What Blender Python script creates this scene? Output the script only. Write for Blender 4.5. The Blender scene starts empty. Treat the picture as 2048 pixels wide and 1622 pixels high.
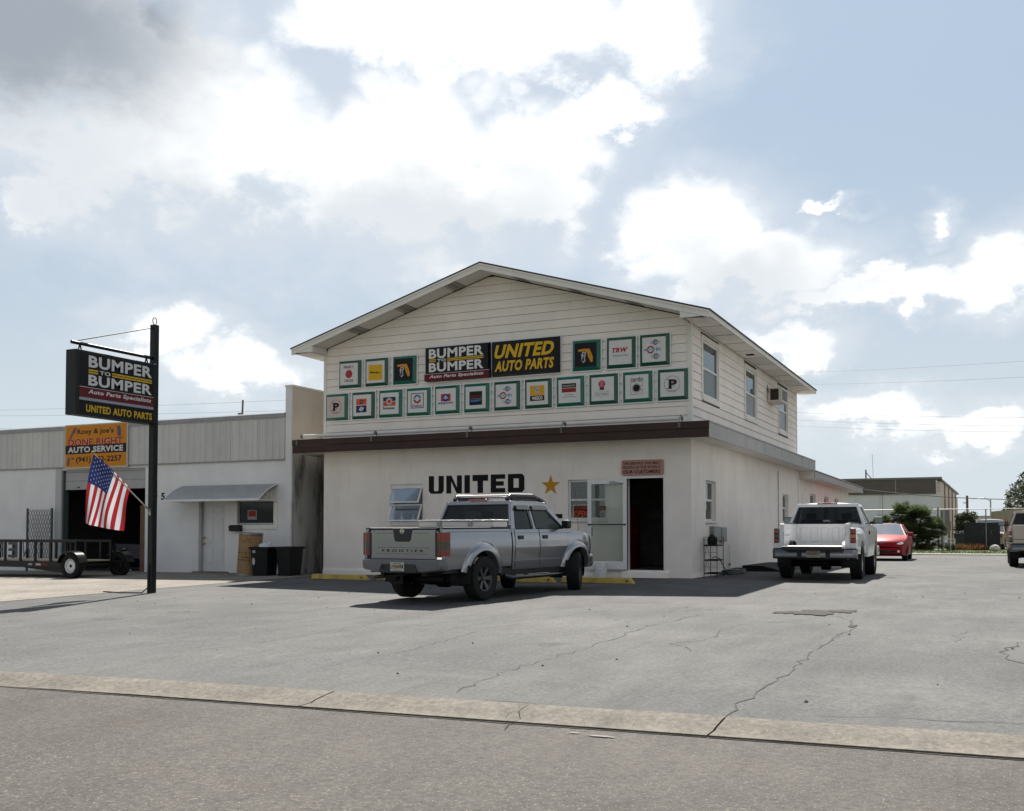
import bpy, bmesh, math, random
from mathutils import Vector, Matrix, noise
R = math.radians
SC = bpy.context.scene
COL = SC.collection
random.seed(7)

# ------------------------------------------------------------------ camera
cam = bpy.data.cameras.new('camera'); camo = bpy.data.objects.new('camera', cam); COL.objects.link(camo)
cam.sensor_width = 36; cam.lens = 36 * 2058.1 / 2048; cam.shift_y = 182.2 / 2048
cam.clip_start = .05; cam.clip_end = 4000
YAW = R(25.497)
camo.location = (6.666, -23.882, 1.091); camo.rotation_euler = (R(90 + 1.981), 0, YAW)
SC.camera = camo

# ------------------------------------------------------------------ sun, sky, exposure
SUN_EL, SUN_AZ = R(51), R(19.5)            # azimuth measured from +Y towards -X
sl = bpy.data.lights.new('sun', 'SUN'); sl.energy = 5.0; sl.angle = R(.53); sl.color = (1, .95, .87)
so = bpy.data.objects.new('sun', sl); COL.objects.link(so)
so.rotation_euler = (-(math.pi / 2 - SUN_EL), 0, SUN_AZ)
SC.view_settings.view_transform = 'Standard'; SC.view_settings.look = 'None'
SC.view_settings.exposure = 1.1; SC.view_settings.gamma = 1.0
SC.render.engine = 'CYCLES'
SC.cycles.use_denoising = True
SC.cycles.max_bounces = 8; SC.cycles.diffuse_bounces = 3; SC.cycles.glossy_bounces = 3; SC.cycles.transparent_max_bounces = 16
SC.cycles.sample_clamp_indirect = 6

class NT:
    """small helper to write node trees as expressions"""
    def __init__(s, tree): s.t = tree; s.n = tree.nodes; s.l = tree.links
    def node(s, typ, **k):
        n = s.n.new(typ)
        for a, b in k.items(): setattr(n, a, b)
        return n
    def put(s, sock, v):
        if isinstance(v, bpy.types.NodeSocket): s.l.new(v, sock)
        elif v is not None: sock.default_value = v
    def m(s, op, a, b=None, c=None, clamp=False):
        n = s.node('ShaderNodeMath', operation=op, use_clamp=clamp)
        for i, v in enumerate((a, b, c)):
            if v is not None: s.put(n.inputs[i], v)
        return n.outputs[0]
    def vm(s, op, a, b=None):
        n = s.node('ShaderNodeVectorMath', operation=op)
        s.put(n.inputs[0], a)
        if b is not None: s.put(n.inputs[1], b)
        return n.outputs['Value'] if op in ('DOT_PRODUCT', 'LENGTH') else n.outputs[0]
    def noise(s, vec, scale, detail=4, rough=.55, dim='3D', dist=0):
        n = s.node('ShaderNodeTexNoise', noise_dimensions=dim)
        s.put(n.inputs['Vector'], vec); n.inputs['Scale'].default_value = scale
        n.inputs['Detail'].default_value = detail; n.inputs['Roughness'].default_value = rough
        n.inputs['Distortion'].default_value = dist
        return n.outputs[0]
    def ramp(s, fac, lo, hi, a=0., b=1., smooth=True):
        n = s.node('ShaderNodeMapRange', interpolation_type='SMOOTHSTEP' if smooth else 'LINEAR')
        s.put(n.inputs[0], fac); s.put(n.inputs[1], lo); s.put(n.inputs[2], hi); s.put(n.inputs[3], a); s.put(n.inputs[4], b)
        return n.outputs[0]
    def mix(s, fac, a, b, typ='MIX'):
        n = s.node('ShaderNodeMix', data_type='RGBA', blend_type=typ)
        s.put(n.inputs[0], fac); s.put(n.inputs[6], a); s.put(n.inputs[7], b)
        return n.outputs[2]
    def xyz(s, v):
        n = s.node('ShaderNodeSeparateXYZ'); s.put(n.inputs[0], v); return n.outputs
    def comb(s, x, y, z):
        n = s.node('ShaderNodeCombineXYZ')
        for i, v in enumerate((x, y, z)): s.put(n.inputs[i], v)
        return n.outputs[0]

def make_world():
    w = bpy.data.worlds.new('World'); SC.world = w; w.use_nodes = True
    t = NT(w.node_tree); w.node_tree.nodes.clear()
    sky = t.node('ShaderNodeTexSky', sky_type='NISHITA', sun_disc=False)
    sky.sun_elevation = SUN_EL; sky.sun_rotation = -SUN_AZ
    sky.air_density = 1.0; sky.dust_density = .8; sky.ozone_density = 1.0; sky.altitude = 0
    d = t.node('ShaderNodeTexCoord').outputs['Generated']
    r = (math.cos(YAW), math.sin(YAW), 0); f = (-math.sin(YAW), math.cos(YAW), 0)
    az = t.m('ARCTAN2', t.vm('DOT_PRODUCT', d, r), t.vm('DOT_PRODUCT', d, f))
    z = t.xyz(d)[2]
    el = t.m('ARCSINE', z)
    # cloud field lives on a flat layer high above the ground
    inv = t.m('DIVIDE', 1., t.m('ADD', t.m('MAXIMUM', z, 0.), .22))
    flat = t.vm('MULTIPLY', d, t.comb(inv, inv, inv))
    n1 = t.noise(t.vm('MULTIPLY', d, (1, 1, 1.7)), 6.0, 6, .6)
    n2 = t.noise(t.vm('MULTIPLY', d, (1, 1, 1.5)), 17., 5, .62)
    n3 = t.noise(flat, 1.05, 3, .5)
    waz = t.m('ADD', az, t.m('MULTIPLY', t.m('SUBTRACT', n1, .5), .16))
    wel = t.m('ADD', el, t.m('MULTIPLY', t.m('SUBTRACT', n2, .5), .09))
    def blob(px, py, sx, sy, gain=1.):
        a = math.atan((px - 1024) / 2058); e = math.atan((1064 - py) / 2058 * math.cos(a))
        u = t.m('MULTIPLY', t.m('SUBTRACT', waz, a), 2058 / sx); v = t.m('MULTIPLY', t.m('SUBTRACT', wel, e), 2058 / sy)
        q = t.m('SQRT', t.m('ADD', t.m('MULTIPLY', u, u), t.m('MULTIPLY', v, v)))
        return t.m('MULTIPLY', t.m('SUBTRACT', 1., q), gain)
    def many(lst):
        o = None
        for b in lst:
            s_ = blob(*b); o = s_ if o is None else t.m('MAXIMUM', o, s_)
        return o
    clouds = many([(330, 260, 430, 190), (760, 330, 470, 200), (1070, 320, 210, 135), (140, 60, 420, 170), (900, 20, 420, 130),
                   (1300, 60, 170, 110), (1230, 215, 130, 62), (1390, 470, 185, 122), (1560, 525, 165, 74), (1770, 578, 180, 40), (2040, 540, 100, 85),
                   (1560, 675, 110, 45), (330, 650, 110, 62, .8), (450, 735, 170, 58, .8), (60, 390, 90, 50), (1870, 455, 38, 36, .8), (1690, 405, 38, 11, .7),
                   (1750, 830, 140, 40, .8), (1950, 860, 140, 40, .8)])
    # away from the frame the sky goes on with the same broken cloud
    else_ = t.m('MAXIMUM', t.m('MULTIPLY', t.m('SUBTRACT', n3, .545), 5.), -1.2)
    out_az = t.ramp(t.m('ABSOLUTE', az), .42, .75); out_el = t.ramp(el, .46, .75)
    clouds = t.m('MAXIMUM', clouds, t.m('SUBTRACT', else_, t.m('MULTIPLY', t.m('SUBTRACT', 1., t.m('MAXIMUM', out_az, out_el)), 2.)))
    def puff(scale):
        n = t.node('ShaderNodeTexVoronoi', feature='F1'); t.put(n.inputs['Vector'], t.vm('ADD', d, t.vm('SCALE', t.comb(n1, n2, n1)))); n.inputs['Vector'].links[0].from_node.inputs[1].links[0].from_node.inputs['Scale'].default_value = .05
        n.inputs['Scale'].default_value = scale; return t.m('SUBTRACT', .5, n.outputs['Distance'])
    det = t.m('ADD', t.m('MULTIPLY', t.m('SUBTRACT', n1, .5), .9), t.m('ADD', t.m('MULTIPLY', puff(17.), .42), t.m('ADD', t.m('MULTIPLY', puff(48.), .20), t.m('MULTIPLY', t.m('SUBTRACT', n2, .5), .55))))
    cd = t.m('ADD', clouds, det); dens = t.ramp(cd, -.02, .44)
    thin = t.ramp(t.m('ADD', clouds, t.m('MULTIPLY', det, .5)), -.75, .25, 0., .42)
    sn1 = t.m('MULTIPLY', t.m('SUBTRACT', n1, .5), .9)
    shade = t.ramp(t.m('ADD', many([(330, 430, 430, 110, 1.1), (820, 440, 420, 90), (1480, 580, 230, 80, .7), (1000, 480, 200, 60), (60, 290, 260, 200, .9)]), sn1), -.5, .7)
    dark = t.ramp(t.m('ADD', many([(-30, 10, 450, 160, 1.2), (280, 0, 150, 95, .8)]), sn1), -.35, .85)
    ccol = t.mix(t.m('MULTIPLY', shade, .68), (1.16, 1.17, 1.17, 1), (.63, .685, .74, 1)); ccol = t.mix(t.m('MULTIPLY', t.ramp(cd, .35, .95), t.ramp(puff(26.), .0, .35, .32, .0)), ccol, (.74, .785, .83, 1)); ccol = t.mix(dark, ccol, (.38, .42, .475, 1))
    skc = t.mix(1., sky.outputs[0], (SKYK, SKYK, SKYK, 1), 'MULTIPLY')
    sd = (-math.sin(SUN_AZ) * math.cos(SUN_EL), math.cos(SUN_AZ) * math.cos(SUN_EL), math.sin(SUN_EL))
    sn = t.vm('DOT_PRODUCT', d, sd)
    veil = t.ramp(sn, -.1, .95, .02, .72); skc = t.mix(veil, skc, (.59, .73, .89, 1))
    hz = t.m('MULTIPLY', t.ramp(el, -.02, .40, .92, 0.), t.ramp(sn, -.2, .5, .55, 1.)); skc = t.mix(hz, skc, (.70, .775, .825, 1))
    base = t.mix(t.m('MULTIPLY', thin, t.m('SUBTRACT', 1., dens)), skc, (.88, .905, .94, 1))
    col = t.mix(t.m('MULTIPLY', dens, .96), base, ccol)
    bg = t.node('ShaderNodeBackground'); t.put(bg.inputs[0], t.vm('SCALE', col)); 
    sc_ = bg.inputs[0].links[0].from_node; sc_.inputs['Scale'].default_value = 9.35
    bg.inputs[1].default_value = .0500
    o = t.node('ShaderNodeOutputWorld'); t.l.new(bg.outputs[0], o.inputs[0])
SKYK = .055
make_world()

# ------------------------------------------------------------------ helpers
def lin(h):
    if isinstance(h, str):
        h = h.lstrip('#'); c = [int(h[i:i + 2], 16) / 255 for i in (0, 2, 4)]
        return tuple(x / 12.92 if x <= .04045 else ((x + .055) / 1.055) ** 2.4 for x in c)
    return tuple(h)

MATS = {}
def mat(name, col, rough=.6, metal=0., var=.0, vscale=3., bump=0., bscale=60., coat=0., spec=.5, dirt=None, dscale=1.2, damt=.5, trans=0.):
    """procedural principled material: colour mottling, optional dirt patches, fine bump"""
    if name in MATS: return MATS[name]
    m = bpy.data.materials.new(name); m.use_nodes = True
    t = NT(m.node_tree); b = m.node_tree.nodes['Principled BSDF']
    c = lin(col) + (1,)
    tc = t.node('ShaderNodeTexCoord').outputs['Object']
    cs = None
    if var:
        n = t.noise(tc, vscale, 6, .6)
        f = t.ramp(n, .25, .75, 1 - var, 1 + var, False)
        cs = t.mix(1., c, t.comb(f, f, f), 'MULTIPLY')
    if dirt:
        n = t.noise(t.vm('MULTIPLY', tc, (1, 1, .45)), dscale, 7, .65)
        cs = t.mix(t.ramp(n, .5, .75, 0., damt), cs if cs is not None else c, lin(dirt) + (1,))
    t.put(b.inputs['Base Color'], cs if cs is not None else c)
    b.inputs['Roughness'].default_value = rough; b.inputs['Metallic'].default_value = metal
    b.inputs['Specular IOR Level'].default_value = spec
    if coat: b.inputs['Coat Weight'].default_value = coat; b.inputs['Coat Roughness'].default_value = .06
    if bump:
        bn = t.node('ShaderNodeBump'); bn.inputs['Strength'].default_value = bump; bn.inputs['Distance'].default_value = .01
        t.put(bn.inputs['Height'], t.noise(tc, bscale, 3, .6)); t.put(b.inputs['Normal'], bn.outputs[0])
    MATS[name] = m
    return m
def P(h, rough=.55):                                  # flat print / paint by hex colour
    return mat('paint_' + h.lstrip('#') + '_%d' % int(rough * 100), h, rough, var=.05, vscale=9, spec=.22)

def glass(name, tint, gloss=.1, rough=.01, refl=.85):
    if name in MATS: return MATS[name]
    m = bpy.data.materials.new(name); m.use_nodes = True; t = NT(m.node_tree); t.n.clear()
    tr = t.node('ShaderNodeBsdfTransparent'); tr.inputs[0].default_value = tint + (1,)
    gl = t.node('ShaderNodeBsdfGlossy'); gl.inputs['Roughness'].default_value = rough; gl.inputs[0].default_value = (.9, .95, .95, 1)
    fr = t.node('ShaderNodeFresnel'); fr.inputs[0].default_value = 1.5
    mx = t.node('ShaderNodeMixShader'); t.put(mx.inputs[0], t.m('ADD', t.m('MULTIPLY', fr.outputs[0], refl), gloss - .04, clamp=True))
    t.l.new(tr.outputs[0], mx.inputs[1]); t.l.new(gl.outputs[0], mx.inputs[2])
    o = t.node('ShaderNodeOutputMaterial'); t.l.new(mx.outputs[0], o.inputs[0]); MATS[name] = m
    return m

class MB:
    def __init__(s): s.v = []; s.f = []; s.mi = []
    def add(s, vs, fs, mi=0):
        o = len(s.v); s.v += [tuple(v) for v in vs]; s.f += [tuple(i + o for i in f) for f in fs]; s.mi += [mi] * len(fs); return s
    def box(s, x0, x1, y0, y1, z0, z1, mi=0):
        return s.add([(x, y, z) for x in (x0, x1) for y in (y0, y1) for z in (z0, z1)],
                     [(0, 1, 3, 2), (4, 6, 7, 5), (0, 4, 5, 1), (2, 3, 7, 6), (0, 2, 6, 4), (1, 5, 7, 3)], mi)
    def prism(s, poly, axis, a, b, mi=0):
        mk = {'x': lambda p, q: (q, p[0], p[1]), 'y': lambda p, q: (p[0], q, p[1]), 'z': lambda p, q: (p[0], p[1], q)}[axis]
        n = len(poly)
        return s.add([mk(p, a) for p in poly] + [mk(p, b) for p in poly],
                     [tuple(range(n)), tuple(range(2 * n - 1, n - 1, -1))] + [(i, i + n, (i + 1) % n + n, (i + 1) % n) for i in range(n)], mi)
    def quad(s, a, b, c, d, mi=0): return s.add([a, b, c, d], [(0, 1, 2, 3)], mi)
    def tube(s, pts, r, n=8, mi=0, closed=False):
        pts = [Vector(p) for p in pts]; k = len(pts); vs = []; fs = []
        rr = r if isinstance(r, (list, tuple)) else [r] * k
        up = None
        for i, p in enumerate(pts):
            a = pts[i - 1] if (i or closed) else p; b = pts[(i + 1) % k] if (i < k - 1 or closed) else p
            t = (b - a).normalized()
            if up is None:
                up = Vector((0, 0, 1)) if abs(t.z) < .9 else Vector((1, 0, 0))
            u = up - t * up.dot(t)
            if u.length < 1e-4: u = t.orthogonal()
            u.normalize(); w = t.cross(u); up = u
            vs += [p + (u * math.cos(2 * math.pi * j / n) + w * math.sin(2 * math.pi * j / n)) * rr[i] for j in range(n)]
        for i in range(k if closed else k - 1):
            for j in range(n):
                i2 = (i + 1) % k
                fs.append((i * n + j, i * n + (j + 1) % n, i2 * n + (j + 1) % n, i2 * n + j))
        if not closed: fs += [tuple(range(n - 1, -1, -1)), tuple(range((k - 1) * n, k * n))]
        return s.add(vs, fs, mi)
    def lathe(s, prof, n=24, axis='z', c=(0, 0, 0), mi=0, a0=0., a1=2 * math.pi):
        full = abs(a1 - a0 - 2 * math.pi) < 1e-6; k = n if full else n + 1; vs = []; fs = []
        for (r, h) in prof:
            for j in range(k):
                a = a0 + (a1 - a0) * j / n; x, y = r * math.cos(a), r * math.sin(a)
                q = {'z': (x, y, h), 'x': (h, x, y), 'y': (x, h, y)}[axis]
                vs.append((q[0] + c[0], q[1] + c[1], q[2] + c[2]))
        for i in range(len(prof) - 1):
            for j in range(n):
                j2 = (j + 1) % k
                fs.append((i * k + j, i * k + j2, (i + 1) * k + j2, (i + 1) * k + j))
        return s.add(vs, fs, mi)
    def disc(s, c, r, U, V, n=24, mi=0, r0=0., a0=0., a1=2 * math.pi, sy=1.):
        c, U, V = Vector(c), Vector(U), Vector(V); vs = []; fs = []
        for j in range(n + 1):
            a = a0 + (a1 - a0) * j / n; q = U * math.cos(a) + V * math.sin(a) * sy
            vs.append(c + q * r)
            if r0: vs.append(c + q * r0)
        if r0: fs = [(2 * j, 2 * j + 1, 2 * j + 3, 2 * j + 2) for j in range(n)]
        else: vs.append(c); fs = [(j, j + 1, n + 1) for j in range(n)]
        return s.add(vs, fs, mi)
    def build(s, name, mats, parent=None, bevel=0., smooth=None, fix=True, seg=2):
        me = bpy.data.meshes.new(name)
        me.from_pydata(s.v, [], s.f)
        mats = mats if isinstance(mats, (list, tuple)) else [mats]
        for m in mats: me.materials.append(m)
        if len(mats) > 1: me.polygons.foreach_set('material_index', s.mi)
        if fix or bevel:
            bm = bmesh.new(); bm.from_mesh(me)
            if bevel:
                bmesh.ops.remove_doubles(bm, verts=bm.verts, dist=1e-5)
                ed = [e for e in bm.edges if len(e.link_faces) == 2 and e.calc_face_angle(0) > .5]
                if ed: bmesh.ops.bevel(bm, geom=ed, offset=bevel, segments=seg, affect='EDGES', profile=.5)
            if fix: bmesh.ops.remove_doubles(bm, verts=bm.verts, dist=1e-5); bmesh.ops.recalc_face_normals(bm, faces=bm.faces)
            bm.to_mesh(me); bm.free()
        if smooth is not None:
            me.polygons.foreach_set('use_smooth', [True] * len(me.polygons)); me.set_sharp_from_angle(angle=R(smooth))
        me.update()
        o = bpy.data.objects.new(name, me); COL.objects.link(o)
        if parent is not None: o.parent = parent
        return o

def tag(o, label=None, cat=None, group=None, kind=None):
    if label: o['label'] = label
    if cat: o['category'] = cat
    if group: o['group'] = group
    if kind: o['kind'] = kind
    return o
def thing(name, label, cat, loc=(0, 0, 0), rz=0., group=None):
    o = bpy.data.objects.new(name, None); COL.objects.link(o); o.location = loc; o.rotation_euler = (0, 0, rz)
    o.empty_display_size = .2
    return tag(o, label, cat, group)
def dup(o, parent=None, **k):
    c = o.copy(); COL.objects.link(c); c.parent = parent
    for ch in [x for x in bpy.data.objects if x.parent == o]: dup(ch, c)
    for a, b in k.items(): setattr(c, a, b)
    return c
def share(o, parent, loc, scale=(1, 1, 1), rz=0.):     # another piece with the same mesh
    c = o.copy(); COL.objects.link(c); c.parent = parent; c.location = loc; c.scale = scale; c.rotation_euler = (0, 0, rz); return c

_TX = {}
def text_mesh(s, shear=0., bold=0.):
    k = (s, shear, bold)
    if k not in _TX:
        cu = bpy.data.curves.new('t', 'FONT'); cu.body = s; cu.shear = shear; cu.offset = bold; cu.space_character = 1 + bold * 2.2; cu.resolution_u = 3
        ob = bpy.data.objects.new('t', cu); COL.objects.link(ob)
        dg = bpy.context.evaluated_depsgraph_get(); dg.update()
        me = ob.evaluated_get(dg).to_mesh()
        vs = [(v.co.x, v.co.y) for v in me.vertices]; fs = [tuple(p.vertices) for p in me.polygons]
        ob.evaluated_get(dg).to_mesh_clear()
        bpy.data.objects.remove(ob); bpy.data.curves.remove(cu)
        xs = [v[0] for v in vs]; ys = [v[1] for v in vs]
        _TX[k] = (vs, fs, min(xs), max(xs), min(ys), max(ys))
    return _TX[k]
class Face:
    """a flat printed face: local u,v -> world through origin O and axes U,V; N is outward"""
    def __init__(s, O, U, V):
        s.O, s.U, s.V = Vector(O), Vector(U).normalized(), Vector(V).normalized(); s.N = s.U.cross(s.V)
    def p(s, u, v, h=0.): return s.O + s.U * u + s.V * v + s.N * h
    def rect(s, mb, u0, v0, u1, v1, h=.002, mi=0): mb.quad(s.p(u0, v0, h), s.p(u1, v0, h), s.p(u1, v1, h), s.p(u0, v1, h), mi)
    def poly(s, mb, pts, h=.002, mi=0): mb.add([s.p(u, v, h) for u, v in pts], [tuple(range(len(pts)))], mi)
    def disc(s, mb, u, v, r, h=.002, mi=0, r0=0., a0=0., a1=2 * math.pi, sy=1., n=22): mb.disc(s.p(u, v, h), r, s.U, s.V, n, mi, r0, a0, a1, sy)
    def frame(s, mb, u0, v0, u1, v1, w, h=.002, mi=0):
        s.rect(mb, u0, v0, u1, v0 + w, h, mi); s.rect(mb, u0, v1 - w, u1, v1, h, mi); s.rect(mb, u0, v0 + w, u0 + w, v1 - w, h, mi); s.rect(mb, u1 - w, v0 + w, u1, v1 - w, h, mi)
    def text(s, mb, st, u0, v0, u1, v1, h=.003, mi=0, shear=0., bold=0., mirror=False):
        vs, fs, a, b, c, d = text_mesh(st, shear, bold)
        f = (lambda x: (b - x) / (b - a)) if mirror else (lambda x: (x - a) / (b - a))
        mb.add([s.p(u0 + f(x) * (u1 - u0), v0 + (y - c) / (d - c) * (v1 - v0), h) for x, y in vs], fs, mi)

def wall(mb, axis, pos, thick, u0, u1, z0, z1, holes, mi=0):
    """wall in plane axis=pos (outer), thickness inward, with rectangular holes (u0,u1,z0,z1)"""
    us = sorted({u0, u1} | {h[0] for h in holes} | {h[1] for h in holes}); zs = sorted({z0, z1} | {h[2] for h in holes} | {h[3] for h in holes})
    def solid(i, j):
        if i < 0 or j < 0 or i >= len(us) - 1 or j >= len(zs) - 1: return False
        u, z = (us[i] + us[i + 1]) / 2, (zs[j] + zs[j + 1]) / 2
        return not any(h[0] < u < h[1] and h[2] < z < h[3] for h in holes)
    P3 = (lambda u, z, q: (u, q, z)) if axis == 'y' else (lambda u, z, q: (q, u, z))
    a, b = pos, pos + thick
    for i in range(len(us) - 1):
        for j in range(len(zs) - 1):
            if not solid(i, j): continue
            A, B, Cc, Dd = us[i], us[i + 1], zs[j], zs[j + 1]
            for q in (a, b): mb.quad(P3(A, Cc, q), P3(B, Cc, q), P3(B, Dd, q), P3(A, Dd, q), mi)
            for (ii, jj, e) in ((i - 1, j, ((A, Cc), (A, Dd))), (i + 1, j, ((B, Cc), (B, Dd))), (i, j - 1, ((A, Cc), (B, Cc))), (i, j + 1, ((A, Dd), (B, Dd)))):
                if not solid(ii, jj): mb.quad(P3(*e[0], a), P3(*e[1], a), P3(*e[1], b), P3(*e[0], b), mi)
    return mb

def gz(x, y): return .012 * max(min(0, y), -20) + .008 * max(min(x, 0), -25)

def round_poly(pts, r, n=4):
    out = []; k = len(pts)
    for i in range(k):
        p = Vector(pts[i]); a = Vector(pts[i - 1]) - p; b = Vector(pts[(i + 1) % k]) - p
        q = min(r, a.length * .45, b.length * .45); A = p + a.normalized() * q; B = p + b.normalized() * q
        for j in range(n + 1):
            t = j / n; v = A * (1 - t) ** 2 + p * 2 * t * (1 - t) + B * t * t; out.append((v.x, v.y))
    return out
# ------------------------------------------------------------------ surface materials
def asphalt(name, base, patch, fleck, fs=170., famt=.35, rough=.85, ps=.35, tint=None, stains=False):
    m = bpy.data.materials.new(name); m.use_nodes = True; t = NT(m.node_tree); b = m.node_tree.nodes['Principled BSDF']
    tc = t.node('ShaderNodeTexCoord').outputs['Object']
    big = t.noise(tc, ps, 4, .6); mid = t.noise(t.vm('MULTIPLY', tc, (1, .35, 1)), 2.2, 4, .65); fine = t.noise(tc, fs, 2, .7); grit = t.noise(tc, fs * .33, 3, .7)
    c = t.mix(t.ramp(big, .32, .68), lin(base) + (1,), lin(patch) + (1,))
    k = t.ramp(mid, .3, .7, .82, 1.18, False); c = t.mix(1., c, t.comb(k, k, k), 'MULTIPLY')
    k = t.ramp(grit, .3, .7, .66, 1.34, False); c = t.mix(1., c, t.comb(k, k, k), 'MULTIPLY')
    c = t.mix(t.ramp(fine, .60, .70, 0., famt), c, lin(fleck) + (1,))
    c = t.mix(t.ramp(fine, .40, .30, 0., famt * .9), c, (.03, .03, .032, 1))
    if tint: c = t.mix(t.ramp(t.noise(tc, .8, 5, .7), .55, .8, 0., .35), c, lin(tint) + (1,))
    if stains:
        v = t.node('ShaderNodeTexVoronoi'); t.put(v.inputs['Vector'], t.vm('ADD', tc, t.vm('SCALE', t.comb(mid, big, mid)))); v.inputs['Scale'].default_value = .55
        c = t.mix(t.m('MULTIPLY', t.ramp(v.outputs['Distance'], .20, .06, 0., .55), t.ramp(t.noise(tc, 7., 2, .7), .35, .6)), c, (.022, .021, .020, 1))
        st = t.noise(t.vm('MULTIPLY', tc, (2.4, .22, 1)), 1., 4, .7); c = t.mix(t.ramp(st, .54, .72, 0., .38), c, (.042, .041, .040, 1))
        st = t.noise(t.vm('MULTIPLY', tc, (.3, 1.9, 1)), 0.9, 4, .7); c = t.mix(t.ramp(st, .55, .75, 0., .30), c, (.132, .129, .123, 1))
    t.put(b.inputs['Base Color'], c); b.inputs['Roughness'].default_value = rough; b.inputs['Specular IOR Level'].default_value = .2
    bn = t.node('ShaderNodeBump'); bn.inputs['Strength'].default_value = .45; bn.inputs['Distance'].default_value = .008
    t.put(bn.inputs['Height'], t.m('ADD', fine, t.m('MULTIPLY', grit, .8))); t.put(b.inputs['Normal'], bn.outputs[0])
    MATS[name] = m; return m
def stained(name, base, stain, amt=.6, streak=(2.2, 2.2, .35), sc=1., lo=.5, hi=.74, bump=.35, bs=70., rough=.85, mottle=.06):
    m = bpy.data.materials.new(name); m.use_nodes = True; t = NT(m.node_tree); b = m.node_tree.nodes['Principled BSDF']
    tc = t.node('ShaderNodeTexCoord').outputs['Object']
    k = t.ramp(t.noise(tc, 1.3, 6, .6), .3, .7, 1 - mottle, 1 + mottle, False)
    c = t.mix(1., lin(base) + (1,), t.comb(k, k, k), 'MULTIPLY')
    s1 = t.noise(t.vm('MULTIPLY', tc, streak), sc, 8, .68)
    c = t.mix(t.ramp(s1, lo, hi, 0., amt), c, lin(stain) + (1,))
    t.put(b.inputs['Base Color'], c); b.inputs['Roughness'].default_value = rough; b.inputs['Specular IOR Level'].default_value = .25
    bn = t.node('ShaderNodeBump'); bn.inputs['Strength'].default_value = bump; bn.inputs['Distance'].default_value = .012
    t.put(bn.inputs['Height'], t.noise(tc, bs, 4, .65)); t.put(b.inputs['Normal'], bn.outputs[0])
    MATS[name] = m; return m
LOT = asphalt('lot_asphalt', (.061, .0605, .060), (.087, .0858, .084), (.235, .235, .228), 75., .5, stains=True)
ROAD = asphalt('road_asphalt', (.064, .0585, .053), (.054, .0495, .045), (.32, .285, .245), 62., .5, tint=(.086, .064, .043))
CONC = asphalt('apron_concrete', (.19, .172, .148), (.155, .140, .120), (.29, .28, .25), 60., .15, stains=True)
KERB = asphalt('kerb_concrete', (.104, .092, .076), (.132, .118, .099), (.29, .265, .23), 55., .4, ps=.9, stains=True)
STUCCO = stained('white_stucco', (.775, .712, .655), (.50, .445, .395), .40, (2.6, 2.6, .3), 1., .5, .8)
STUCCO2 = stained('white_block_stucco', (.68, .675, .67), (.30, .29, .28), .30, (1.2, 1.2, .6), .8, .56, .82)
MILDEW_SHADE = stained('mildewed_shaded_stucco', (.56, .535, .49), (.07, .066, .062), .9, (1.8, 1.8, .35), 1.1, .42, .66)
SIDING = stained('white_siding', (.79, .722, .665), (.56, .49, .43), .22, (.7, .7, 1.5), 1.4, .5, .8, .12, 40.)
TRIM = stained('white_trim', (.72, .685, .635), (.48, .42, .36), .3, (1, 1, 1), 2., .52, .8, .1, 40.)
SOFFIT = stained('white_soffit', (.71, .675, .625), (.45, .41, .37), .3, (1, 1, 1), 1.6, .5, .8, .1, 40.)
BROWN = mat('brown_fascia_paint', (.042, .022, .018), .65, var=.25, vscale=2.5, spec=.3)
GREYF = stained('grey_fascia_metal', (.33, .315, .30), (.24, .23, .22), .5, (1.5, 1.5, .6), 1.4, .45, .75, .1, 30., .55)
SHINGLE = mat('shingle', (.05, .045, .04), .9, var=.4, vscale=14, bump=.6)
WINGLASS = glass('window_glass', (.50, .53, .53), .09)
CLEAR = glass('door_glass', (.93, .95, .935), .03)
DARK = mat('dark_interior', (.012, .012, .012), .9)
ROOM = mat('interior_paint', (.10, .095, .09), .9, var=.2)
BLACK = mat('black_metal', (.007, .007, .008), .5, var=.2, spec=.3)
ALU = mat('aluminium', (.62, .61, .60), .35, .7, var=.1)
WHITEM = mat('white_metal', (.66, .65, .63), .45, var=.08)
RUBBER = mat('rubber', (.011, .011, .011), .85, var=.3, vscale=20, spec=.25)
STEEL = mat('steel', (.30, .30, .30), .4, .8, var=.2)

# ------------------------------------------------------------------ ground, road, kerb
def sheet(name, xs, yfun, ny, z, m, parent=None):
    mb = MB(); rows = []
    for j in range(ny + 1):
        rows.append([(x, yfun(x)[0] + (yfun(x)[1] - yfun(x)[0]) * j / ny) for x in xs])
    mb.add([(x, y, gz(x, y) + z) for r_ in rows for x, y in r_],
           [(j * len(xs) + i, j * len(xs) + i + 1, (j + 1) * len(xs) + i + 1, (j + 1) * len(xs) + i) for j in range(ny) for i in range(len(xs) - 1)])
    o = mb.build(name, m, parent, fix=False)
    return o
KA = .074                                            # the street runs a few degrees off the shop front
def ky(x): return -17.11 + KA * x                    # lot side of the kerb
g = MB().add([(-1500, -1500, -.62), (1500, -1500, -.62), (1500, 1500, -.62), (-1500, 1500, -.62)], [(0, 1, 2, 3)]).build('ground', mat('verge', (.10, .11, .05), .95, var=.4, vscale=.6), fix=False)
tag(g, kind='structure')
XL = [-60, -40, -25] + [x * 1. for x in range(-24, 31, 1)] + [40]
lot = tag(sheet('parking_lot', XL, lambda x: (ky(x), 29.6), 46, 0., LOT), kind='structure')
ap = tag(sheet('concrete_driveway', [-60, -40, -25] + list(range(-24, -10, 1)) + [-10.25], lambda x: (ky(x) + .0, 0.2), 18, .006, CONC), kind='structure')
walk = tag(sheet('far_pavement', [-60, -25, 0, 40], lambda x: (29.6, 32.6), 1, .03, CONC), kind='structure')
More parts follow.
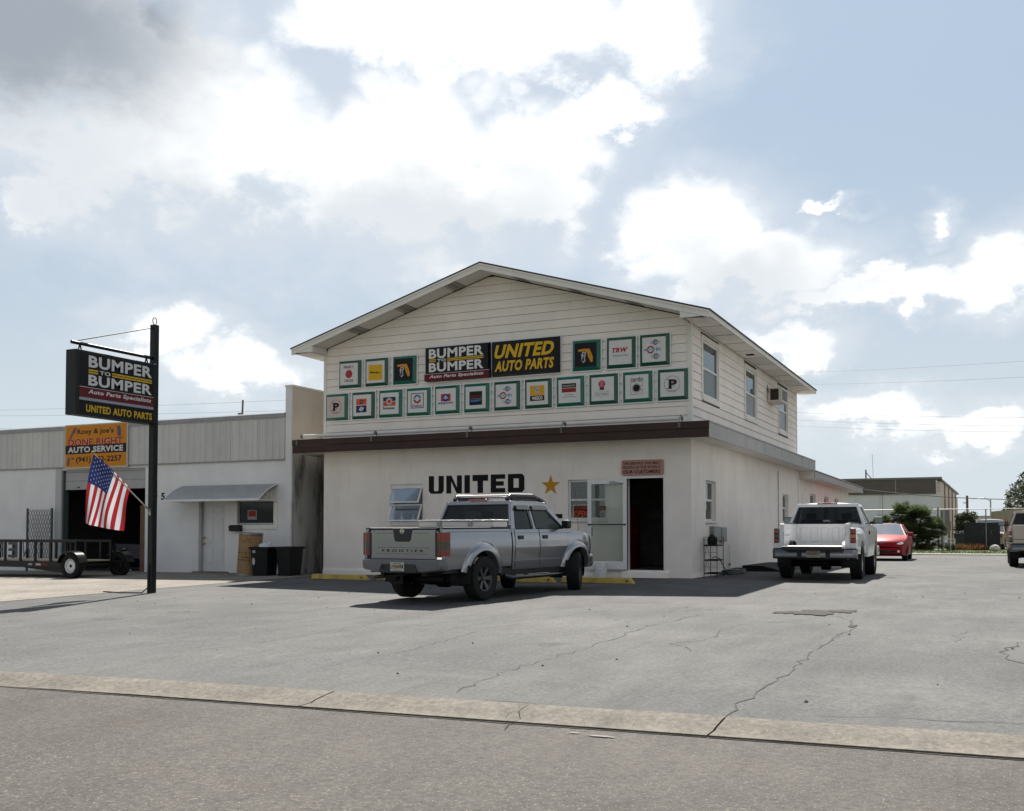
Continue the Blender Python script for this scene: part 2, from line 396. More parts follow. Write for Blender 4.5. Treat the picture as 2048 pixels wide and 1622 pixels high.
# road: one strip beyond the kerb
rm = MB(); rx = [-200, -80] + list(range(-40, 41, 4)) + [80, 200]
for i in range(len(rx) - 1):
    a, b = rx[i], rx[i + 1]
    rm.quad((a, ky(a) - .41, -.262), (b, ky(b) - .41, -.262), (b, ky(b) - 13, -.20), (a, ky(a) - 13, -.20))
tag(rm.build('road', ROAD, fix=True), kind='structure')
far = MB(); far.quad((-200, ky(-200) - 13, -.13), (200, ky(200) - 13, -.13), (200, -80, -.1), (-200, -80, -.1))
tag(far.build('far_verge', mat('verge_grass', (.07, .10, .03), .95, var=.4, vscale=.8)), kind='structure')
kr = bpy.data.objects.new('kerb', None); COL.objects.link(kr); tag(kr, kind='structure'); kr.rotation_euler = (0, 0, math.atan(KA)); kr.location = (0, -17.11, 0)
prof = [(.03, .012), (-.06, .004), (-.22, -.022), (-.27, -.036), (-.41, -.042), (-.415, -.13), (.03, -.13)]
joints = [-31.5, -28, -24.8, -21.7, -18.5, -15.4, -12.3, -9.2, -6., -2.9, 1.78, 4.92, 8.2, 11.3, 14.5, 18., 24.]
for i in range(len(joints) - 1):
    mb = MB(); n = 7; w0, w1 = joints[i] + .008, joints[i + 1] - .008; vs = []
    for k in range(n):
        x = w0 + (w1 - w0) * k / (n - 1); sk = -.12 if i in (10, 11, 9) else 0
        wob = .012 * math.sin(x * 3.1) + .008 * math.sin(x * 7.7)
        for q, (yy, zz) in enumerate(prof):
            xs_ = x + (sk * (-yy) if k in (0, n - 1) else 0)
            vs.append((xs_, yy + (wob if q in (0, 1) else 0), zz + gz(x, -17)))
    fs = [(k * 7 + q, k * 7 + (q + 1) % 7, (k + 1) * 7 + (q + 1) % 7, (k + 1) * 7 + q) for k in range(n - 1) for q in range(7)] + [tuple(range(7)), tuple(range((n - 1) * 7 + 6, (n - 1) * 7 - 1, -1))]
    mb.add(vs, fs).build('kerb_segment', KERB, kr, smooth=20)

# cracks and worn marks in the paving (thin filled seams with shapes of their own)
CRK = mat('crack_dirt', (.028, .026, .024), .95, var=.3, vscale=12)
def crack(pts, w, jag=.05, step=.16, parent=lot, z=.004, m=CRK, rnd=random.Random(3)):
    fine = []
    for (a, b) in zip(pts, pts[1:]):
        L = math.hypot(b[0] - a[0], b[1] - a[1]); n = max(2, int(L / step))
        for k in range(n): fine.append((a[0] + (b[0] - a[0]) * k / n + rnd.uniform(-jag, jag), a[1] + (b[1] - a[1]) * k / n + rnd.uniform(-jag, jag)))
    fine.append(pts[-1]); vs = []; n = len(fine)
    for i, (x, y) in enumerate(fine):
        a = fine[max(0, i - 1)]; b = fine[min(n - 1, i + 1)]; L = math.hypot(b[0] - a[0], b[1] - a[1]) or 1
        nx, ny = -(b[1] - a[1]) / L, (b[0] - a[0]) / L
        ww = w * .48 * rnd.uniform(.15, 1.3) * (.35 if i in (0, n - 1) else 1)
        for s_ in (-1, 1): vs.append((x + nx * ww * s_ * .5, y + ny * ww * s_ * .5, gz(x, y) + z))
    MB().add(vs, [(2 * i, 2 * i + 1, 2 * i + 3, 2 * i + 2) for i in range(n - 1)]).build('crack', m, parent, fix=False)
crack([(4.92, -16.7), (4.85, -15.7), (4.9, -14.4), (4.84, -12.3), (4.93, -10.3), (4.8, -9.2), (4.3, -8.3)], .035)
crack([(2.66, -16.7), (2.53, -15.3), (2.58, -13.6), (2.49, -11.1), (2.7, -9.)], .024)
crack([(.8, -16.2), (.9, -14), (.7, -12.2), (.95, -9.6)], .016)
crack([(6.9, -11.0), (6.75, -11.7), (6.62, -12.3), (6.85, -13.1), (7.2, -13.6)], .04, .09)
crack([(6.4, -9.6), (6.15, -10.6), (6.2, -11.4)], .02, .07)
crack([(6.2, -11.9), (6.6, -12.1)], .015); crack([(5.95, -12.6), (6.2, -13.0)], .015)
crack([(3.55, -10.2), (3.45, -11.2), (3.6, -12.1), (3.35, -12.7), (3.7, -13.3)], .02, .07)
crack([(3.3, -12.9), (4.1, -13.3), (4.8, -13.9)], .012); crack([(4.85, -12.2), (5.3, -12.0)], .014)
crack([(4.3, -8.3), (3.4, -8.2), (2.5, -8.5), (1.7, -9.2)], .016, .09); crack([(4.2, -8.0), (5.2, -7.6), (5.9, -8.2), (6.6, -8.6)], .014, .1)
crack([(1.2, -9.0), (1.6, -10.2), (2.2, -10.6), (2.5, -11.1)], .014, .1); crack([(2.2, -9.8), (1.4, -9.7)], .012, .08)
crack([(7.6, -16.0), (6.2, -16.25), (5.4, -16.4)], .03, .05); crack([(3.5, -16.78), (3.1, -16.8), (2.6, -16.86)], .03, .03)
crack([(3.42, -16.87), (3.5, -17.1), (3.55, -17.45)], .05, .04, parent=kr if False else lot, z=.02)
crack([(-1.5, -15.2), (-1.0, -13.2), (-1.2, -11.)], .012); crack([(5.6, -6.8), (6.2, -6.2), (6.0, -5.)], .014, .1)
crack([(3.2, -8.9), (3.3, -9.6), (2.9, -10.)], .012, .09); crack([(3.8, -9.3), (4.6, -9.6)], .012, .09)
gd = []  # strip along the kerb joint: dirt, with the joint's shadow line painted in
for k in range(160): x_ = -14 + k * .15; gd.append((x_, ky(x_) - .425))
vs = []
for (x_, y_) in gd:
    q = .002 + .016 * abs(noise.noise(Vector((x_ * 1.3, 0, 0)))) + .012 * random.random(); vs += [(x_, y_ + .012, -.2575), (x_, y_ - q, -.2575)]
MB().add(vs, [(2 * i, 2 * i + 1, 2 * i + 3, 2 * i + 2) for i in range(len(gd) - 1)]).build('gutter_dirt_shade', mat('gutter_dirt_shade', (.040, .033, .027), .95, var=.4, vscale=14), bpy.data.objects['road'], fix=False)
# spalled patch of loose dirt
pm = MB(); rr = random.Random(9)
for (cx_, cy_, a_, b_) in ((4.12, -8.15, .34, .72), (3.78, -8.3, .24, .34), (4.5, -7.8, .22, .40), (4.9, -10.0, .06, .2)):
    n = 22; pm.add([(cx_ + a_ * (k_ := rr.uniform(.55, 1.1)) * math.cos(2 * math.pi * i / n), cy_ + b_ * k_ * math.sin(2 * math.pi * i / n), gz(cx_, cy_) + .006) for i in range(n)], [tuple(range(n))])
pm.build('pothole_dirt', mat('pothole_dirt', (.022, .018, .015), .95, var=.5, vscale=16, bump=.8, bscale=90), lot, fix=False)
# pale patches of spilled cement on the road
pm = MB()
for (cx_, cy_, a_, b_) in ((4.25, -17.45, .13, .03), (4.05, -17.42, .05, .02)):
    n = 20; pm.add([(cx_ + a_ * (k_ := rr.uniform(.5, 1.1)) * math.cos(2 * math.pi * i / n), cy_ + b_ * k_ * math.sin(2 * math.pi * i / n), -.253) for i in range(n)], [tuple(range(n))])
pm.build('cement_spill', mat('cement_spill', (.17, .158, .14), .9, var=.2), bpy.data.objects['road'], fix=False)
# small stones and litter
sm = MB()
for i in range(70):
    x, y = rr.uniform(-8, 9), rr.uniform(-16, -3); s_ = rr.uniform(.006, .022)
    sm.add([(x + s_ * a, y + s_ * b, gz(x, y) + s_ * c * .8) for a, b, c in ((1, 0, .2), (0, 1, .2), (-1, 0, .2), (0, -1, .2), (0, 0, 1.2))], [(0, 1, 4), (1, 2, 4), (2, 3, 4), (3, 0, 4)])
tag(sm.build('pebbles', mat('pebble', (.03, .028, .026), .9, var=.5), fix=False), 'scattered small dark pebbles on the parking lot', 'pebbles', kind='stuff')
lw_ = MB().add([(-400, 32.6, .02), (400, 32.6, .02), (400, 1400, .02), (-400, 1400, .02)], [(0, 1, 2, 3)]).build('lawn', mat('lawn_grass', (.07, .09, .025), .95, var=.4, vscale=1.4, bump=.5, bscale=30), fix=False)
tag(lw_, kind='structure')
gm = MB(); gr_ = random.Random(5)
for i in range(5200):
    x = gr_.uniform(-3, 12); y = 32.7 + gr_.random() ** 1.5 * 9; h = gr_.uniform(.04, .13); a = gr_.uniform(0, 6.3); w = .012
    gm.add([(x - w * math.cos(a), y - w * math.sin(a), .02), (x + w * math.cos(a), y + w * math.sin(a), .02), (x + gr_.uniform(-.04, .04), y + gr_.uniform(-.04, .04), .02 + h)], [(0, 1, 2)])
tag(gm.build('grass_blades', mat('grass_blade', (.085, .125, .028), .9, var=.4, vscale=3), fix=False), 'short grass along the far pavement edge', 'grass', kind='stuff')
# ------------------------------------------------------------------ the shop: two storeys in front, one behind
W = 10.6; YB = 13.85; YE = 27.6; OV = .57; Z1, Z2 = 3.295, 3.67
shop = thing('auto_parts_shop', 'two storey white shop with gable front, sided upper floor and brown fascia band', 'building')
HF = [(-8.39, -7.37, 1.32, 2.39), (-3.17, -2.16, 1.40, 2.40), (-1.62, -.685, .17, 2.42)]
wall(MB(), 'y', 0, .22, -W, 0, -.35, Z2, HF).build('front_wall', STUCCO, shop)
HS = [(1.29, 2.30, 1.37, 2.39), (11.2, 12.22, 1.42, 2.37), (16.7, 18.0, 1.5, 2.57), (20.1, 21.3, 1.5, 2.57), (23.0, 24.2, 1.5, 2.57)]
wall(MB(), 'x', 0, -.22, .22, YE, -.35, 3.04, HS).build('side_wall', STUCCO, shop)
MB().box(-.22, .0, .22, 14.3, 3.04, Z2 - .06).build('side_wall', STUCCO, shop)
mb = MB().box(-W, -.003, YE - .22, YE, -.35, 3.1); mb.box(-W, -W + .2, .22, YE - .22, -.35, 3.1); mb.box(-W + .2, -.22, .222, YE - .222, .06, .16)
mb.box(-W + .2, -.22, .23, YE - .23, 2.9, 2.98)
mb.build('back_wall', ROOM, shop)
MB().box(-W + .25, -.25, 4.2, 4.3, .16, 2.9).build('partition_wall', mat('dim_partition', (.16, .15, .14), .9, var=.3), shop)
MB().box(-W, -.222, .222, YB, 3.13, Z2).build('floor_structure', DARK, shop)
# threshold and base flare
MB().prism([(0, .17), (-.05, .12), (-.1, -.2), (0, -.2)], 'x', -1.75, -.55).build('threshold', STUCCO, shop)
mb = MB().prism([(.0, .10), (-.03, .02), (-.05, -.3), (.0, -.3)], 'x', -W, -1.76); mb.prism([(0, .12), (.03, .02), (.06, -.3), (0, -.3)], 'y', .0, YE - .1)
mb.build('plinth', STUCCO, shop)
# ---- canopy ledge between the storeys
XL_ = -11.27
mb = MB().box(XL_, OV, -OV, -OV + .035, Z1, Z1 + .205); mb.build('fascia_board', BROWN, shop, bevel=.004)
mb = MB().box(XL_, OV + .012, -OV - .018, -OV + .03, Z1 + .21, Z2); mb.build('fascia_board', BROWN, shop, bevel=.004)
ys = [-OV + .04] + [.75 + 1.22 * i for i in range(11)] + [14.38]
for i in range(len(ys) - 1):
    MB().box(OV - .035, OV + random.uniform(0, .008), ys[i] + .004, ys[i + 1] - .004, Z1, Z2 - .03).build('fascia_panel', GREYF, shop, bevel=.004)
MB().box(OV - .05, OV + .02, -OV + .04, 14.38, Z2 - .028, Z2 + .012).build('drip_edge', GREYF, shop, bevel=.004)
mb = MB().box(XL_, OV - .04, -OV + .036, 0, Z1 + .015, Z1 + .05); mb.box(0, OV - .04, 0, 14.34, Z1 + .015, Z1 + .05); mb.build('soffit', SOFFIT, shop)
mb = MB().box(XL_, OV - .04, -OV + .036, 0, Z2 - .08, Z2 - .01); mb.box(.03, OV - .06, 0, 14.34, Z2 - .08, Z2 - .01); mb.box(XL_, -W, 0, 14.3, Z2 - .4, Z2 - .33); mb.build('ledge_roof', GREYF, shop)
MB().box(0, OV - .035, 14.345, 14.38, Z1 + .02, Z2 - .03).build('fascia_panel', GREYF, shop)
MB().box(-.1, OV - .06, 14.30, 14.405, 3.055, Z1 + .012).build('eave_return', SOFFIT, shop)
# ---- rear single storey
xr = OV - .02
yr = [14.40 + 2.03 * i for i in range(8)]
for i in range(7):
    a, b = yr[i], yr[i + 1] - .006
    za, zb = 3.30 - .012 * (i), 3.30 - .012 * (i + 1)
    MB().prism([(a, 3.05 - .012 * i), (b, 3.05 - .012 * (i + 1)), (b, zb), (a, za)], 'x', xr - .035, xr).build('fascia_panel', GREYF, shop, bevel=.003)
MB().box(-W, xr - .04, 14.4, 28.6, 3.02, 3.06).build('soffit', SOFFIT, shop)
MB().prism([(14.41, 3.31), (28.62, 3.23), (28.62, 3.26), (14.41, 3.34)], 'x', -W, xr + .03).build('rear_roof', GREYF, shop)
MB().box(-W, xr, 28.6, 28.63, 2.98, 3.22).build('fascia_panel', GREYF, shop)
MB().box(.0, .04, 14.05, 14.25, -.3, 3.04).build('pilaster', STUCCO, shop)
# ---- upper storey backing and lap siding, every board its own piece
XR = -W / 2; SL = .297; ZE = 6.06                    # ridge x, roof slope, underside of eaves at the wall
def zroof(x): return 6.11 + (W / 2 - abs(x - XR)) * SL
UW = [(.95, 2.59, 4.43, 5.92), (5.63, 7.17, 4.41, 5.90), (10.49, 12.10, 4.44, 5.90)]
MB().prism([(-W, Z2 - .05), (0, Z2 - .05), (0, 6.2), (XR, zroof(XR) + .05), (-W, 6.2)], 'y', .0, .16).build('gable_backing', DARK, shop)
wall(MB(), 'x', 0, -.16, .16, YB, Z2 - .05, 6.1, UW).build('upper_backing', DARK, shop)
mb = MB().box(-W, -.165, YB - .16, YB, Z2 - .05, 6.1); mb.box(-W, -W + .16, .16, YB - .16, Z2 - .05, 6.1); mb.box(-W + .16, -.16, .17, YB - .16, 6.06, 6.1); mb.build('upper_wall', SIDING, shop)
MB().box(-4.2, -4.1, .3, YB - .3, Z2, 6.05).build('partition_wall', ROOM, shop)
EXP = .2155
rb = random.Random(21)
def lap(a, b, z0, z1, za=None, zb=None, axis='y', holes=()):
    """one siding board from a to b (bottom length), optionally with slanted top corners"""
    segs = [(a, b)]
    for h in holes:
        if h[2] < z1 - .02 and h[3] > z0 + .02:
            n = []
            for s0, s1 in segs:
                if h[0] - .07 > s0 + .05: n.append((s0, min(s1, h[0] - .07)))
                if h[1] + .07 < s1 - .05: n.append((max(s0, h[1] + .07), s1))
            segs = n
    for s0, s1 in segs:
        mb = MB()
        b0, t0 = .032, .010
        if axis == 'y':
            ta, tb = (za if za is not None else s0), (zb if zb is not None else s1)
            mb.add([(s0, 0, z0), (s1, 0, z0), (tb, 0, z1), (ta, 0, z1), (s0, -b0, z0), (s1, -b0, z0), (tb, -t0, z1), (ta, -t0, z1)],
                   [(0, 3, 2, 1), (4, 5, 6, 7), (0, 1, 5, 4), (3, 7, 6, 2), (0, 4, 7, 3), (1, 2, 6, 5)])
        else:
            mb.add([(0, s0, z0), (0, s1, z0), (0, s1, z1), (0, s0, z1), (b0, s0, z0), (b0, s1, z0), (t0, s1, z1), (t0, s0, z1)],
                   [(0, 3, 2, 1), (4, 5, 6, 7), (0, 1, 5, 4), (3, 7, 6, 2), (0, 4, 7, 3), (1, 2, 6, 5)])
        mb.build('siding_board', SIDING, shop, fix=False)
z = Z2 + .005; row = 0
while z < zroof(XR) - .08:
    z1 = z + EXP - .006
    def lim(q): return (W / 2 if q <= 6.22 else max(.05, W / 2 - (q - 6.22) / SL))
    lo0, lo1 = lim(z), lim(z1)
    cuts = [XR - lo0 + (.09 if lo0 > 5.2 else 0)]
    p = cuts[0] + [1.35, 3.05, 2.2][row % 3] + rb.uniform(-.1, .1)
    while p < XR + lo0 - .8: cuts.append(p); p += 3.66
    cuts.append(XR + lo0 - (.09 if lo0 > 5.2 else 0))
    for i in range(len(cuts) - 1):
        a, b = cuts[i] + (.002 if i else 0), cuts[i + 1] - .002
        lap(a, b, z, z1, max(a, XR - lo1 + (.09 if lo1 > 5.2 else 0)), min(b, XR + lo1 - (.09 if lo1 > 5.2 else 0)))
    if z < 6.07:
        cuts = [.09]; p = .09 + [2.6, 4.4, 1.2][row % 3]
        while p < YB - .8: cuts.append(p); p += 3.66
        cuts.append(YB - .06)
        for i in range(len(cuts) - 1): lap(cuts[i] + (.002 if i else 0), cuts[i + 1] - .002, z, min(z1, 6.1), axis='x', holes=UW)
    z += EXP; row += 1
for x in (-W - .005, -.088):
    MB().box(x, x + .093, -.034, -.0, Z2 - .005, 6.22).build('corner_board', TRIM, shop, bevel=.003)
MB().box(0, .034, -.034, .088, Z2 - .005, 6.22).build('corner_board', TRIM, shop, bevel=.003)
MB().box(0, .034, YB - .06, YB + .02, Z2 - .005, 6.22).build('corner_board', TRIM, shop, bevel=.003)
# ---- gable roof
OE, OF = .633, .684; YR1 = 14.36; XT = W / 2 + OE
zt = lambda x: 6.245 + (XT - abs(x - XR)) * SL       # top surface
for s in (-1, 1):
    xe = XR + s * XT
    mb = MB().add([(XR, y, zt(XR) + d) for y in (-OF - .03, YR1 + .03) for d in (0, -.03)] + [(xe + s * .03, y, zt(xe) - .009 + d) for y in (-OF - .03, YR1 + .03) for d in (0, -.03)],
                  [(0, 2, 6, 4), (1, 5, 7, 3), (0, 4, 5, 1), (2, 3, 7, 6), (4, 6, 7, 5), (0, 1, 3, 2)])
    mb.build('roof_slope', SHINGLE, shop)
    # rake boards: fascia plus narrower trim above
    for (d0, d1, y0, y1) in ((.04, .085, -OF - .026, -OF + .01), (.085, .205, -OF - .008, -OF + .018)):
        mb = MB(); k = -s * .002
        mb.add([(x_, y, zt(x_) - d) for x_ in (XR, xe) for y in (y0, y1) for d in (d0, d1)], [(0, 1, 3, 2), (4, 6, 7, 5), (0, 4, 5, 1), (2, 3, 7, 6), (0, 2, 6, 4), (1, 5, 7, 3)])
        mb.build('rake_board', TRIM, shop)
    # sloping soffit under the front overhang, in panels with grey vent strips between
    N = 14
    for i in range(N):
        u0, u1 = i / N, (i + 1) / N
        q0, q1 = XR + s * u0 * (XT - OE), XR + s * u1 * (XT - OE)
        vent = i in (2, 6, 10)
        mm = mat('soffit_vent', (.30, .28, .26), .8, var=.2) if vent else SOFFIT
        ct = ((q0 + (q1 - q0) * .08, q0 + (q1 - q0) * .42), (q0 + (q1 - q0) * .5, q0 + (q1 - q0) * .84)) if vent else ((q0, q1),)
        for (e0, e1) in ct:
            mb = MB().add([(e_, y, zt(e_) - d) for e_ in (e0, e1) for y in (-OF + .019, .0) for d in (.165, .185)], [(0, 1, 3, 2), (4, 6, 7, 5), (0, 4, 5, 1), (2, 3, 7, 6), (0, 2, 6, 4), (1, 5, 7, 3)])
            mb.build('soffit_vent' if vent else 'soffit_panel', mm, shop)
        if vent:
            mb = MB().add([(e_, y, zt(e_) - d) for e_ in (q0, q1) for y in (-OF + .019, .0) for d in (.14, .16)], [(0, 1, 3, 2), (4, 6, 7, 5), (0, 4, 5, 1), (2, 3, 7, 6), (0, 2, 6, 4), (1, 5, 7, 3)])
            mb.build('soffit_panel', SOFFIT, shop)
    # eave fascia, boxed return at the front, flat soffit under the eave
    MB().box(min(xe, xe - s * .03), max(xe, xe - s * .03), -OF, YR1, 6.09, 6.222).build('eave_fascia', TRIM, shop, bevel=.003)
    x0, x1 = sorted((xe - s * .03, XR + s * (W / 2 - .06)))
    MB().prism([(x0, 6.085), (x1, 6.085), (x1, zt(x1) - .21), (x0, zt(x0) - .21)], 'y', -OF - .004, -OF + .014).build('eave_return', TRIM, shop)
    xw = XR + s * (W / 2 + .0)
    a, b = sorted((xe - s * .035, xw + s * .03))
    n = 12; yy = [-OF + .02 + (YR1 + OF - .04) * i / n for i in range(n + 1)]
    for i in range(n):
        MB().box(a, b, yy[i] + (.09 if i else .0), yy[i + 1] - .0, 6.09, 6.11).build('soffit_panel', SOFFIT, shop)
        if i: MB().box(a, b, yy[i] + .0, yy[i] + .088, 6.104, 6.115).build('soffit_vent', mat('soffit_vent', (.20, .185, .17), .8), shop)
    xi = XR + s * (W / 2 - .06)
    MB().box(min(xi, xi + .02), max(xi, xi + .02), -OF + .016, -.0, 6.085, zt(xi) - .19).build('eave_return', TRIM, shop)
MB().prism([(-W, 6.05), (0, 6.05), (XR, zroof(XR) - .12)], 'y', YB - .03, YB).build('rear_gable', SIDING, shop)
MB().box(.2, .42, 4.9, 5.15, 6.08, 6.089).build('soffit_grille', DARK, shop)

# ---- windows
def sash_window(axis, pos, u0, u1, z0, z1, sgn, parent, upper_shade=None, sill=True, mid=.5, depth=.10, m=WHITEM, low=None):
    """frame with two panes; sgn is the outward direction along the axis"""
    def bx(mb, a, b, c, d, q0, q1, mi=0):
        q0, q1 = sorted((pos + sgn * q0, pos + sgn * q1))
        return mb.box(a, b, q0, q1, c, d, mi) if axis == 'y' else mb.box(q0, q1, a, b, c, d, mi)
    w = bpy.data.objects.new('window', None); COL.objects.link(w); w.parent = parent
    f = MB(); fw = .055; zm = z0 + (z1 - z0) * mid
    bx(f, u0, u0 + fw, z0, z1, -depth, -depth + .07); bx(f, u1 - fw, u1, z0, z1, -depth, -depth + .07)
    bx(f, u0 + fw, u1 - fw, z1 - fw, z1, -depth, -depth + .068); bx(f, u0 + fw, u1 - fw, z0, z0 + fw, -depth, -depth + .068); bx(f, u0 + fw, u1 - fw, zm - .025, zm + .025, -depth, -depth + .06)
    f.build('frame', m, w, bevel=.003)
    for (a, b, dd) in ((z0 + fw, zm - .025, .02), (zm + .025, z1 - fw, .035)):
        bx(MB(), u0 + fw, u1 - fw, a, b, -depth + dd, -depth + dd + .006).build('pane', WINGLASS, w)
    if sill: bx(MB(), u0 - .03, u1 + .03, z0 - .05, z0, -depth, .05).build('sill', TRIM, w, bevel=.004)
    bx(MB(), u0 + .01, u1 - .01, zm if upper_shade else z0 + .02, z1 - .01, -depth - .07, -depth - .06).build('blind', upper_shade or mat('blind', (.16, .155, .145), .9, var=.2), w)
    if low: bx(MB(), u0 + fw, u1 - fw, z0 + fw, zm - .025, -depth + .03, -depth + .034).build('insect_screen', low, w)
    return w
SCREEN = glass('insect_screen', (.30, .30, .30), .02, .4)
CURTAIN = mat('pale_curtain', (.45, .45, .44), .9, var=.2, vscale=10)
for k, (a, b, c, d) in enumerate(UW):
    sash_window('x', .0, a + .05, b - .05, c + .05, d - .05, 1, shop, low=SCREEN, sill=False, depth=.06)
    tr = MB(); tr.box(.0, .042, a - .06, a + .05, c - .06, d + .06); tr.box(.0, .042, b - .05, b + .06, c - .06, d + .06); tr.box(.0, .041, a + .05, b - .05, d - .05, d + .06); tr.box(.0, .055, a + .05, b - .05, c - .08, c + .05)
    tr.build('window_trim', TRIM, shop, bevel=.003)
for (a, b, c, d) in HS: sash_window('x', 0, a, b, c, d, 1, shop, mid=.52, depth=.15)
sash_window('y', 0, *HF[1], -1, shop, mid=.50, depth=.13, upper_shade=mat('sign_back', (.30, .30, .29), .9, var=.15, vscale=4))
# awning window, both sashes tilted open
aw = bpy.data.objects.new('window', None); COL.objects.link(aw); aw.parent = shop
a, b, c, d = HF[0]
f = MB(); f.box(a, a + .04, .04, .12, c, d); f.box(b - .04, b, .04, .12, c, d); f.box(a + .04, b - .04, .04, .12, d - .09, d); f.box(a + .04, b - .04, .041, .119, c, c + .05); f.box(a + .04, b - .04, .045, .115, (c + d) / 2 - .06, (c + d) / 2 - .025)
f.build('frame', WHITEM, aw, bevel=.003)
MB().box(a - .02, b + .02, -.05, .05, c - .05, c).build('sill', TRIM, aw, bevel=.004)
for (zt_, zb_) in ((d - .10, 1.865), (1.83, 1.37)):
    H = zt_ - zb_; an = R(27); y0 = .03
    def T(u, v, h=0.): return (u, y0 - v * math.sin(an) - h * math.cos(an), zt_ - v * math.cos(an) + h * math.sin(an))
    L = H / math.cos(an) * .98
    f = MB()
    for (u0, u1, v0, v1) in ((a + .03, a + .065, 0, L), (b - .065, b - .03, 0, L), (a + .065, b - .065, 0, .035), (a + .065, b - .065, L - .035, L)):
        f.add([T(u, v, h) for u in (u0, u1) for v in (v0, v1) for h in (0, .03)], [(0, 1, 3, 2), (4, 6, 7, 5), (0, 4, 5, 1), (2, 3, 7, 6), (0, 2, 6, 4), (1, 5, 7, 3)])
    s_ = f.build('sash', WHITEM, aw)
    MB().quad(T(a + .065, .035, .012), T(b - .065, .035, .012), T(b - .065, L - .035, .012), T(a + .065, L - .035, .012)).build('pane', glass('sash_glass', (.8, .82, .82), .03, .02, .5), s_, fix=False)
MB().box(a - .2, b + .2, .5, .51, 1.2, 2.5).build('blind', mat('grey_shelf_back', (.22, .22, .22), .9, var=.3), aw)
MB().box(a, b, .12, .5, c - .03, c + .0).build('inner_shelf', WHITEM, aw)
# ---- glazed door, swung open flat against the wall, hinged left of the opening
dr = bpy.data.objects.new('door', None); COL.objects.link(dr); dr.parent = shop; dr.location = (-1.60, -.03, 0); dr.rotation_euler = (0, 0, R(7))
dz0, dz1, dw = .18, 2.39, .985
f = MB(); f.box(-.10, 0, -.045, 0, dz0, dz1); f.box(-dw, -dw + .10, -.045, 0, dz0, dz1); f.box(-dw + .10, -.10, -.045, 0, dz1 - .12, dz1); f.box(-dw + .10, -.10, -.045, 0, dz0, dz0 + .2)
f.build('door_frame', WHITEM, dr, bevel=.004)
MB().box(-dw + .10, -.10, -.026, -.02, dz0 + .2, dz1 - .12).build('pane', CLEAR, dr)
f = MB().tube([(-dw + .02, -.09, 1.28), (-.02, -.09, 1.28)], .012); f.box(-dw + .03, -dw + .06, -.09, -.045, 1.26, 1.30); f.box(-.06, -.03, -.09, -.045, 1.26, 1.30); f.box(-dw + .11, -dw + .125, -.06, -.045, 1.0, 1.2); f.build('push_bar', BLACK, dr)
f = MB().box(-.42, -.28, -.075, -.045, dz1 - .10, dz1 - .05); f.tube([(-.3, -.07, dz1 - .085), (.05, -.02, dz1 - .13)], .01); f.build('door_closer', STEEL, dr)
mb = MB(); F = Face((0, -.047, 0), (1, 0, 0), (0, 0, 1)); F.rect(mb, -.70, 1.63, -.52, 1.73); mb.build('door_sticker', P('3a1512'), dr, fix=False)
mb = MB(); F.text(mb, 'PULL', -.68, 1.65, -.54, 1.70, .004, bold=.02); mb.build('lettering', P('b07a60'), dr, fix=False)
f = MB(); f.box(-1.70, -1.62, -.02, .1, .17, 2.45); f.box(-.69, -.64, -.012, .1, .17, 2.45); f.box(-1.62, -.69, -.014, .1, 2.40, 2.47); f.build('door_casing', WHITEM, shop, bevel=.003)
# window lettering and notices behind the second window, seen from behind
mb = MB(); F = Face((-3.17, .125, 1.40), (1, 0, 0), (0, 0, 1))
F.text(mb, 'Interstate', .09, .70, .95, .88, .0, bold=.01, shear=.25, mirror=True); F.text(mb, 'REPAIR', .2, .58, .80, .66, .0, bold=.01, mirror=True)
mb.build('window_lettering', P('1c1c1e'), shop, fix=False)

# painted wall lettering: heavy block capitals with clipped corners
def block_letter(ch, x, z, w, h, s):
    c = .09 * w / .43 * 1.0; c = .07
    B = []
    if ch == 'U': B = [[(0, h), (s, h), (s, .42 * s + .03), (s + .03, .42 * s), (w - s - .03, .42 * s), (w - s, .42 * s + .03), (w - s, h), (w, h), (w, c), (w - c, 0), (c, 0), (0, c)]]
    if ch == 'N': B = [[(0, 0), (0, h), (s * 1.05, h), (w - s, .33 * h), (w - s, h), (w, h), (w, 0), (w - s * 1.05, 0), (s, .67 * h), (s, 0)]]
    if ch == 'I': B = [[(0, 0), (s, 0), (s, h), (0, h)]]
    if ch == 'T': B = [[(0, h), (w, h), (w, h - .34 * h), (w / 2 + s / 2, h - .34 * h), (w / 2 + s / 2, 0), (w / 2 - s / 2, 0), (w / 2 - s / 2, h - .34 * h), (0, h - .34 * h)]]
    if ch == 'E': B = [[(0, 0), (0, h), (w, h), (w, h * .75), (s, h * .75), (s, h * .62), (w * .9, h * .62), (w * .9, h * .38), (s, h * .38), (s, h * .25), (w, h * .25), (w, 0)]]
    if ch == 'D': B = [[(0, 0), (0, h), (s, h), (s, 0)], [(s, h), (w - c, h), (w, h - c), (w, c), (w - c, 0), (s, 0), (s, .25 * h), (w - s, .25 * h), (w - s, .75 * h), (s, .75 * h)]]
    return [[(x + u, z + v) for u, v in q] for q in B]
mb = MB(); F = Face((0, -.004, 0), (1, 0, 0), (0, 0, 1)); x = -7.19
for ch, w_, st in (('U', .46, .16), ('N', .47, .15), ('I', .165, .165), ('T', .46, .165), ('E', .42, .16), ('D', .47, .16)):
    for q in block_letter(ch, x, 2.115, w_, .475, st): F.poly(mb, q, .0)
    x += w_ + .075
tag(mb.build('wall_lettering', P('17171a', .8), shop, fix=False), 'black block capitals UNITED painted on the wall')
mb = MB(); F.rect(mb, -3.72, 1.44, -3.32, 1.55, 0.); mb.build('wall_lettering', P('17171a', .8), shop, fix=False)
mb = MB(); pts = []
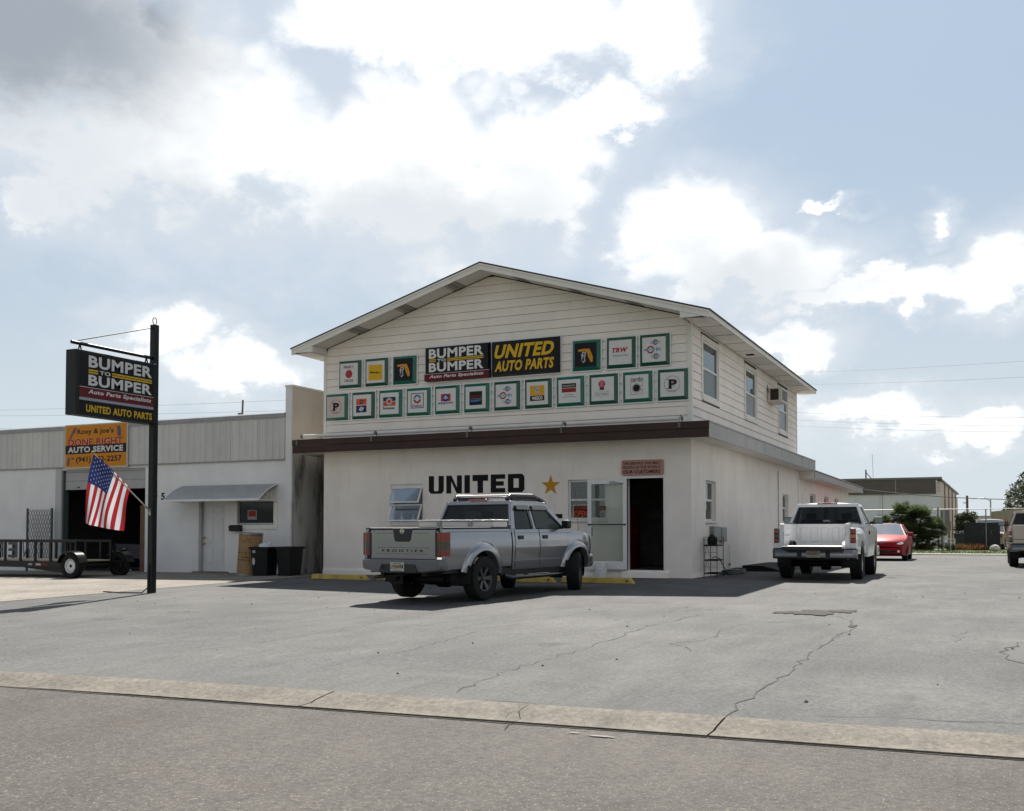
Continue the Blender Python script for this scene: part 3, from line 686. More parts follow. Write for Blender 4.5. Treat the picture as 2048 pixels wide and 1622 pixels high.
for i in range(10):
    rr_ = .275 if i % 2 == 0 else .108; a = math.pi / 2 + i * math.pi / 5; pts.append((-3.64 + rr_ * math.cos(a), 2.27 + rr_ * math.sin(a)))
F.poly(mb, pts, .0); tag(mb.build('painted_star', P('b98524', .7), shop, fix=False), 'gold five pointed star painted on the wall')
# ------------------------------------------------------------------ signs on the shop front
GRN = [mat('green_sign_frame', (.008, .135, .092), .35, var=.15), mat('dark_green_sign_frame', (.014, .085, .050), .35, var=.15)]
SW = P('cfcdca', .4)
def pan_sign(name, label, x, z, w, h, fm, face_m, art, group, sl=.074, dp=.078, trim=True):
    """pressed sign: alloy surround, sloping coloured rim, raised flat face with print"""
    t = thing(name, label, 'sign', (x, -.026, z), 0., group); t.rotation_euler = (0, R(random.uniform(-.35, .35)), 0)
    if trim: MB().box(-.03, w + .03, -.03, 0, -.03, h + .03).build('surround', ALU, t, bevel=.004)
    mb = MB(); b0, b1 = -.031, -.03 - dp
    o = [(0, b0, 0), (w, b0, 0), (w, b0, h), (0, b0, h)]; i = [(sl, b1, sl), (w - sl, b1, sl), (w - sl, b1, h - sl), (sl, b1, h - sl)]; e = .008
    i2 = [(sl + e, b1 + .006, sl + e), (w - sl - e, b1 + .006, sl + e), (w - sl - e, b1 + .006, h - sl - e), (sl + e, b1 + .006, h - sl - e)]
    mb.add(o + i + i2, [(0, 1, 5, 4), (1, 2, 6, 5), (2, 3, 7, 6), (3, 0, 4, 7), (4, 5, 9, 8), (5, 6, 10, 9), (6, 7, 11, 10), (7, 4, 8, 11)])
    mb.build('rim', fm, t, fix=False)
    MB().quad(*i2).build('face', face_m, t, fix=False)
    F = Face((sl, b1 + .006, sl), (1, 0, 0), (0, 0, 1)); fw, fh = w - 2 * sl, h - 2 * sl
    mats = []; mb = MB()
    def mi(hexc):
        if hexc not in mats: mats.append(hexc)
        return mats.index(hexc)
    art(F, mb, fw, fh, mi)
    if mb.f: mb.build('print', [P(c, .5) for c in mats], t, fix=False)
    return t
def art_perfect(F, m, w, h, c):
    F.text(m, 'PERFECT', .21 * w, .76 * h, .76 * w, .87 * h, mi=c('26242a'), bold=.02)
    F.disc(m, .5 * w, .5 * h, .19 * w, mi=c('a01f30')); F.disc(m, .5 * w, .5 * h, .14 * w, .004, c('c65a60'), r0=.125 * w); F.text(m, 'PC', .42 * w, .43 * h, .58 * w, .57 * h, .005, c('c65a60'))
    F.text(m, 'CIRCLE', .26 * w, .15 * h, .73 * w, .26 * h, mi=c('26242a'), bold=.02)
def art_yellow(F, m, w, h, c):
    F.rect(m, .13 * w, .13 * h, .87 * w, .82 * h, .002, c('d0a420')); F.text(m, 'Moog', .20 * w, .42 * h, .66 * w, .53 * h, .004, c('1d1a14'), .35, .05); F.rect(m, .62 * w, .43 * h, .8 * w, .455 * h, .004, c('5a4a18'))
FLA = [(.17, .73), (.18, .64), (.28, .66), (.36, .63), (.45, .66), (.53, .61), (.58, .56), (.60, .46), (.66, .34), (.72, .22), (.78, .18), (.82, .24), (.83, .38), (.77, .55), (.70, .68), (.66, .77), (.62, .745), (.40, .75)]
def art_florida(F, m, w, h, c):
    F.poly(m, [(u * w, v * h) for u, v in FLA], .002, c('c88a24')); F.disc(m, .70 * w, .50 * h, .035 * w, .004, c('5a3a20'), r0=.022 * w)
    F.text(m, 'P', .33 * w, .34 * h, .52 * w, .62 * h, .005, c('c9c6cc'), .12); F.text(m, 'J', .38 * w, .18 * h, .50 * w, .46 * h, .006, c('c9c6cc'), .2); F.disc(m, .42 * w, .49 * h, .11 * w, .005, c('c9c6cc'), r0=.097 * w, a0=1.8, a1=5.2); F.disc(m, .42 * w, .31 * h, .1 * w, .005, c('c9c6cc'), r0=.088 * w, a0=2.6, a1=6.2)
def art_p(F, m, w, h, c):
    F.disc(m, .5 * w, .51 * h, .325 * w, .002, c('2a2428'), r0=.312 * w, n=36); F.text(m, 'P', .36 * w, .32 * h, .70 * w, .70 * h, .004, c('221d24'), 0, .045)
    F.rect(m, .29 * w, .32 * h, .50 * w, .345 * h, .004, c('221d24')); F.rect(m, .29 * w, .675 * h, .42 * w, .70 * h, .004, c('221d24'))
    F.disc(m, .555 * w, .60 * h, .028 * w, .006, c('a03a4a')); F.rect(m, .54 * w, .40 * h, .57 * w, .54 * h, .006, c('a03a4a')); F.text(m, 'SYSTEMS', .33 * w, .225 * h, .67 * w, .265 * h, .004, c('3a343a'))
def art_ob(F, m, w, h, c):
    F.rect(m, .18 * w, .52 * h, .74 * w, .80 * h, .002, c('cf5636')); F.rect(m, .18 * w, .17 * h, .74 * w, .49 * h, .002, c('252a55'))
    for v, k in ((.66, '3a2c30'), (.33, 'cfcdd6')):
        F.disc(m, .46 * w, v * h, .10 * w, .004, c(k), r0=.06 * w); F.poly(m, [(.31 * w, (v - .06) * h), (.58 * w, v * h), (.62 * w, (v + .07) * h), (.36 * w, (v + .0) * h)], .005, c(k))
    F.text(m, 'AUTO', .36 * w, .655 * h, .56 * w, .69 * h, .007, c('cfcdd6'))
def art_permatex(F, m, w, h, c):
    F.rect(m, .17 * w, .60 * h, .83 * w, .79 * h, .002, c('2b3352')); F.rect(m, .17 * w, .39 * h, .83 * w, .575 * h, .002, c('c9482e'))
    F.disc(m, .5 * w, .59 * h, .175 * w, .004, c('cfcdca')); F.disc(m, .5 * w, .59 * h, .165 * w, .005, c('4a4a60'), r0=.145 * w); F.disc(m, .5 * w, .59 * h, .095 * w, .006, c('c23a30'))
    for k in range(10): a = k * math.pi / 5; F.disc(m, .5 * w + .15 * w * math.cos(a), .59 * h + .15 * w * math.sin(a), .022 * w, .007, c('55556a'), n=6)
    F.text(m, 'Permatex', .16 * w, .23 * h, .80 * w, .345 * h, .004, c('26252c'), .2, .03)
def art_delco(F, m, w, h, c):
    F.frame(m, .17 * w, .20 * h, .83 * w, .88 * h, .03 * w, .002, c('23263f')); F.disc(m, .5 * w, .62 * h, .195 * w, .003, c('557a94'), r0=.105 * w, a0=.12, a1=3.02); F.disc(m, .5 * w, .61 * h, .195 * w, .003, c('9a3a2a'), r0=.105 * w, a0=3.26, a1=6.16)
    F.text(m, 'Delco', .24 * w, .26 * h, .76 * w, .365 * h, .004, c('33506a'), 0, .02)
def art_arrow(F, m, w, h, c):
    F.rect(m, .25 * w, .42 * h, .73 * w, .75 * h, .002, c('b2332c')); F.disc(m, .49 * w, .57 * h, .165 * w, .004, c('26327a'), n=14); F.poly(m, [(.35 * w, .53 * h), (.49 * w, .69 * h), (.63 * w, .53 * h), (.56 * w, .56 * h), (.49 * w, .63 * h), (.42 * w, .56 * h)], .006, c('d6d4d6')); F.poly(m, [(.42 * w, .52 * h), (.49 * w, .58 * h), (.56 * w, .52 * h), (.51 * w, .53 * h), (.50 * w, .50 * h), (.48 * w, .50 * h), (.47 * w, .53 * h)], .006, c('d6d4d6'))
    F.text(m, 'ARROW', .09 * w, .30 * h, .87 * w, .385 * h, .004, c('232c52'), 0, .035)
def art_blue(F, m, w, h, c):
    F.rect(m, .20 * w, .17 * h, .82 * w, .77 * h, .002, c('19181c')); F.text(m, 'Delmonde', .24 * w, .51 * h, .76 * w, .61 * h, .004, c('7e2a22'), .2, .03); F.text(m, 'AUTO PRODUCTS', .24 * w, .43 * h, .80 * w, .465 * h, .004, c('b9b7b4')); F.poly(m, [(.25 * w, .39 * h), (.78 * w, .41 * h), (.76 * w, .36 * h), (.60 * w, .31 * h), (.26 * w, .32 * h)], .004, c('3f6fae'))
def art_circles(F, m, w, h, c):
    for (u, v, r_, a) in ((.56, .78, .11, .70), (.36, .50, .155, .62), (.58, .23, .115, .72)):
        top = '2a2f48' if r_ < .15 else '9c2a2c'
        F.disc(m, u * w, v * h, r_ * w, .002, c(top), r0=r_ * .62 * w, a0=.2, a1=2.95); F.disc(m, u * w, v * h, r_ * w, .002, c('9c2a2c'), r0=r_ * .62 * w, a0=3.35, a1=6.1)
        F.text(m, 'MONROE' if r_ > .15 else 'RAMCO', (u - r_ * 1.75) * w, (v - .05) * h, (u + r_ * (2.9 if r_ > .15 else 1.7)) * w, (v + .055) * h, .005, c('6d9cb8'), .25, .02)
    F.poly(m, [(.60 * w, .50 * h), (.63 * w, .55 * h), (.66 * w, .50 * h), (.63 * w, .45 * h)], .006, c('2f78b0')); F.rect(m, .622 * w, .39 * h, .638 * w, .61 * h, .006, c('5f9cc4'))
def art_trw(F, m, w, h, c):
    F.text(m, 'TRW', .15 * w, .49 * h, .83 * w, .68 * h, .003, c('a3272c'), .3, .05); F.text(m, 'Automotive Parts', .18 * w, .34 * h, .83 * w, .42 * h, .003, c('5c86ac'), .15, .01)
def art_wesco(F, m, w, h, c):
    F.rect(m, .17 * w, .40 * h, .83 * w, .83 * h, .002, c('cf9a1e')); F.rect(m, .17 * w, .18 * h, .83 * w, .395 * h, .002, c('1d1c22')); F.text(m, 'WESCO', .26 * w, .22 * h, .75 * w, .36 * h, .004, c('e4e0dc'), 0, .03)
    for (u, v, r_) in ((.42, .72, .055), (.50, .63, .09), (.60, .70, .045), (.44, .52, .045), (.58, .49, .05), (.54, .74, .04)): F.disc(m, u * w, v * h, r_ * w, .004 + r_ * .01, c('b9b6b4'), n=7); F.disc(m, u * w, v * h, r_ * .5 * w, .006 + r_ * .01, c('6a6a70'), n=6)
def art_hawk(F, m, w, h, c):
    F.rect(m, .16 * w, .64 * h, .80 * w, .82 * h, .002, c('201c20')); F.text(m, 'BLACKHAWK', .21 * w, .69 * h, .75 * w, .76 * h, .004, c('c4c0bc'), 0, .02); F.rect(m, .16 * w, .45 * h, .80 * w, .62 * h, .002, c('8f2424'))
    F.text(m, 'automotive', .32 * w, .33 * h, .67 * w, .38 * h, .003, c('3a3a40')); F.text(m, 'service equipment', .18 * w, .23 * h, .80 * w, .29 * h, .003, c('3a3a40'))
def art_ribbon(F, m, w, h, c):
    F.poly(m, [(.38 * w, .60 * h), (.56 * w, .60 * h), (.57 * w, .43 * h), (.52 * w, .47 * h), (.47 * w, .44 * h), (.42 * w, .47 * h), (.37 * w, .43 * h)], .002, c('33333c')); F.disc(m, .47 * w, .70 * h, .15 * w, .004, c('b03444')); F.disc(m, .47 * w, .70 * h, .115 * w, .005, c('d08a8e'), r0=.105 * w)
    for k, s_ in enumerate(('THE', 'BEST', '1st')): F.text(m, s_, .41 * w, (.74 - .065 * k) * h, .53 * w, (.785 - .065 * k) * h, .007, c('e0c8c8'))
    F.frame(m, .17 * w, .20 * h, .77 * w, .38 * h, .012 * w, .003, c('8aa06e')); F.text(m, 'S-K TOOLS', .22 * w, .255 * h, .73 * w, .325 * h, .004, c('708a4e'), .1, .02)
def art_cardo(F, m, w, h, c):
    F.text(m, 'cardo', .24 * w, .72 * h, .76 * w, .885 * h, .003, c('1d1c20'), 0, .012)
    k = c('2a292e'); F.frame(m, .24 * w, .18 * h, .74 * w, .70 * h, .012 * w, .002, k); F.rect(m, .66 * w, .37 * h, .76 * w, .51 * h, .0026, c('cfcdca'))
    F.disc(m, .49 * w, .44 * h, .195 * w, .003, c('cfcdca')); F.disc(m, .49 * w, .44 * h, .185 * w, .004, k, r0=.172 * w); F.disc(m, .49 * w, .44 * h, .15 * w, .004, c('141417'))
    F.rect(m, .64 * w, .505 * h, .76 * w, .517 * h, .004, k); F.rect(m, .64 * w, .363 * h, .76 * w, .375 * h, .004, k)
BLK = P('151419', .45)
row2 = [('round P emblem', art_p, 0, P('c4b3ab', .4)), ('orange and blue block emblem', art_ob, 1, SW), ('red white and blue gear emblem', art_permatex, 0, SW), ('red and blue ring in a square frame', art_delco, 0, SW), ('red square with white arrow', art_arrow, 0, SW), ('black square with blue wave', art_blue, 0, SW),
        ('three red rings and a chipped top corner', art_circles, 1, SW), ('yellow and black square emblem', art_wesco, 1, SW), ('black bar above a dark red bar', art_hawk, 0, SW), ('red rosette above a green boxed word', art_ribbon, 1, SW), ('black disc in a squared letter c', art_cardo, 0, SW), ('round P emblem', art_p, 1, SW)]
where = {0: ', leftmost of lower row', 11: ', rightmost of lower row'}
for i, (nm, art, g_, fm) in enumerate(row2):
    pan_sign('brand_sign', 'green framed sign with ' + nm + where.get(i, ', lower sign row'), -10.505 + .8823 * i, 4.215 + .0036 * i, .752, .748, GRN[g_], fm, art, 'green framed square signs on the shop front')
for nm, x, art, g_, fm in (('PERFECT CIRCLE and a red disc', -10.065, art_perfect, 1, SW), ('a yellow square', -9.19, art_yellow, 1, SW), ('orange state map on black, left of the big signs', -8.297, art_florida, 0, BLK), ('orange state map on black, right of the big signs', -3.016, art_florida, 0, BLK),
                           ('red italic letters TRW', -2.105, art_trw, 1, SW), ('three red rings, rightmost of upper row', -1.245, art_circles, 1, SW)):
    pan_sign('brand_sign', 'green framed sign with ' + nm, x, 5.105 + (.01 if x > -4 else 0), .75, .765, GRN[g_], fm, art, 'green framed square signs on the shop front')
def art_bumper(F, m, w, h, c):
    F.text(m, 'BUMPER', .055 * w, .655 * h, .93 * w, .95 * h, .004, c('d5d2cf'), 0, .034); F.text(m, 'BUMPER', .055 * w, .245 * h, .93 * w, .53 * h, .004, c('d5d2cf'), 0, .034)
    F.text(m, 'TO', .19 * w, .555 * h, .33 * w, .635 * h, .004, c('d5d2cf'), 0, .03); y_ = c('c9a02e')
    for v in (.555, .605): F.rect(m, .06 * w, v * h, .17 * w, (v + .033) * h, .004, y_); F.rect(m, .35 * w, v * h, .93 * w, (v + .033) * h, .004, y_)
    F.rect(m, -.02 * w, -.03 * h, 1.02 * w, .185 * h, .003, c('5e1620')); F.rect(m, -.02 * w, .185 * h, 1.02 * w, .197 * h, .004, c('c9b8b6')); F.text(m, 'Auto Parts Specialists', .06 * w, .03 * h, .93 * w, .155 * h, .005, c('d5c8c8'), .25, .03)
def art_united(F, m, w, h, c):
    F.text(m, 'UNITED', .04 * w, .49 * h, .95 * w, .90 * h, .004, c('d1a627'), .28, .042); F.text(m, 'AUTO PARTS', .04 * w, .10 * h, .95 * w, .42 * h, .004, c('d1a627'), .22, .042)
BLKF = mat('black_sign_rim', (.008, .008, .011), .35, var=.1, spec=.2)
pan_sign('shop_sign', 'black BUMPER TO BUMPER sign with red strip on the gable wall', -7.23, 5.106, 1.93, .93, BLKF, BLK, art_bumper, 'large black signs on the gable wall', .03, .12)
pan_sign('shop_sign', 'black sign with yellow UNITED AUTO PARTS on the gable wall', -5.245, 5.11, 1.90, .925, BLKF, BLK, art_united, 'large black signs on the gable wall', .03, .12)
t = thing('door_sign', 'pinkish sign WE SERVICE THE BEST PEOPLE above the open door', 'sign', (-1.735, -.004, 2.475))
rp = lambda w, h, r_: [(x + r_ * math.cos(a), z + r_ * math.sin(a)) for (x, z, s) in ((w - r_, h - r_, 0), (r_, h - r_, 1), (r_, r_, 2), (w - r_, r_, 3)) for a in [s * math.pi / 2 + k * math.pi / 8 for k in range(5)]]
MB().prism(rp(1.06, .372, .045), 'y', -.05, 0).build('panel', P('a87f74', .6), t, bevel=.006)
F = Face((.0, -.051, 0), (1, 0, 0), (0, 0, 1))
for (tx, v0, v1, bo) in (('WE SERVICE THE BEST', .69, .86, .02), ('PEOPLE IN THE WORLD', .43, .60, .015), ('OUR CUSTOMERS', .11, .34, .03)):
    mb = MB(); F.text(mb, tx, .053, v0 * .372, .986, v1 * .372, .003, 0, 0, bo); mb.build('lettering', P('2c2326'), t, fix=False)
# OPEN sign inside the window
t = thing('open_sign', 'black and orange YES WE ARE OPEN sign behind the shop window', 'sign', (-3.07, .095, 1.455))
MB().box(0, .42, 0, .008, 0, .32).build('border', P('cfcac4'), t)
mb = MB(); F = Face((0, -.002, 0), (1, 0, 0), (0, 0, 1)); F.rect(mb, .015, .0, .405, .305, 0, 0); F.text(mb, "YES WE'RE", .04, .21, .38, .28, .002, 1, 0, .02); F.text(mb, 'OPEN', .03, .015, .39, .18, .002, 1, 0, .04); mb.build('lettering', [P('201a18'), P('c8502c')], t, fix=False)
# white bottles on the sill of the tilted window
for k, (x, s_) in enumerate(((-8.17, 1.35), (-7.80, 1.1), (-7.65, .85), (-7.50, .6))):
    t = thing('bottle', ['large white jug at the left end of the tilted window sill', 'tall white bottle second from left on the window sill', 'short white bottle third on the window sill', 'smallest white bottle at the right end of the sill'][k], 'bottle', (x, .22, 1.322), group='white bottles on the window sill')
    pr = [(0, 0), (.042, 0), (.046, .01), (.046, .10), (.03, .14), (.012, .17), (.010, .20)]
    MB().lathe([(r_ * s_, h_ * s_) for r_, h_ in pr], 14).build('body', P('b9bcc0', .4), t, smooth=40)
    MB().lathe([(.013 * s_, .185 * s_), (.013 * s_, .215 * s_), (.003 * s_, .24 * s_), (0, .24 * s_)], 10).build('cap', P('c9ccd0', .4), t, smooth=40)
# ---- long strip light on brackets along the brown fascia
t = thing('strip_light', 'long white tube light on brackets above the brown fascia', 'light', (0, -.36, 3.665))
xs = [-11.1, -8.63, -5.72, -3.1, -.12]
for i in range(4):
    MB().tube([(xs[i] + .06, 0, .115), (xs[i + 1] - .06, 0, .115)], .052, 12).build('tube', mat('light_tube', (.62, .60, .57), .4, var=.1), t, smooth=50)
for x in xs:
    f = MB().tube([(x, .02, 0), (x, .02, .07), (x - .03, -.02, .19)], .012, 6); f.box(x - .022, x + .022, -.04, .05, .07, .15); f.box(x - .03, x + .03, -.235, .04, -.0, .012); f.box(x - .03, x + .03, -.245, -.232, -.14, .012)
    f.build('bracket', mat('bracket_grey', (.10, .095, .09), .6, var=.3), t)
# ---- window air conditioner sticking out of the rear upper window
t = thing('air_conditioner', 'boxy cream air conditioner sticking out high on the side wall', 'air conditioner', (.034, 8.7, 5.19))
MB().box(0, .44, 0, .95, 0, .44).build('casing', mat('ac_casing', (.55, .50, .44), .5, var=.12, dirt=(.3, .25, .2), dscale=3), t, bevel=.012)
f = MB()
for k in range(14): f.box(.10, .34, -.006, .0, .07 + k * .022, .08 + k * .022)
f.box(.09, .35, -.003, 0, .05, .40, 1); f.build('side_louvre', [BLACK, mat('rusty_louvre', (.06, .03, .022), .8)], t)
f = MB().box(.44, .446, .07, .88, .06, .38, 1)
for k in range(24): f.box(.446, .452, .09 + k * .033, .096 + k * .033, .06, .38)
f.build('rear_coil', [STEEL, mat('coil', (.30, .28, .26), .6)], t)
MB().tube([(.05, -.03, .28), (.02, -.06, .42), (.0, -.02, .52)], .012, 6).build('cable', mat('teal_cable', (.02, .05, .045), .6), t)
# ---- wall fittings on the side wall
def ebox(y0, y1, z0, z1, dpt, label):
    t = thing('meter_box', label, 'electrical box', (0, y0, z0), group='grey boxes on the side wall')
    MB().box(.002, dpt, 0, y1 - y0, 0, z1 - z0).build('case', mat('grey_box', (.20, .20, .19), .55, var=.1), t, bevel=.006)
    MB().box(dpt, dpt + .006, .02, y1 - y0 - .02, .02, z1 - z0 - .02).build('cover', mat('grey_box2', (.23, .23, .22), .5, var=.1), t)
ebox(1.63, 2.33, .86, 1.24, .12, 'larger grey box on the side wall below the window')
ebox(2.55, 3.12, .85, 1.22, .08, 'smaller grey box on the side wall, farther from the corner')
t = thing('stand_pipe', 'slim pale pipe with an elbow on the side wall', 'pipe', (.045, 3.55, 0))
MB().tube([(0, 0, 0), (0, 0, .70), (.0, .02, .74), (-.045, .02, .75)], .02).build('pipe', WHITEM, t, smooth=40); MB().box(-.03, .03, -.03, .03, .2, .26).build('clamp', STEEL, t)
t = thing('conduit', 'thin grey conduit running up the side wall to the eave', 'conduit', (.02, 10.4, .9)); MB().tube([(0, 0, 0), (0, 0, 2.2)], .014).build('pipe', STEEL, t)
t = thing('access_panel', 'pale blank panel on the side wall between rear windows', 'panel', (.0, 14.9, 1.9)); MB().box(.001, .02, 0, .9, 0, .62).build('plate', TRIM, t, bevel=.004)
# wire display rack against the side wall
t = thing('wire_rack', 'black wire rack with three shelves standing at the shop corner', 'rack', (.10, .72, 0))
f = MB()
for (x, y) in ((0, 0), (.32, 0), (0, .62), (.32, .62)): f.tube([(x, y, 0), (x, y, .98)], .008, 6)
f.build('frame', BLACK, t)
for z in (.1, .42, .78):
    f = MB().tube([(0, 0, z), (.32, 0, z), (.32, .62, z), (0, .62, z)], .009, 6, closed=True)
    for k in range(6): f.tube([(0, .1 * k + .06, z), (.32, .1 * k + .06, z)], .004, 5)
    f.box(0, .32, .0, .008, z - .025, z); f.box(.315, .323, 0, .62, z - .025, z); f.build('shelf', BLACK, t)
f = MB()
for z in (.9, .97): f.tube([(0, 0, z), (.32, 0, z), (.32, .62, z), (0, .62, z)], .005, 5, closed=True)
f.tube([(0, 0, .1), (0, .3, .42), (0, .62, .1)], .004, 5); f.tube([(0, 0, .42), (0, .3, .78), (0, .62, .42)], .004, 5); f.tube([(.32, 0, .25), (0, 0, .25)], .004, 5); f.tube([(.32, 0, .6), (0, 0, .6)], .004, 5); f.build('rail', BLACK, t)
t = thing('oil_can', 'round black container on the top shelf of the wire rack', 'container', (.2, 1.12, .79))
MB().lathe([(0, 0), (.10, 0), (.115, .03), (.115, .15), (.08, .2), (.03, .21), (.03, .24), (0, .24)], 16).build('body', RUBBER, t, smooth=40); MB().tube([(-.06, 0, .2), (0, 0, .29), (.06, 0, .2)], .01, 6).build('handle', RUBBER, t)
# garden hose, tap and rubber ramp
t = thing('hose', 'coiled dark green hose lying along the side wall', 'hose', (.28, 3.0, .0))
pts = []
for k in range(150):
    a = k * .36; r_ = .28 + .12 * math.sin(k * .11); pts.append((r_ * math.cos(a) * .55, (r_ + .42) * math.sin(a) * 1.25, .03 + .0006 * k + .02 * math.sin(k * .7)))
MB().tube(pts, .014, 6).build('coil', mat('hose_rubber', (.016, .03, .022), .5), t, smooth=60)
MB().tube([(.1, -.95, .05), (-.02, -.95, .2), (-.1, -1.05, .42), (-.2, -1.15, .47), (-.26, -1.15, .45)], .014, 6).build('tail', mat('hose_rubber', (.016, .03, .022), .5), t, smooth=60)
t = thing('rubber_ramp', 'low dark rubber ramp beside the side wall behind the hose', 'ramp', (.05, 5.0, 0))
MB().prism([(0, 0), (.0, .16), (.55, .16), (1.15, .0)], 'y', 0, 3.6).build('wedge', RUBBER, t, bevel=.01)
# ---- inside the doorway
t = thing('vending_machine', 'red vending machine with pale front just inside the door', 'vending machine', (-1.86, .9, .16))
MB().box(-.60, .02, .02, .8, 0, 1.60).build('cabinet', P('4a0c12', .4), t, bevel=.015)
MB().box(-.58, .0, -.005, .02, .38, 1.56).build('front_panel', P('8a8a86', .4), t, bevel=.004)
mb = MB(); F = Face((.023, .1, .4), (0, 1, 0), (0, 0, 1)); F.text(mb, 'COLD', .08, .5, .6, .62, .0, 0, 0, .02); mb.build('lettering', P('8a3a3a'), t, fix=False)
for k, (x, y, z, c_, lb) in enumerate(((-1.0, 2.6, .16, '6a6a66', 'grey carton low on the floor inside the doorway'), (-1.05, 2.7, .85, '7d7d78', 'pale carton on a shelf inside the doorway'), (-.55, 2.2, .45, '8a7a2e', 'yellowish carton at right inside the doorway'))):
    t = thing('carton', lb, 'box', (x, y, z), .1 * k, group='cartons inside the shop')
    MB().box(0, .24, 0, .25, 0, .3).build('case', P(c_, .8), t, bevel=.004); MB().box(.02, .22, -.004, 0, .05, .2).build('paper_label', P('8f8f8b', .8), t)
t = thing('shelf_unit', 'dark shelving unit deep inside the doorway', 'shelf', (-1.3, 2.5, .16))
f = MB()
for z in (.28, .68, 1.2, 1.7): f.box(0, 1.05, 0, .45, z - .02, z)
for x in (0, 1.02): f.box(x, x + .03, 0, .45, 0, 1.9)
f.build('frame', mat('dark_shelf', (.03, .028, .026), .8), t)
# ---- bucket and yellow wheel stops
t = thing('bucket', 'white plastic bucket on the ground beside the open door', 'bucket', (-2.16, -.36, gz(-2.2, -.3)))
MB().lathe([(0, 0), (.125, 0), (.13, .01), (.145, .30), (.155, .30), (.155, .33), (.147, .335), (.147, .36), (.155, .36), (.155, .375), (.0, .375)], 24).build('body', mat('bucket_plastic', (.70, .70, .71), .4, var=.08), t, smooth=35)
f = MB().lathe([(.1535, .10), (.1535, .104)], 24); f.tube([(-.155, 0, .33), (-.12, -.1, .22), (0, -.165, .17), (.12, -.1, .22), (.155, 0, .33)], .004, 5); f.build('handle', STEEL, t)
YEL = mat('yellow_paint', (.42, .30, .055), .7, var=.22, vscale=6, dirt=(.14, .12, .09), dscale=4, damt=.7)
first = None
for k, (x0, x1, lb) in enumerate(((-9.30, -7.56, 'yellow concrete wheel stop nearest the trash cans'), (-7.46, -5.72, 'yellow wheel stop mostly hidden behind the silver truck bed'), (-4.25, -2.51, 'yellow wheel stop seen beneath the silver truck'), (-2.42, -.63, 'yellow wheel stop in front of the open door'))):
    t = thing('wheel_stop', lb, 'wheel stop', (x0, -2.33, gz((x0 + x1) / 2, -2.3)), 0, 'yellow wheel stops along the shop front')
    L = x1 - x0
    MB().add([(0, -.085, 0), (L, -.085, 0), (L, .085, 0), (0, .085, 0), (.10, -.06, .125), (L - .10, -.06, .125), (L - .10, .06, .125), (.10, .06, .125)], [(0, 3, 2, 1), (4, 5, 6, 7), (0, 1, 5, 4), (1, 2, 6, 5), (2, 3, 7, 6), (3, 0, 4, 7)]).build('block', YEL, t, bevel=.012)
    mb = MB(); mb.disc((L - .16, -.074, .06), .03, (1, 0, 0), (0, .2, 1), 12); mb.disc((.05, -.079, .045), .03, (1, 0, 0), (0, .2, 1), 12); mb.build('anchor_hole', mat('rust', (.10, .06, .04), .9), t, fix=False)
# ------------------------------------------------------------------ garage next door
gar = thing('garage_building', 'low white garage with ribbed metal fascia and open roll up bay', 'building')
XP = -11.93
H2 = [(-20.93, -17.25, -.5, 3.1), (-15.16, -14.08, -.5, 2.02), (-13.69, -12.34, 1.30, 2.02)]
wall(MB(), 'y', 0, .2, -34, XP, -.5, 3.3, H2).build('front_wall', STUCCO2, gar)
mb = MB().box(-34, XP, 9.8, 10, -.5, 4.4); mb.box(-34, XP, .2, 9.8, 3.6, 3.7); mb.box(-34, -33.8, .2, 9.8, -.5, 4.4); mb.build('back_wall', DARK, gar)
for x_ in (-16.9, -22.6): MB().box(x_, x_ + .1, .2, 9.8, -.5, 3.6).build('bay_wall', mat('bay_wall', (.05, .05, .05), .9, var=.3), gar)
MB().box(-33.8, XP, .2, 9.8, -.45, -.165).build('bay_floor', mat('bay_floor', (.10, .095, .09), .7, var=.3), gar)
# mould-streaked party wall; the lower piece also has shade painted into its dark colour
MB().box(XP, -11.68, -.03, 14., -.5, 3.35).build('party_wall', MILDEW_SHADE, gar)
MB().box(XP, -11.68, -.03, 14., 3.35, 5.27).build('party_wall', stained('cream_stucco', (.60, .545, .46), (.22, .19, .165), .5, (1.5, 1.5, .5), 1.2, .52, .78), gar)
MB().box(XP - .02, -11.66, -.05, 14., 5.27, 5.33).build('wall_cap', TRIM, gar, bevel=.006)
MB().box(XP - .002, -11.72, -.034, -.031, .0, 5.26).build('pier_face', STUCCO2, gar)
# ribbed fascia, panel by panel
pw = .99; n = 0; x1 = XP - .01
FM = [stained('fascia_metal_%d' % k, c, (.30, .29, .28), .35, (1.5, 1.5, .5), 1.2, .5, .8, .05, 20., .5) for k, c in enumerate(((.52, .51, .49), (.55, .535, .515), (.50, .49, .475)))]
base_panel = None
while x1 > -27:
    if base_panel is None:
        mb = MB(); pts = []
        for k in range(4):
            u = k * pw / 4 + .005; pts += [(u, -.05), (u + .03, -.075), (u + .06, -.075), (u + .085, -.05)]
        pts += [(pw - .006, -.05)]
        poly = pts + [(pw - .006, -.01), (.005, -.01)]
        base_panel = MB().prism(poly, 'z', 3.20, 4.40).build('fascia_panel', FM[0], gar); base_panel.location = (x1 - pw, 0, 0)
    else:
        c = share(base_panel, gar, (x1 - pw, 0, 0)); 
        if n % 3: c.data = c.data.copy(); c.data.materials[0] = FM[n % 3]
    x1 -= pw; n += 1
for k in range(6):
    a = XP - .002 - 3.05 * k; b = a - 3.045
    MB().prism([(-.09, 4.40), (-.09, 4.52), (-.02, 4.56), (.1, 4.56), (.1, 4.40)], 'x', b, a).build('roof_flashing', mat('roof_flashing', (.26, .26, .27), .5, var=.15), gar)
MB().box(-34, XP, .12, 9.9, 4.38, 4.45).build('roof', mat('flat_roof', (.30, .30, .30), .9), gar)
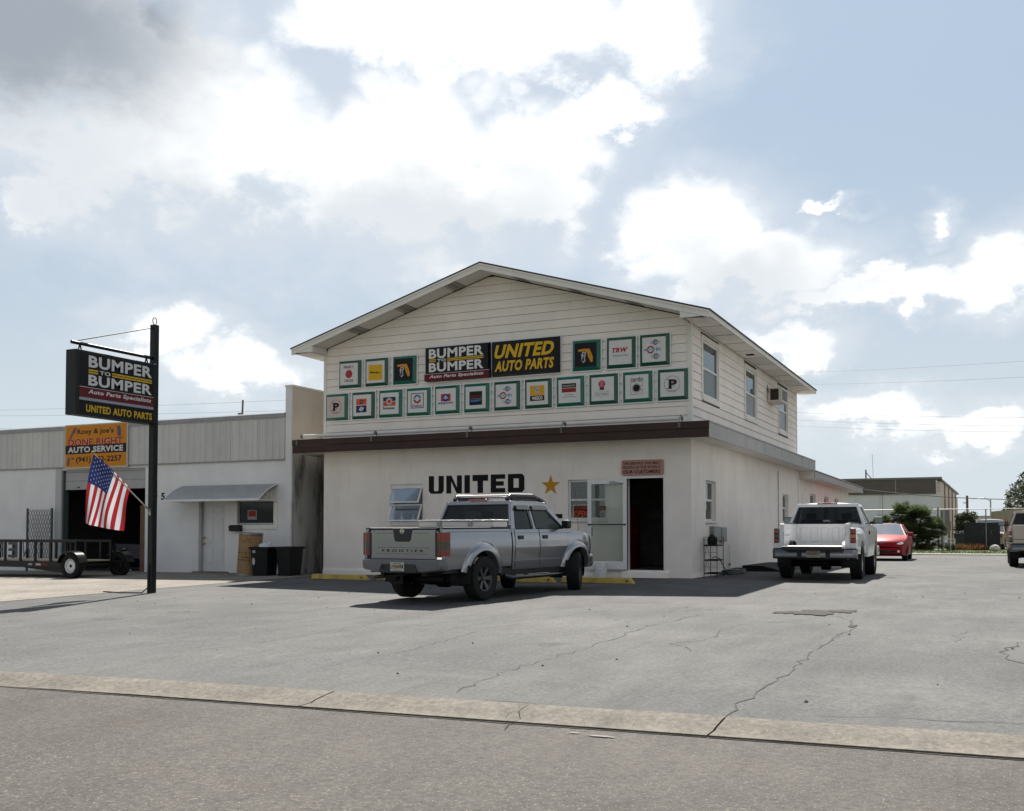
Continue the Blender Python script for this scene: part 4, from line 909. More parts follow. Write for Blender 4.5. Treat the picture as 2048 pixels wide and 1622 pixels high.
MB().box(-30, XP - .01, -.052, -.0, 3.165, 3.195).build('fascia_drip', mat('roof_flashing', (.26, .26, .27), .5), gar)
# bay: jamb, rolled door slats
MB().box(-21.2, -20.94, -.035, .0, -.3, 3.15).build('door_jamb', stained('grey_jamb', (.42, .42, .42), (.25, .25, .25), .4), gar)
MB().box(-20.93, -20.86, .0, .2, -.3, 3.1).build('door_track', mat('teal_track', (.05, .075, .075), .6), gar); MB().box(-17.32, -17.25, .0, .2, -.3, 3.1).build('door_track', WHITEM, gar)
rd = bpy.data.objects.new('roller_door', None); COL.objects.link(rd); rd.parent = gar
for z0, z1 in ((2.46, 2.74), (2.745, 3.02), (3.025, 3.3)): MB().box(-20.85, -17.33, .06, .10, z0, z1).build('slat', mat('roller_slat', (.34, .34, .335), .6, var=.1), rd, bevel=.008)
MB().box(-20.3, -20.2, .03, .06, 2.52, 2.55).build('lift_handle', BLACK, rd)
# door, window, awning
dz = gz(-14.6, 0)
MB().box(-15.16, -15.06, .0, .18, dz, 2.02).build('door_jamb', mat('grey_jamb2', (.33, .325, .315), .8, var=.15), gar); MB().box(-14.16, -14.08, .02, .18, dz, 2.02).build('door_jamb', TRIM, gar); MB().box(-15.3, -14.0, -.12, .1, dz - .1, dz + .04).build('doorstep', CONC, gar)
de = bpy.data.objects.new('door', None); COL.objects.link(de); de.parent = gar
DM = mat('white_door', (.60, .60, .60), .5, var=.05)
MB().box(-15.06, -14.16, .10, .15, dz + .04, 2.02).build('door_leaf', DM, de)
for (u0, u1) in ((-14.93, -14.66), (-14.56, -14.29)):
    for (z0, z1) in ((1.66, 1.84), (.80, 1.54), (.14, .62)):
        f = MB(); f.box(u0, u1, .092, .10, z0, z1); f.box(u0 + .035, u1 - .035, .085, .092, z0 + .035, z1 - .035); f.build('door_panel', DM, de, bevel=.005)
f = MB()
for z in (.75, .93): f.lathe([(0, -.07), (.03, -.065), (.035, -.045), (.02, -.03), (.012, 0), (.0, .02)], 14, 'y', (-15.0, .10, z))
f.build('door_knob', mat('brass', (.35, .24, .07), .35, .9), de, smooth=50)
wn = bpy.data.objects.new('window', None); COL.objects.link(wn); wn.parent = gar
f = MB().box(-13.69, -13.64, .04, .1, 1.30, 2.02); f.box(-12.40, -12.34, .04, .1, 1.30, 2.02); f.box(-13.64, -12.40, .041, .099, 1.30, 1.36); f.box(-13.64, -12.40, .041, .099, 1.97, 2.02); f.build('frame', STEEL, wn)
MB().box(-13.64, -12.40, .06, .066, 1.36, 1.97).build('pane', glass('dark_glass', (.06, .07, .07), .045, .02, .35), wn)
f = MB().box(-12.34, -12.22, -.03, -.002, 1.18, 2.05); f.box(-13.66, -12.34, -.03, -.002, 1.18, 1.30); f.box(-13.75, -13.69, -.02, -.002, 1.18, 2.05); f.build('window_trim', TRIM, wn, bevel=.004)
MB().box(-13.6, -12.4, .4, .41, 1.2, 2.1).build('blind', DARK, wn)
t = thing('notice', 'small red and white notice behind the garage window', 'sign', (-13.35, .052, 1.46))
MB().box(0, .34, 0, .004, 0, .28).build('card', P('8f9194'), t); mb = MB(); F = Face((0, -.001, 0), (1, 0, 0), (0, 0, 1)); F.rect(mb, .03, .09, .31, .255, .001, 0); F.text(mb, 'FOR', .05, .18, .29, .24, .002, 1, 0, .02); F.text(mb, 'RENT', .05, .10, .29, .16, .002, 1, 0, .02); mb.build('lettering', [P('a83a2c'), P('6a2018')], t, fix=False)
aw2 = thing('awning', 'curved grey ribbed metal awning over the garage office door', 'awning', (-15.78, 0, 0))
AWM = mat('awning_metal', (.30, .305, .31), .45, .3, var=.12); n = 9
arc = [(-.82 * (.62 * a / (math.pi / 2) + .38 * math.sin(a)), 2.03 + .45 * (.62 * (1 - a / (math.pi / 2)) + .38 * math.cos(a))) for a in [max(1e-4, math.pi / 2 * k / n - 1e-4) for k in range(n + 1)]]
for k in range(n):
    (y0, z0), (y1, z1) = arc[k], arc[k + 1]
    q0, q1 = .06, .90; ya, za = y0 + (y1 - y0) * q0, z0 + (z1 - z0) * q0; yb, zb = y0 + (y1 - y0) * q1, z0 + (z1 - z0) * q1
    MB().add([(0, ya, za + .012), (3.55, ya, za + .012), (3.55, yb, zb + .012), (0, yb, zb + .012), (0, ya, za - .002), (3.55, ya, za - .002), (3.55, yb, zb - .002), (0, yb, zb - .002)], [(0, 1, 2, 3), (4, 7, 6, 5), (0, 4, 5, 1), (3, 2, 6, 7), (0, 3, 7, 4), (1, 5, 6, 2)]).build('slat', AWM, aw2)
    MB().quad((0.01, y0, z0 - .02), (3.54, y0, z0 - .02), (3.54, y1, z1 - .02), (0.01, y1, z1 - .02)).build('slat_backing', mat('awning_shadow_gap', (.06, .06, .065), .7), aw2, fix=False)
MB().box(-.02, 3.57, -.85, -.815, 1.985, 2.045).build('front_rail', WHITEM, aw2, bevel=.005)
for x in (0., 3.56):
    f = MB().tube([(x, y, z) for y, z in arc], .016, 6); f.box(x - .015, x + .015, -.83, 0, 1.99, 2.02); f.build('end_rib', WHITEM, aw2)
    f = MB(); f.tube([(x, -.52 + .13 * math.cos(a) * (1 - a / 14), 2.15 + .13 * math.sin(a) * (1 - a / 14)) for a in [k * .4 for k in range(22)]], .008, 5); f.tube([(x, -.2 + .11 * math.cos(a), 2.16 + .11 * math.sin(a)) for a in [k * .4 for k in range(1, 12)]], .008, 5); f.build('scroll', WHITEM, aw2)
t = thing('house_number', 'dark house number 2 partly behind the sign pole', 'number', (-16.95, -.012, 2.19)); mb = MB(); Face((0, 0, 0), (1, 0, 0), (0, 0, 1)).text(mb, '2', 0, 0, .15, .22, 0, 0, 0, .03); mb.build('digit', BLACK, t, fix=False)
t = thing('house_number', 'dark house number 5 on the wall left of the awning', 'number', (-16.66, -.012, 2.08)); mb = MB(); Face((0, 0, 0), (1, 0, 0), (0, 0, 1)).text(mb, '5', 0, 0, .15, .22, 0, 0, 0, .03); mb.build('digit', BLACK, t, fix=False)
t = thing('mailbox', 'small black wall mailbox beneath the garage window', 'mailbox', (-13.87, -.16, 1.12)); MB().prism([(0, 0), (.14, 0), (.14, .18), (.03, .18), (0, .14)], 'x', 0, .40).build('box', BLACK, t, bevel=.006); MB().box(-.005, .405, -.012, .0, .10, .15).build('flap', BLACK, t)
# orange sign over the bay
t = thing('garage_sign', 'orange DONE RIGHT AUTO SERVICE sign over the open garage bay', 'sign', (-20.70, -.12, 3.13))
MB().box(0, 2.74, 0, .04, 0, 1.42).build('frame', P('b9b2a6', .5), t, bevel=.004)
OR = P('c07a16', .5); MB().box(.04, 2.69, -.006, 0, .05, 1.38).build('panel', OR, t)
mb = MB(); F = Face((.04, -.0075, .05), (1, 0, 0), (0, 0, 1)); ms = ['15171f', '23202a', '98241c', 'c9c6c2', '6e4a5e', '50506a']
F.rect(mb, 0, .42, 2.65, .70, .0, 0); F.text(mb, "Roxy & Joe's", .52, 1.0, 2.1, 1.22, .002, 1, 0, .02); F.text(mb, 'DONE RIGHT', .13, .68, 2.5, .90, .003, 3, 0, .055); F.text(mb, 'DONE RIGHT', .13, .68, 2.5, .90, .004, 2, 0, .035); F.text(mb, 'AUTO SERVICE', .11, .46, 2.52, .65, .003, 3, 0, .04)
F.text(mb, '(941) 922-2257', .48, .10, 2.46, .33, .002, 1, 0, .03)
F.poly(mb, [(.16, .92), (.22, 1.02), (.34, 1.22), (.42, 1.28), (.48, 1.24), (.44, 1.18), (.46, 1.13), (.36, 1.08), (.26, .94)], .002, 4); F.poly(mb, [(2.28, .93), (2.26, 1.15), (2.22, 1.24), (2.36, 1.26), (2.41, 1.18), (2.42, .93)], .002, 5); F.poly(mb, [(.08, .06), (.10, .3), (.2, .32), (.18, .06)], .002, 4); F.disc(mb, .32, .28, .07, .002, 5, sy=.5)
mb.build('print', [P(c) for c in ms], t, fix=False)
# drum, bins
t = thing('fibre_drum', 'tall brown cardboard drum leaning by the garage wall', 'drum', (-12.42, -1.0, gz(-12.4, -1))); t.rotation_euler = (0, R(4), 0)
CB = mat('cardboard', (.27, .165, .075), .85, var=.18, vscale=4)
MB().lathe([(0, 0), (.325, 0), (.325, 1.17), (.30, 1.17), (.30, 1.0), (0, 1.0)], 28).build('body', CB, t, smooth=40)
MB().lathe([(.327, 1.12), (.335, 1.13), (.335, 1.19), (.325, 1.19)], 28).build('rim', STEEL, t, smooth=40); MB().lathe([(.327, 0), (.333, .0), (.333, .04), (.327, .045)], 28).build('rim', STEEL, t, smooth=40)
f = MB(); rp_ = random.Random(4)
for z in (1.0, .93, .62, .5, .42):
    for k in range(9):
        if rp_.random() < .75:
            a = -math.pi / 2 - .75 + k * .17; b = a + rp_.uniform(.06, .14)
            f.add([(.3275 * math.cos(q), .3275 * math.sin(q), z + dz_) for dz_ in (0, .03) for q in (a, b)], [(0, 1, 3, 2)])
f.build('print', P('4a2e1c', .8), t, fix=False)
f = MB().tube([(.18, .1, 1.0), (.30, .02, 1.42)], .012, 6); f.build('stick', WHITEM, t)
def bin_(name, label, x, y, rz, stickers, bag):
    t = thing(name, label, 'trash can', (x, y, gz(x, y)), rz, 'black bins beside the garage'); t.scale = (.93, .93, .95)
    bm_ = mat('bin_plastic', (.004, .0045, .005), .55, var=.15, spec=.25)
    def ring(s, z): return [(-s, -s, z), (s, -s, z), (s, s, z), (-s, s, z)]
    MB().add(ring(.245, 0) + ring(.30, .80) + ring(.285, .80) + ring(.235, .03), [(3, 2, 1, 0), (0, 1, 5, 4), (1, 2, 6, 5), (2, 3, 7, 6), (3, 0, 4, 7), (4, 5, 9, 8), (5, 6, 10, 9), (6, 7, 11, 10), (7, 4, 8, 11), (8, 9, 13, 12), (9, 10, 14, 13), (10, 11, 15, 14), (11, 8, 12, 15), (12, 13, 14, 15)]).build('body', bm_, t, bevel=.015)
    f = MB()
    for (a, b, c, d) in ((-.335, .335, -.335, -.30), (-.335, .335, .30, .335), (-.335, -.30, -.30, .30), (.30, .335, -.30, .30)): f.box(a, b, c, d, .77, .84)
    f.box(-.2, .2, .335, .39, .80, .84); f.build('rim', bm_, t, bevel=.01)
    if stickers:
        mb = MB(); mb.quad((-.225, -.296, .66), (-.125, -.296, .66), (-.125, -.301, .745), (-.225, -.301, .745)); mb.build('sticker', P('9aa0a4'), t, fix=False)
        mb = MB(); F = Face((-.24, -.288, .30), (1, 0, 0), (0, -.06, 1)); F.disc(mb, .06, .12, .05, .004, sy=2.2); mb.build('sticker', P('aab0b4'), t, fix=False)
    if bag:
        me_ = MB(); n1, n2 = 18, 9; vs = []
        for i in range(n2 + 1):
            for j in range(n1):
                a = 2 * math.pi * j / n1; p = math.pi * .5 * i / n2; k = 1 + .12 * math.sin(3 * a + i) + .07 * math.sin(7 * a + 2 * i)
                vs.append((.05 + .24 * k * math.cos(a) * math.cos(p), .2 * k * math.sin(a) * math.cos(p), .80 + .16 * math.sin(p) * k))
        me_.add(vs, [(i * n1 + j, i * n1 + (j + 1) % n1, (i + 1) * n1 + (j + 1) % n1, (i + 1) * n1 + j) for i in range(n2) for j in range(n1)]); me_.build('rubbish_bag', mat('bag_plastic', (.5, .51, .53), .35), t, smooth=40)
    return t
bin_('trash_can', 'black trash can with white bag on top beside the drum', -11.76, -1.12, R(4), True, True)
bin_('trash_can', 'open black trash can nearest the mildewed wall', -11.0, -1.0, R(-5), False, False).scale = (.85, .9, .95)
t = thing('roof_mast', 'short pipe mast with bracket on the garage roof', 'mast', (-17.0, 4.0, 4.44)); f = MB().tube([(0, 0, 0), (0, 0, .75)], .09, 8); f.tube([(.08, 0, .7), (.1, 0, 1.2)], .035, 6); f.tube([(.08, 0, .32), (.3, 0, .32)], .05, 6); f.build('pipe', mat('rusty_pipe', (.09, .085, .08), .8, var=.3), t)
# folding lattice gate
t = thing('folding_gate', 'folded steel lattice gate leaning beside the garage bay', 'gate', (-22.27, -.22, gz(-22, 0)))
GT = mat('gate_steel', (.12, .10, .085), .6, .4, var=.3)
for x in (0, 1.12): MB().box(x, x + .045, -.03, .03, 0, 2.05).build('post', mat('teal_track', (.05, .075, .075), .6), t)
f = MB(); n = 9; w_ = 1.07 / n
for k in range(n):
    for r_ in range(7):
        for s in (0, 1):
            a = .05 + (k + s) * w_; b = .05 + (k + 1 - s) * w_; z = .08 + r_ * .275
            f.add([(a - .012, -.02 + .012 * s, z), (a + .012, -.02 + .012 * s, z), (b + .012, -.02 + .012 * s, z + .275), (b - .012, -.02 + .012 * s, z + .275)], [(0, 1, 2, 3)])
tag(f.build('lattice', GT, t, fix=False), kind='stuff')
# things in the dark bay
t = thing('wood_sheet', 'brown plywood sheet standing at the right side of the garage bay', 'board', (-17.55, .45, -.165)); MB().box(-.42, .1, 0, .03, 0, 2.1).build('sheet', mat('plywood', (.16, .09, .05), .8, var=.25, vscale=3), t)
t = thing('tool_cart', 'dark blue workshop cart with a small wheel inside the garage bay', 'cart', (-18.6, 1.1, -.165))
MB().prism([(-1.1, .55), (-.9, .42), (0, .38), (.55, .48), (.62, .85), (-1.1, .88)], 'y', 0, .7).build('body', mat('blue_grey_paint', (.022, .025, .035), .5), t, bevel=.02)
f = MB().lathe([(.0, -.03), (.13, -.03), (.13, .03), (0, .03)], 16, 'y', (.45, -.05, .13)); f.build('tyre', RUBBER, t); MB().lathe([(0, -.035), (.06, -.035), (.06, .035), (0, .035)], 12, 'y', (.45, -.05, .13)).build('hub', STEEL, t); MB().tube([(.45, -.02, .13), (.6, 0, .9)], .02).build('strut', BLACK, t)
t = thing('paper_box', 'white paper box on a shelf edge inside the garage bay', 'box', (-18.12, 1.5, .84)); f = MB().box(0, .25, 0, .2, .04, .22); f.box(-.2, .25, -.05, .2, 0, .03); f.build('carton', P('8f9296', .8), t)
t = thing('engine_stand', 'dark engine stand with chrome lever inside the garage bay', 'machine', (-20.1, 1.2, -.165)); f = MB().box(0, .8, 0, .6, .1, .2); f.box(.1, .2, .1, .5, .2, .9); f.box(.05, .75, .1, .5, .55, .85); f.box(.8, 1.6, .2, .3, .04, .1); f.build('frame', mat('oily_black', (.02, .02, .022), .5), t, bevel=.02); MB().tube([(.5, -.1, .62), (.8, -.15, .70), (.9, -.15, .72)], .02).build('lever', ALU, t)
t = thing('floor_jack', 'low red and black floor jack on the garage floor', 'jack', (-19.2, .35, -.165)); MB().prism([(0, .02), (.5, .02), (.45, .14), (.1, .2), (0, .14)], 'y', 0, .25).build('body', mat('dull_red', (.12, .02, .015), .5), t, bevel=.01); MB().tube([(.48, .12, .1), (.85, .12, .05)], .02).build('handle', ALU, t)

# ------------------------------------------------------------------ street sign on its pole
pz = gz(-9.28, -7.8)
t = thing('sign_pole', 'tall dark pole with hanging BUMPER TO BUMPER sign by the driveway', 'sign pole', (-9.28, -7.8, pz))
PM = mat('pole_paint', (.004, .0055, .006), .4, var=.2, spec=.3); dzp = -pz
MB().box(-.065, .065, -.065, .065, -.05, 5.42 + dzp).build('pole', PM, t, bevel=.006)
MB().tube([(0, .055 * math.sin(a), 5.50 + dzp + .075 * math.cos(a)) for a in [k * math.pi / 8 for k in range(16)]], .01, 6, closed=True).build('ring', PM, t)
MB().tube([(0, -.06, 4.715 + dzp), (0, -2.12, 4.715 + dzp)], .035, 10).build('arm', PM, t, smooth=40)
MB().tube([(0, -.06, 5.35 + dzp), (0, -2.08, 4.73 + dzp)], .011, 6).build('stay_wire', PM, t)
for y in (-.22, -1.92):
    f = MB(); f.tube([(0, y, 4.71 + dzp), (0, y - .04, 4.57 + dzp)], .014, 6); f.tube([(0, y, 4.71 + dzp), (0, y + .04, 4.57 + dzp)], .014, 6); f.build('hanger', PM, t)
sb = MB().box(-.14, .14, -2.125, -.075, 3.325 + dzp, 4.575 + dzp).build('sign_case', PM, t, bevel=.012)
for sgn in (1, -1):
    O = (sgn * .142, -2.125 if sgn > 0 else -.075, 3.325 + dzp); F = Face(O, (0, sgn, 0), (0, 0, 1)); mb = MB()
    F.rect(mb, .08, .05, 1.97, 1.2, .0, 0)
    F.text(mb, 'BUMPER', .29, .935, 1.92, 1.165, .004, 1, 0, .034); F.text(mb, 'BUMPER', .29, .585, 1.92, .795, .004, 1, 0, .034); F.text(mb, 'TO', .56, .825, .83, .90, .004, 1, 0, .03)
    for v in (.822, .867): F.rect(mb, .29, v, .52, v + .032, .004, 2); F.rect(mb, .87, v, 1.92, v + .032, .004, 2)
    F.rect(mb, .08, .35, 1.97, .54, .003, 3); F.rect(mb, .08, .54, 1.97, .548, .004, 1); F.text(mb, 'Auto Parts Specialists', .29, .405, 1.90, .51, .005, 1, .15, .03); F.rect(mb, .08, .29, 1.97, .345, .003, 4)
    F.text(mb, 'UNITED AUTO PARTS', .24, .07, 1.93, .215, .004, 2, 0, .04)
    mb.build('print', [P('0b0b0e', .4), P('c6c4c2', .5), P('bf9c2c', .5), P('5e1a20', .5), P('8f8f98', .5)], sb, fix=False)
MB().tube([(.0, -.08, .6), (-.02, -.09, .12), (-.1, -.16, .01), (-.5, -.3, .01), (-1.2, -.15, .008)], .012, 6).build('cable', BLACK, t)
# flag on its own staff, in a bracket on the pole
t = thing('flag', 'American flag on a slanted staff fixed to the sign pole', 'flag', (-9.28, -7.87, 1.53))
sv = Vector((0, -1.513, 1.11)); MB().tube([(0, 0, 0), tuple(sv)], .013, 8).build('staff', mat('staff_wood', (.42, .36, .30), .5), t, smooth=40)
MB().lathe([(0, -.03), (.022, -.02), (.028, 0), (.022, .02), (0, .03)], 12, 'z', tuple(sv)).build('finial', mat('brass', (.35, .24, .07), .35, .9), t, smooth=40)
f = MB().tube([tuple(sv * -.02), tuple(sv * .09)], .022, 8); f.box(-.03, .03, -.01, .03, -.09, .05); f.build('bracket', STEEL, t)
def cloth_mat(name, col):
    m = bpy.data.materials.new(name); m.use_nodes = True; n_ = NT(m.node_tree); b = m.node_tree.nodes['Principled BSDF']; b.inputs['Base Color'].default_value = lin(col) + (1,); b.inputs['Roughness'].default_value = .8
    tl = n_.node('ShaderNodeBsdfTranslucent'); tl.inputs[0].default_value = lin(col) + (1,); mx = n_.node('ShaderNodeMixShader'); mx.inputs[0].default_value = .45
    n_.l.new(b.outputs[0], mx.inputs[1]); n_.l.new(tl.outputs[0], mx.inputs[2]); n_.l.new(mx.outputs[0], m.node_tree.nodes['Material Output'].inputs[0]); return m
FW, FR, FB = cloth_mat('flag_white', (.70, .70, .72)), cloth_mat('flag_red', (.36, .022, .03)), cloth_mat('flag_blue', (.022, .035, .14))
A_, B_, C_, D_ = (-9.355, 2.611), (-8.391, 1.977), (-8.664, 1.115), (-9.62, 1.277)
def flagp(s, u, h=0.):
    sag = .10 * math.sin(math.pi * s) * (1 - u) * .5
    y = (1 - s) * ((1 - u) * A_[0] + u * D_[0]) + s * ((1 - u) * B_[0] + u * C_[0]); z = (1 - s) * ((1 - u) * A_[1] + u * D_[1]) + s * ((1 - u) * B_[1] + u * C_[1])
    y += .05 * math.sin(math.pi * u) * (1 - s) * -1.0
    x = .07 * math.sin(5.2 * s + 2.2 * u) * (.25 + u) + .035 * math.sin(11 * s - 4 * u) * u + h
    return (x, y + 7.87, z - 1.53 + sag * .5)
mb = MB(); ns, nt = 52, 24
vs = [flagp(i / ns, j / nt) for i in range(ns + 1) for j in range(nt + 1)]; fs = []; mi = []
for i in range(ns):
    for j in range(nt):
        fs.append((i * (nt + 1) + j, (i + 1) * (nt + 1) + j, (i + 1) * (nt + 1) + j + 1, i * (nt + 1) + j + 1))
        st = int((i + .5) / ns * 13); mi.append(2 if st < 7 and j < nt * .4 else (1 if st % 2 == 0 else 0))
mb.add(vs, fs); mb.mi = mi; cl = mb.build('cloth', [FW, FR, FB], t, fix=False, smooth=60)
mb = MB()
for r_ in range(9):
    for c_ in range(6 if r_ % 2 == 0 else 5):
        s0 = (r_ + 1) / 10 * 7 / 13; u0 = ((c_ + .5) / 6 if r_ % 2 == 0 else (c_ + 1) / 6) * .40
        for hh in (.006, -.006):
            pts = [flagp(s0 + (q := .020 if i % 2 == 0 else .009) * math.cos(i * math.pi / 5), u0 + q * .95 * math.sin(i * math.pi / 5), hh) for i in range(10)]; mb.add(pts, [tuple(range(10))])
tag(mb.build('stars', FW, cl, fix=False), kind='stuff')

# ------------------------------------------------------------------ utility trailer
def wheel(parent, c, r, w, rim_r, side, rim_m, kind='spoke', n=36):
    """tyre and rim about the x axis; side +1 if its outer face looks towards +x"""
    wh = bpy.data.objects.new('wheel', None); COL.objects.link(wh); wh.parent = parent; wh.location = c
    if side < 0: wh.rotation_euler = (0, 0, math.pi)
    h = w / 2
    pr = [(rim_r, -h * .8), (rim_r + .02, -h * .95), (r - .05, -h), (r - .018, -h * .93), (r, -h * .72), (r, h * .72), (r - .018, h * .93), (r - .05, h), (rim_r + .02, h * .95), (rim_r, h * .8)]
    ty = MB().lathe(pr, n, 'x'); 
    for k in range(30):
        a = 2 * math.pi * k / 30
        for q in (-.33, 0, .33):
            a2 = a + (q * .16); cy, sy = math.cos(a2), math.sin(a2); ty.add([(q * w * .8 + dx, (r + dr) * math.cos(a2 + da), (r + dr) * math.sin(a2 + da)) for dx in (-.03, .03) for dr in (-.006, .0015) for da in (-.055, .055)], [(0, 1, 3, 2), (4, 6, 7, 5), (0, 4, 5, 1), (2, 3, 7, 6), (0, 2, 6, 4), (1, 5, 7, 3)])
    ty.build('tyre', RUBBER, wh, smooth=35)
    f = MB().lathe([(rim_r, -h * .8), (rim_r - .012, -h * .7), (rim_r - .025, 0), (rim_r - .02, h * .55), (rim_r - .006, h * .8), (rim_r + .006, h * .83), (rim_r, h * .78)], n, 'x')
    if kind == 'spoke':
        for k in range(6):
            a = 2 * math.pi * k / 6
            def pt(rr, da, x): return (x, rr * math.cos(a + da), rr * math.sin(a + da))
            f.add([pt(.05, -.5, h * .5), pt(.05, .5, h * .5), pt(rim_r - .01, .20, h * .68), pt(rim_r - .01, -.20, h * .68), pt(.05, -.5, h * .3), pt(.05, .5, h * .3), pt(rim_r - .01, .20, h * .3), pt(rim_r - .01, -.20, h * .3)], [(0, 1, 2, 3), (0, 3, 7, 4), (1, 5, 6, 2), (3, 2, 6, 7), (0, 4, 5, 1), (4, 7, 6, 5)])
    else:
        f.lathe([(rim_r - .022, h * .2), (rim_r * .80, h * .5), (rim_r * .55, h * .62), (.07, h * .55), (0, h * .55)], n, 'x')
    f.build('rim', rim_m, wh, smooth=35)
    MB().lathe([(0, h * .72), (.035, h * .71), (.045, h * .6), (.048, h * .4)], 16, 'x').build('hub_cap', rim_m if kind == 'spoke' else BLACK, wh, smooth=40)
    if kind == 'disc':
        d = MB()
        for k in range(8): a = 2 * math.pi * k / 8; d.disc((h * .515, rim_r * .72 * math.cos(a), rim_r * .72 * math.sin(a)), .024, (0, 1, 0), (0, 0, 1), 10)
        d.build('vent_hole', DARK, wh, fix=False)
    else: MB().lathe([(rim_r - .03, h * .25), (0, h * .25)], 24, 'x').build('brake_shadow', BLACK, wh)
    return wh
t = thing('utility_trailer', 'black utility trailer with white wheel in front of the garage', 'trailer', (-16.39, -3.55, gz(-16.4, -3.6)))
TB = mat('trailer_paint', (.004, .004, .0045), .4, var=.2, spec=.3)
for y in (.22, 1.45):
    MB().box(-5.2, -.1, y - .025, y + .025, .98, 1.05).build('top_rail', TB, t, bevel=.005)
    MB().box(-5.2, .3, y - .03, y + .03, .27, .45).build('side_beam', TB, t, bevel=.005)
    for x in (-4.75, -4.15, -3.55, -2.95, -2.32, -1.72, -1.11, -.52, -.13): MB().box(x - .035, x + .035, y - .022, y + .022, .45, .98).build('upright', TB, t)
MB().box(-.5, -.13, .2, .24, .60, .66).build('mid_rail', TB, t)
for k in range(6): MB().box(-5.2, -.1, .26 + k * .192, .26 + k * .192 + .186, .45, .485).build('deck_plank', mat('deck_plank', (.36, .29, .21), .8, var=.2, vscale=3), t)
wheel(t, (0, 0, .34), .345, .20, .195, -1, mat('white_wheel', (.62, .63, .64), .4), 'disc').rotation_euler = (0, 0, -math.pi / 2)
wheel(t, (0, 1.67, .34), .345, .20, .195, 1, mat('shaded_wheel', (.03, .03, .03), .5), 'disc').rotation_euler = (0, 0, math.pi / 2)  # far wheel coloured dark to paint in the garage's shade
for y in (0, 1.67):
    f = MB(); pr = []
    for k in range(13):
        a = R(8) + R(164) * k / 12; pr.append((.44 * math.cos(a), .36 + .40 * math.sin(a)))
    for (p, q) in zip(pr, pr[1:]): f.quad((p[0], y - .14, p[1]), (q[0], y - .14, q[1]), (q[0], y + .14, q[1]), (p[0], y + .14, p[1])); f.quad((p[0], y - .14, p[1]), (q[0], y - .14, q[1]), (q[0], y - .14, q[1] - .035), (p[0], y - .14, p[1] - .035))
    f.build('mudguard', mat('gloss_black', (.01, .01, .011), .15), t, smooth=50)
MB().tube([(0, 0, .34), (0, 1.67, .34)], .03).build('axle', TB, t); MB().box(-1.6, .1, .4, .5, .2, .27).build('spring_beam', TB, t)
MB().prism([(-2.3, .27), (-.6, .27), (-.1, .12), (-.4, .1)], 'y', .26, .32).build('spring_beam', TB, t)
for (x0, x1, c_) in ((-1.96, -1.80, '8f9496'), (-1.66, -1.46, 'a9aca6'), (-1.45, -1.18, '6a1016')): MB().box(x0, x1, .185, .189, .33, .385).build('reflector', P(c_, .35), t)
mb = MB(); F = Face((0, 1.42, 0), (1, 0, 0), (0, 0, 1)); F.text(mb, 'N', -3.72, .50, -3.40, .97, .0, 0, .15, .01, True); F.text(mb, 'E', -4.36, .50, -3.93, .97, .0, 0, 0, .02, True); F.text(mb, 'R', -4.9, .50, -4.55, .97, .0, 0, 0, .02, True); mb.build('lettering', P('55555a'), t, fix=False)
# ------------------------------------------------------------------ vehicles: local y forward, z up, origin under the rear axle
def lerp_curve(pts):
    def f(y):
        if y <= pts[0][0]: return pts[0][1]
        for (a, b), (c, d) in zip(pts, pts[1:]):
            if y <= c:
                t = (y - a) / (c - a) if c > a else 1; return b + (d - b) * t
        return pts[-1][1]
    return f
def smooth_curve(pts):
    """Catmull-Rom through the points"""
    def f(y):
        n = len(pts)
        if y <= pts[0][0]: return pts[0][1]
        if y >= pts[-1][0]: return pts[-1][1]
        for i in range(n - 1):
            if y <= pts[i + 1][0]:
                p1, p2 = pts[i], pts[i + 1]; p0 = pts[i - 1] if i else p1; p3 = pts[i + 2] if i + 2 < n else p2
                h = p2[0] - p1[0]; t = (y - p1[0]) / h
                m1 = (p2[1] - p0[1]) / max(1e-6, p2[0] - p0[0]) * h; m2 = (p3[1] - p1[1]) / max(1e-6, p3[0] - p1[0]) * h
                return (2 * t ** 3 - 3 * t * t + 1) * p1[1] + (t ** 3 - 2 * t * t + t) * m1 + (-2 * t ** 3 + 3 * t * t) * p2[1] + (t ** 3 - t * t) * m2
    return f
def arch_low(sill, arches):
    def f(y):
        z = sill(y) if callable(sill) else sill
        for (c, zc, r) in arches:
            if abs(y - c) < r: z = max(z, zc + math.sqrt(r * r - (y - c) ** 2))
        return z
    return f
def stations(y0, y1, arches, step=.09, extra=()):
    s = {round(y0, 4), round(y1, 4)} | {round(e, 4) for e in extra}
    k = int((y1 - y0) / step) + 1
    s |= {round(y0 + (y1 - y0) * i / k, 4) for i in range(k + 1)}
    for (c, zc, r) in arches:
        s = {y for y in s if abs(y - c) > r + .01 or y in (round(y0, 4), round(y1, 4))}
        s |= {round(c + r * math.cos(math.pi * i / 20), 4) for i in range(21)} | {round(c - r - .002, 4), round(c + r + .002, 4)}
    return sorted(y for y in s if y0 - 1e-6 <= y <= y1 + 1e-6)
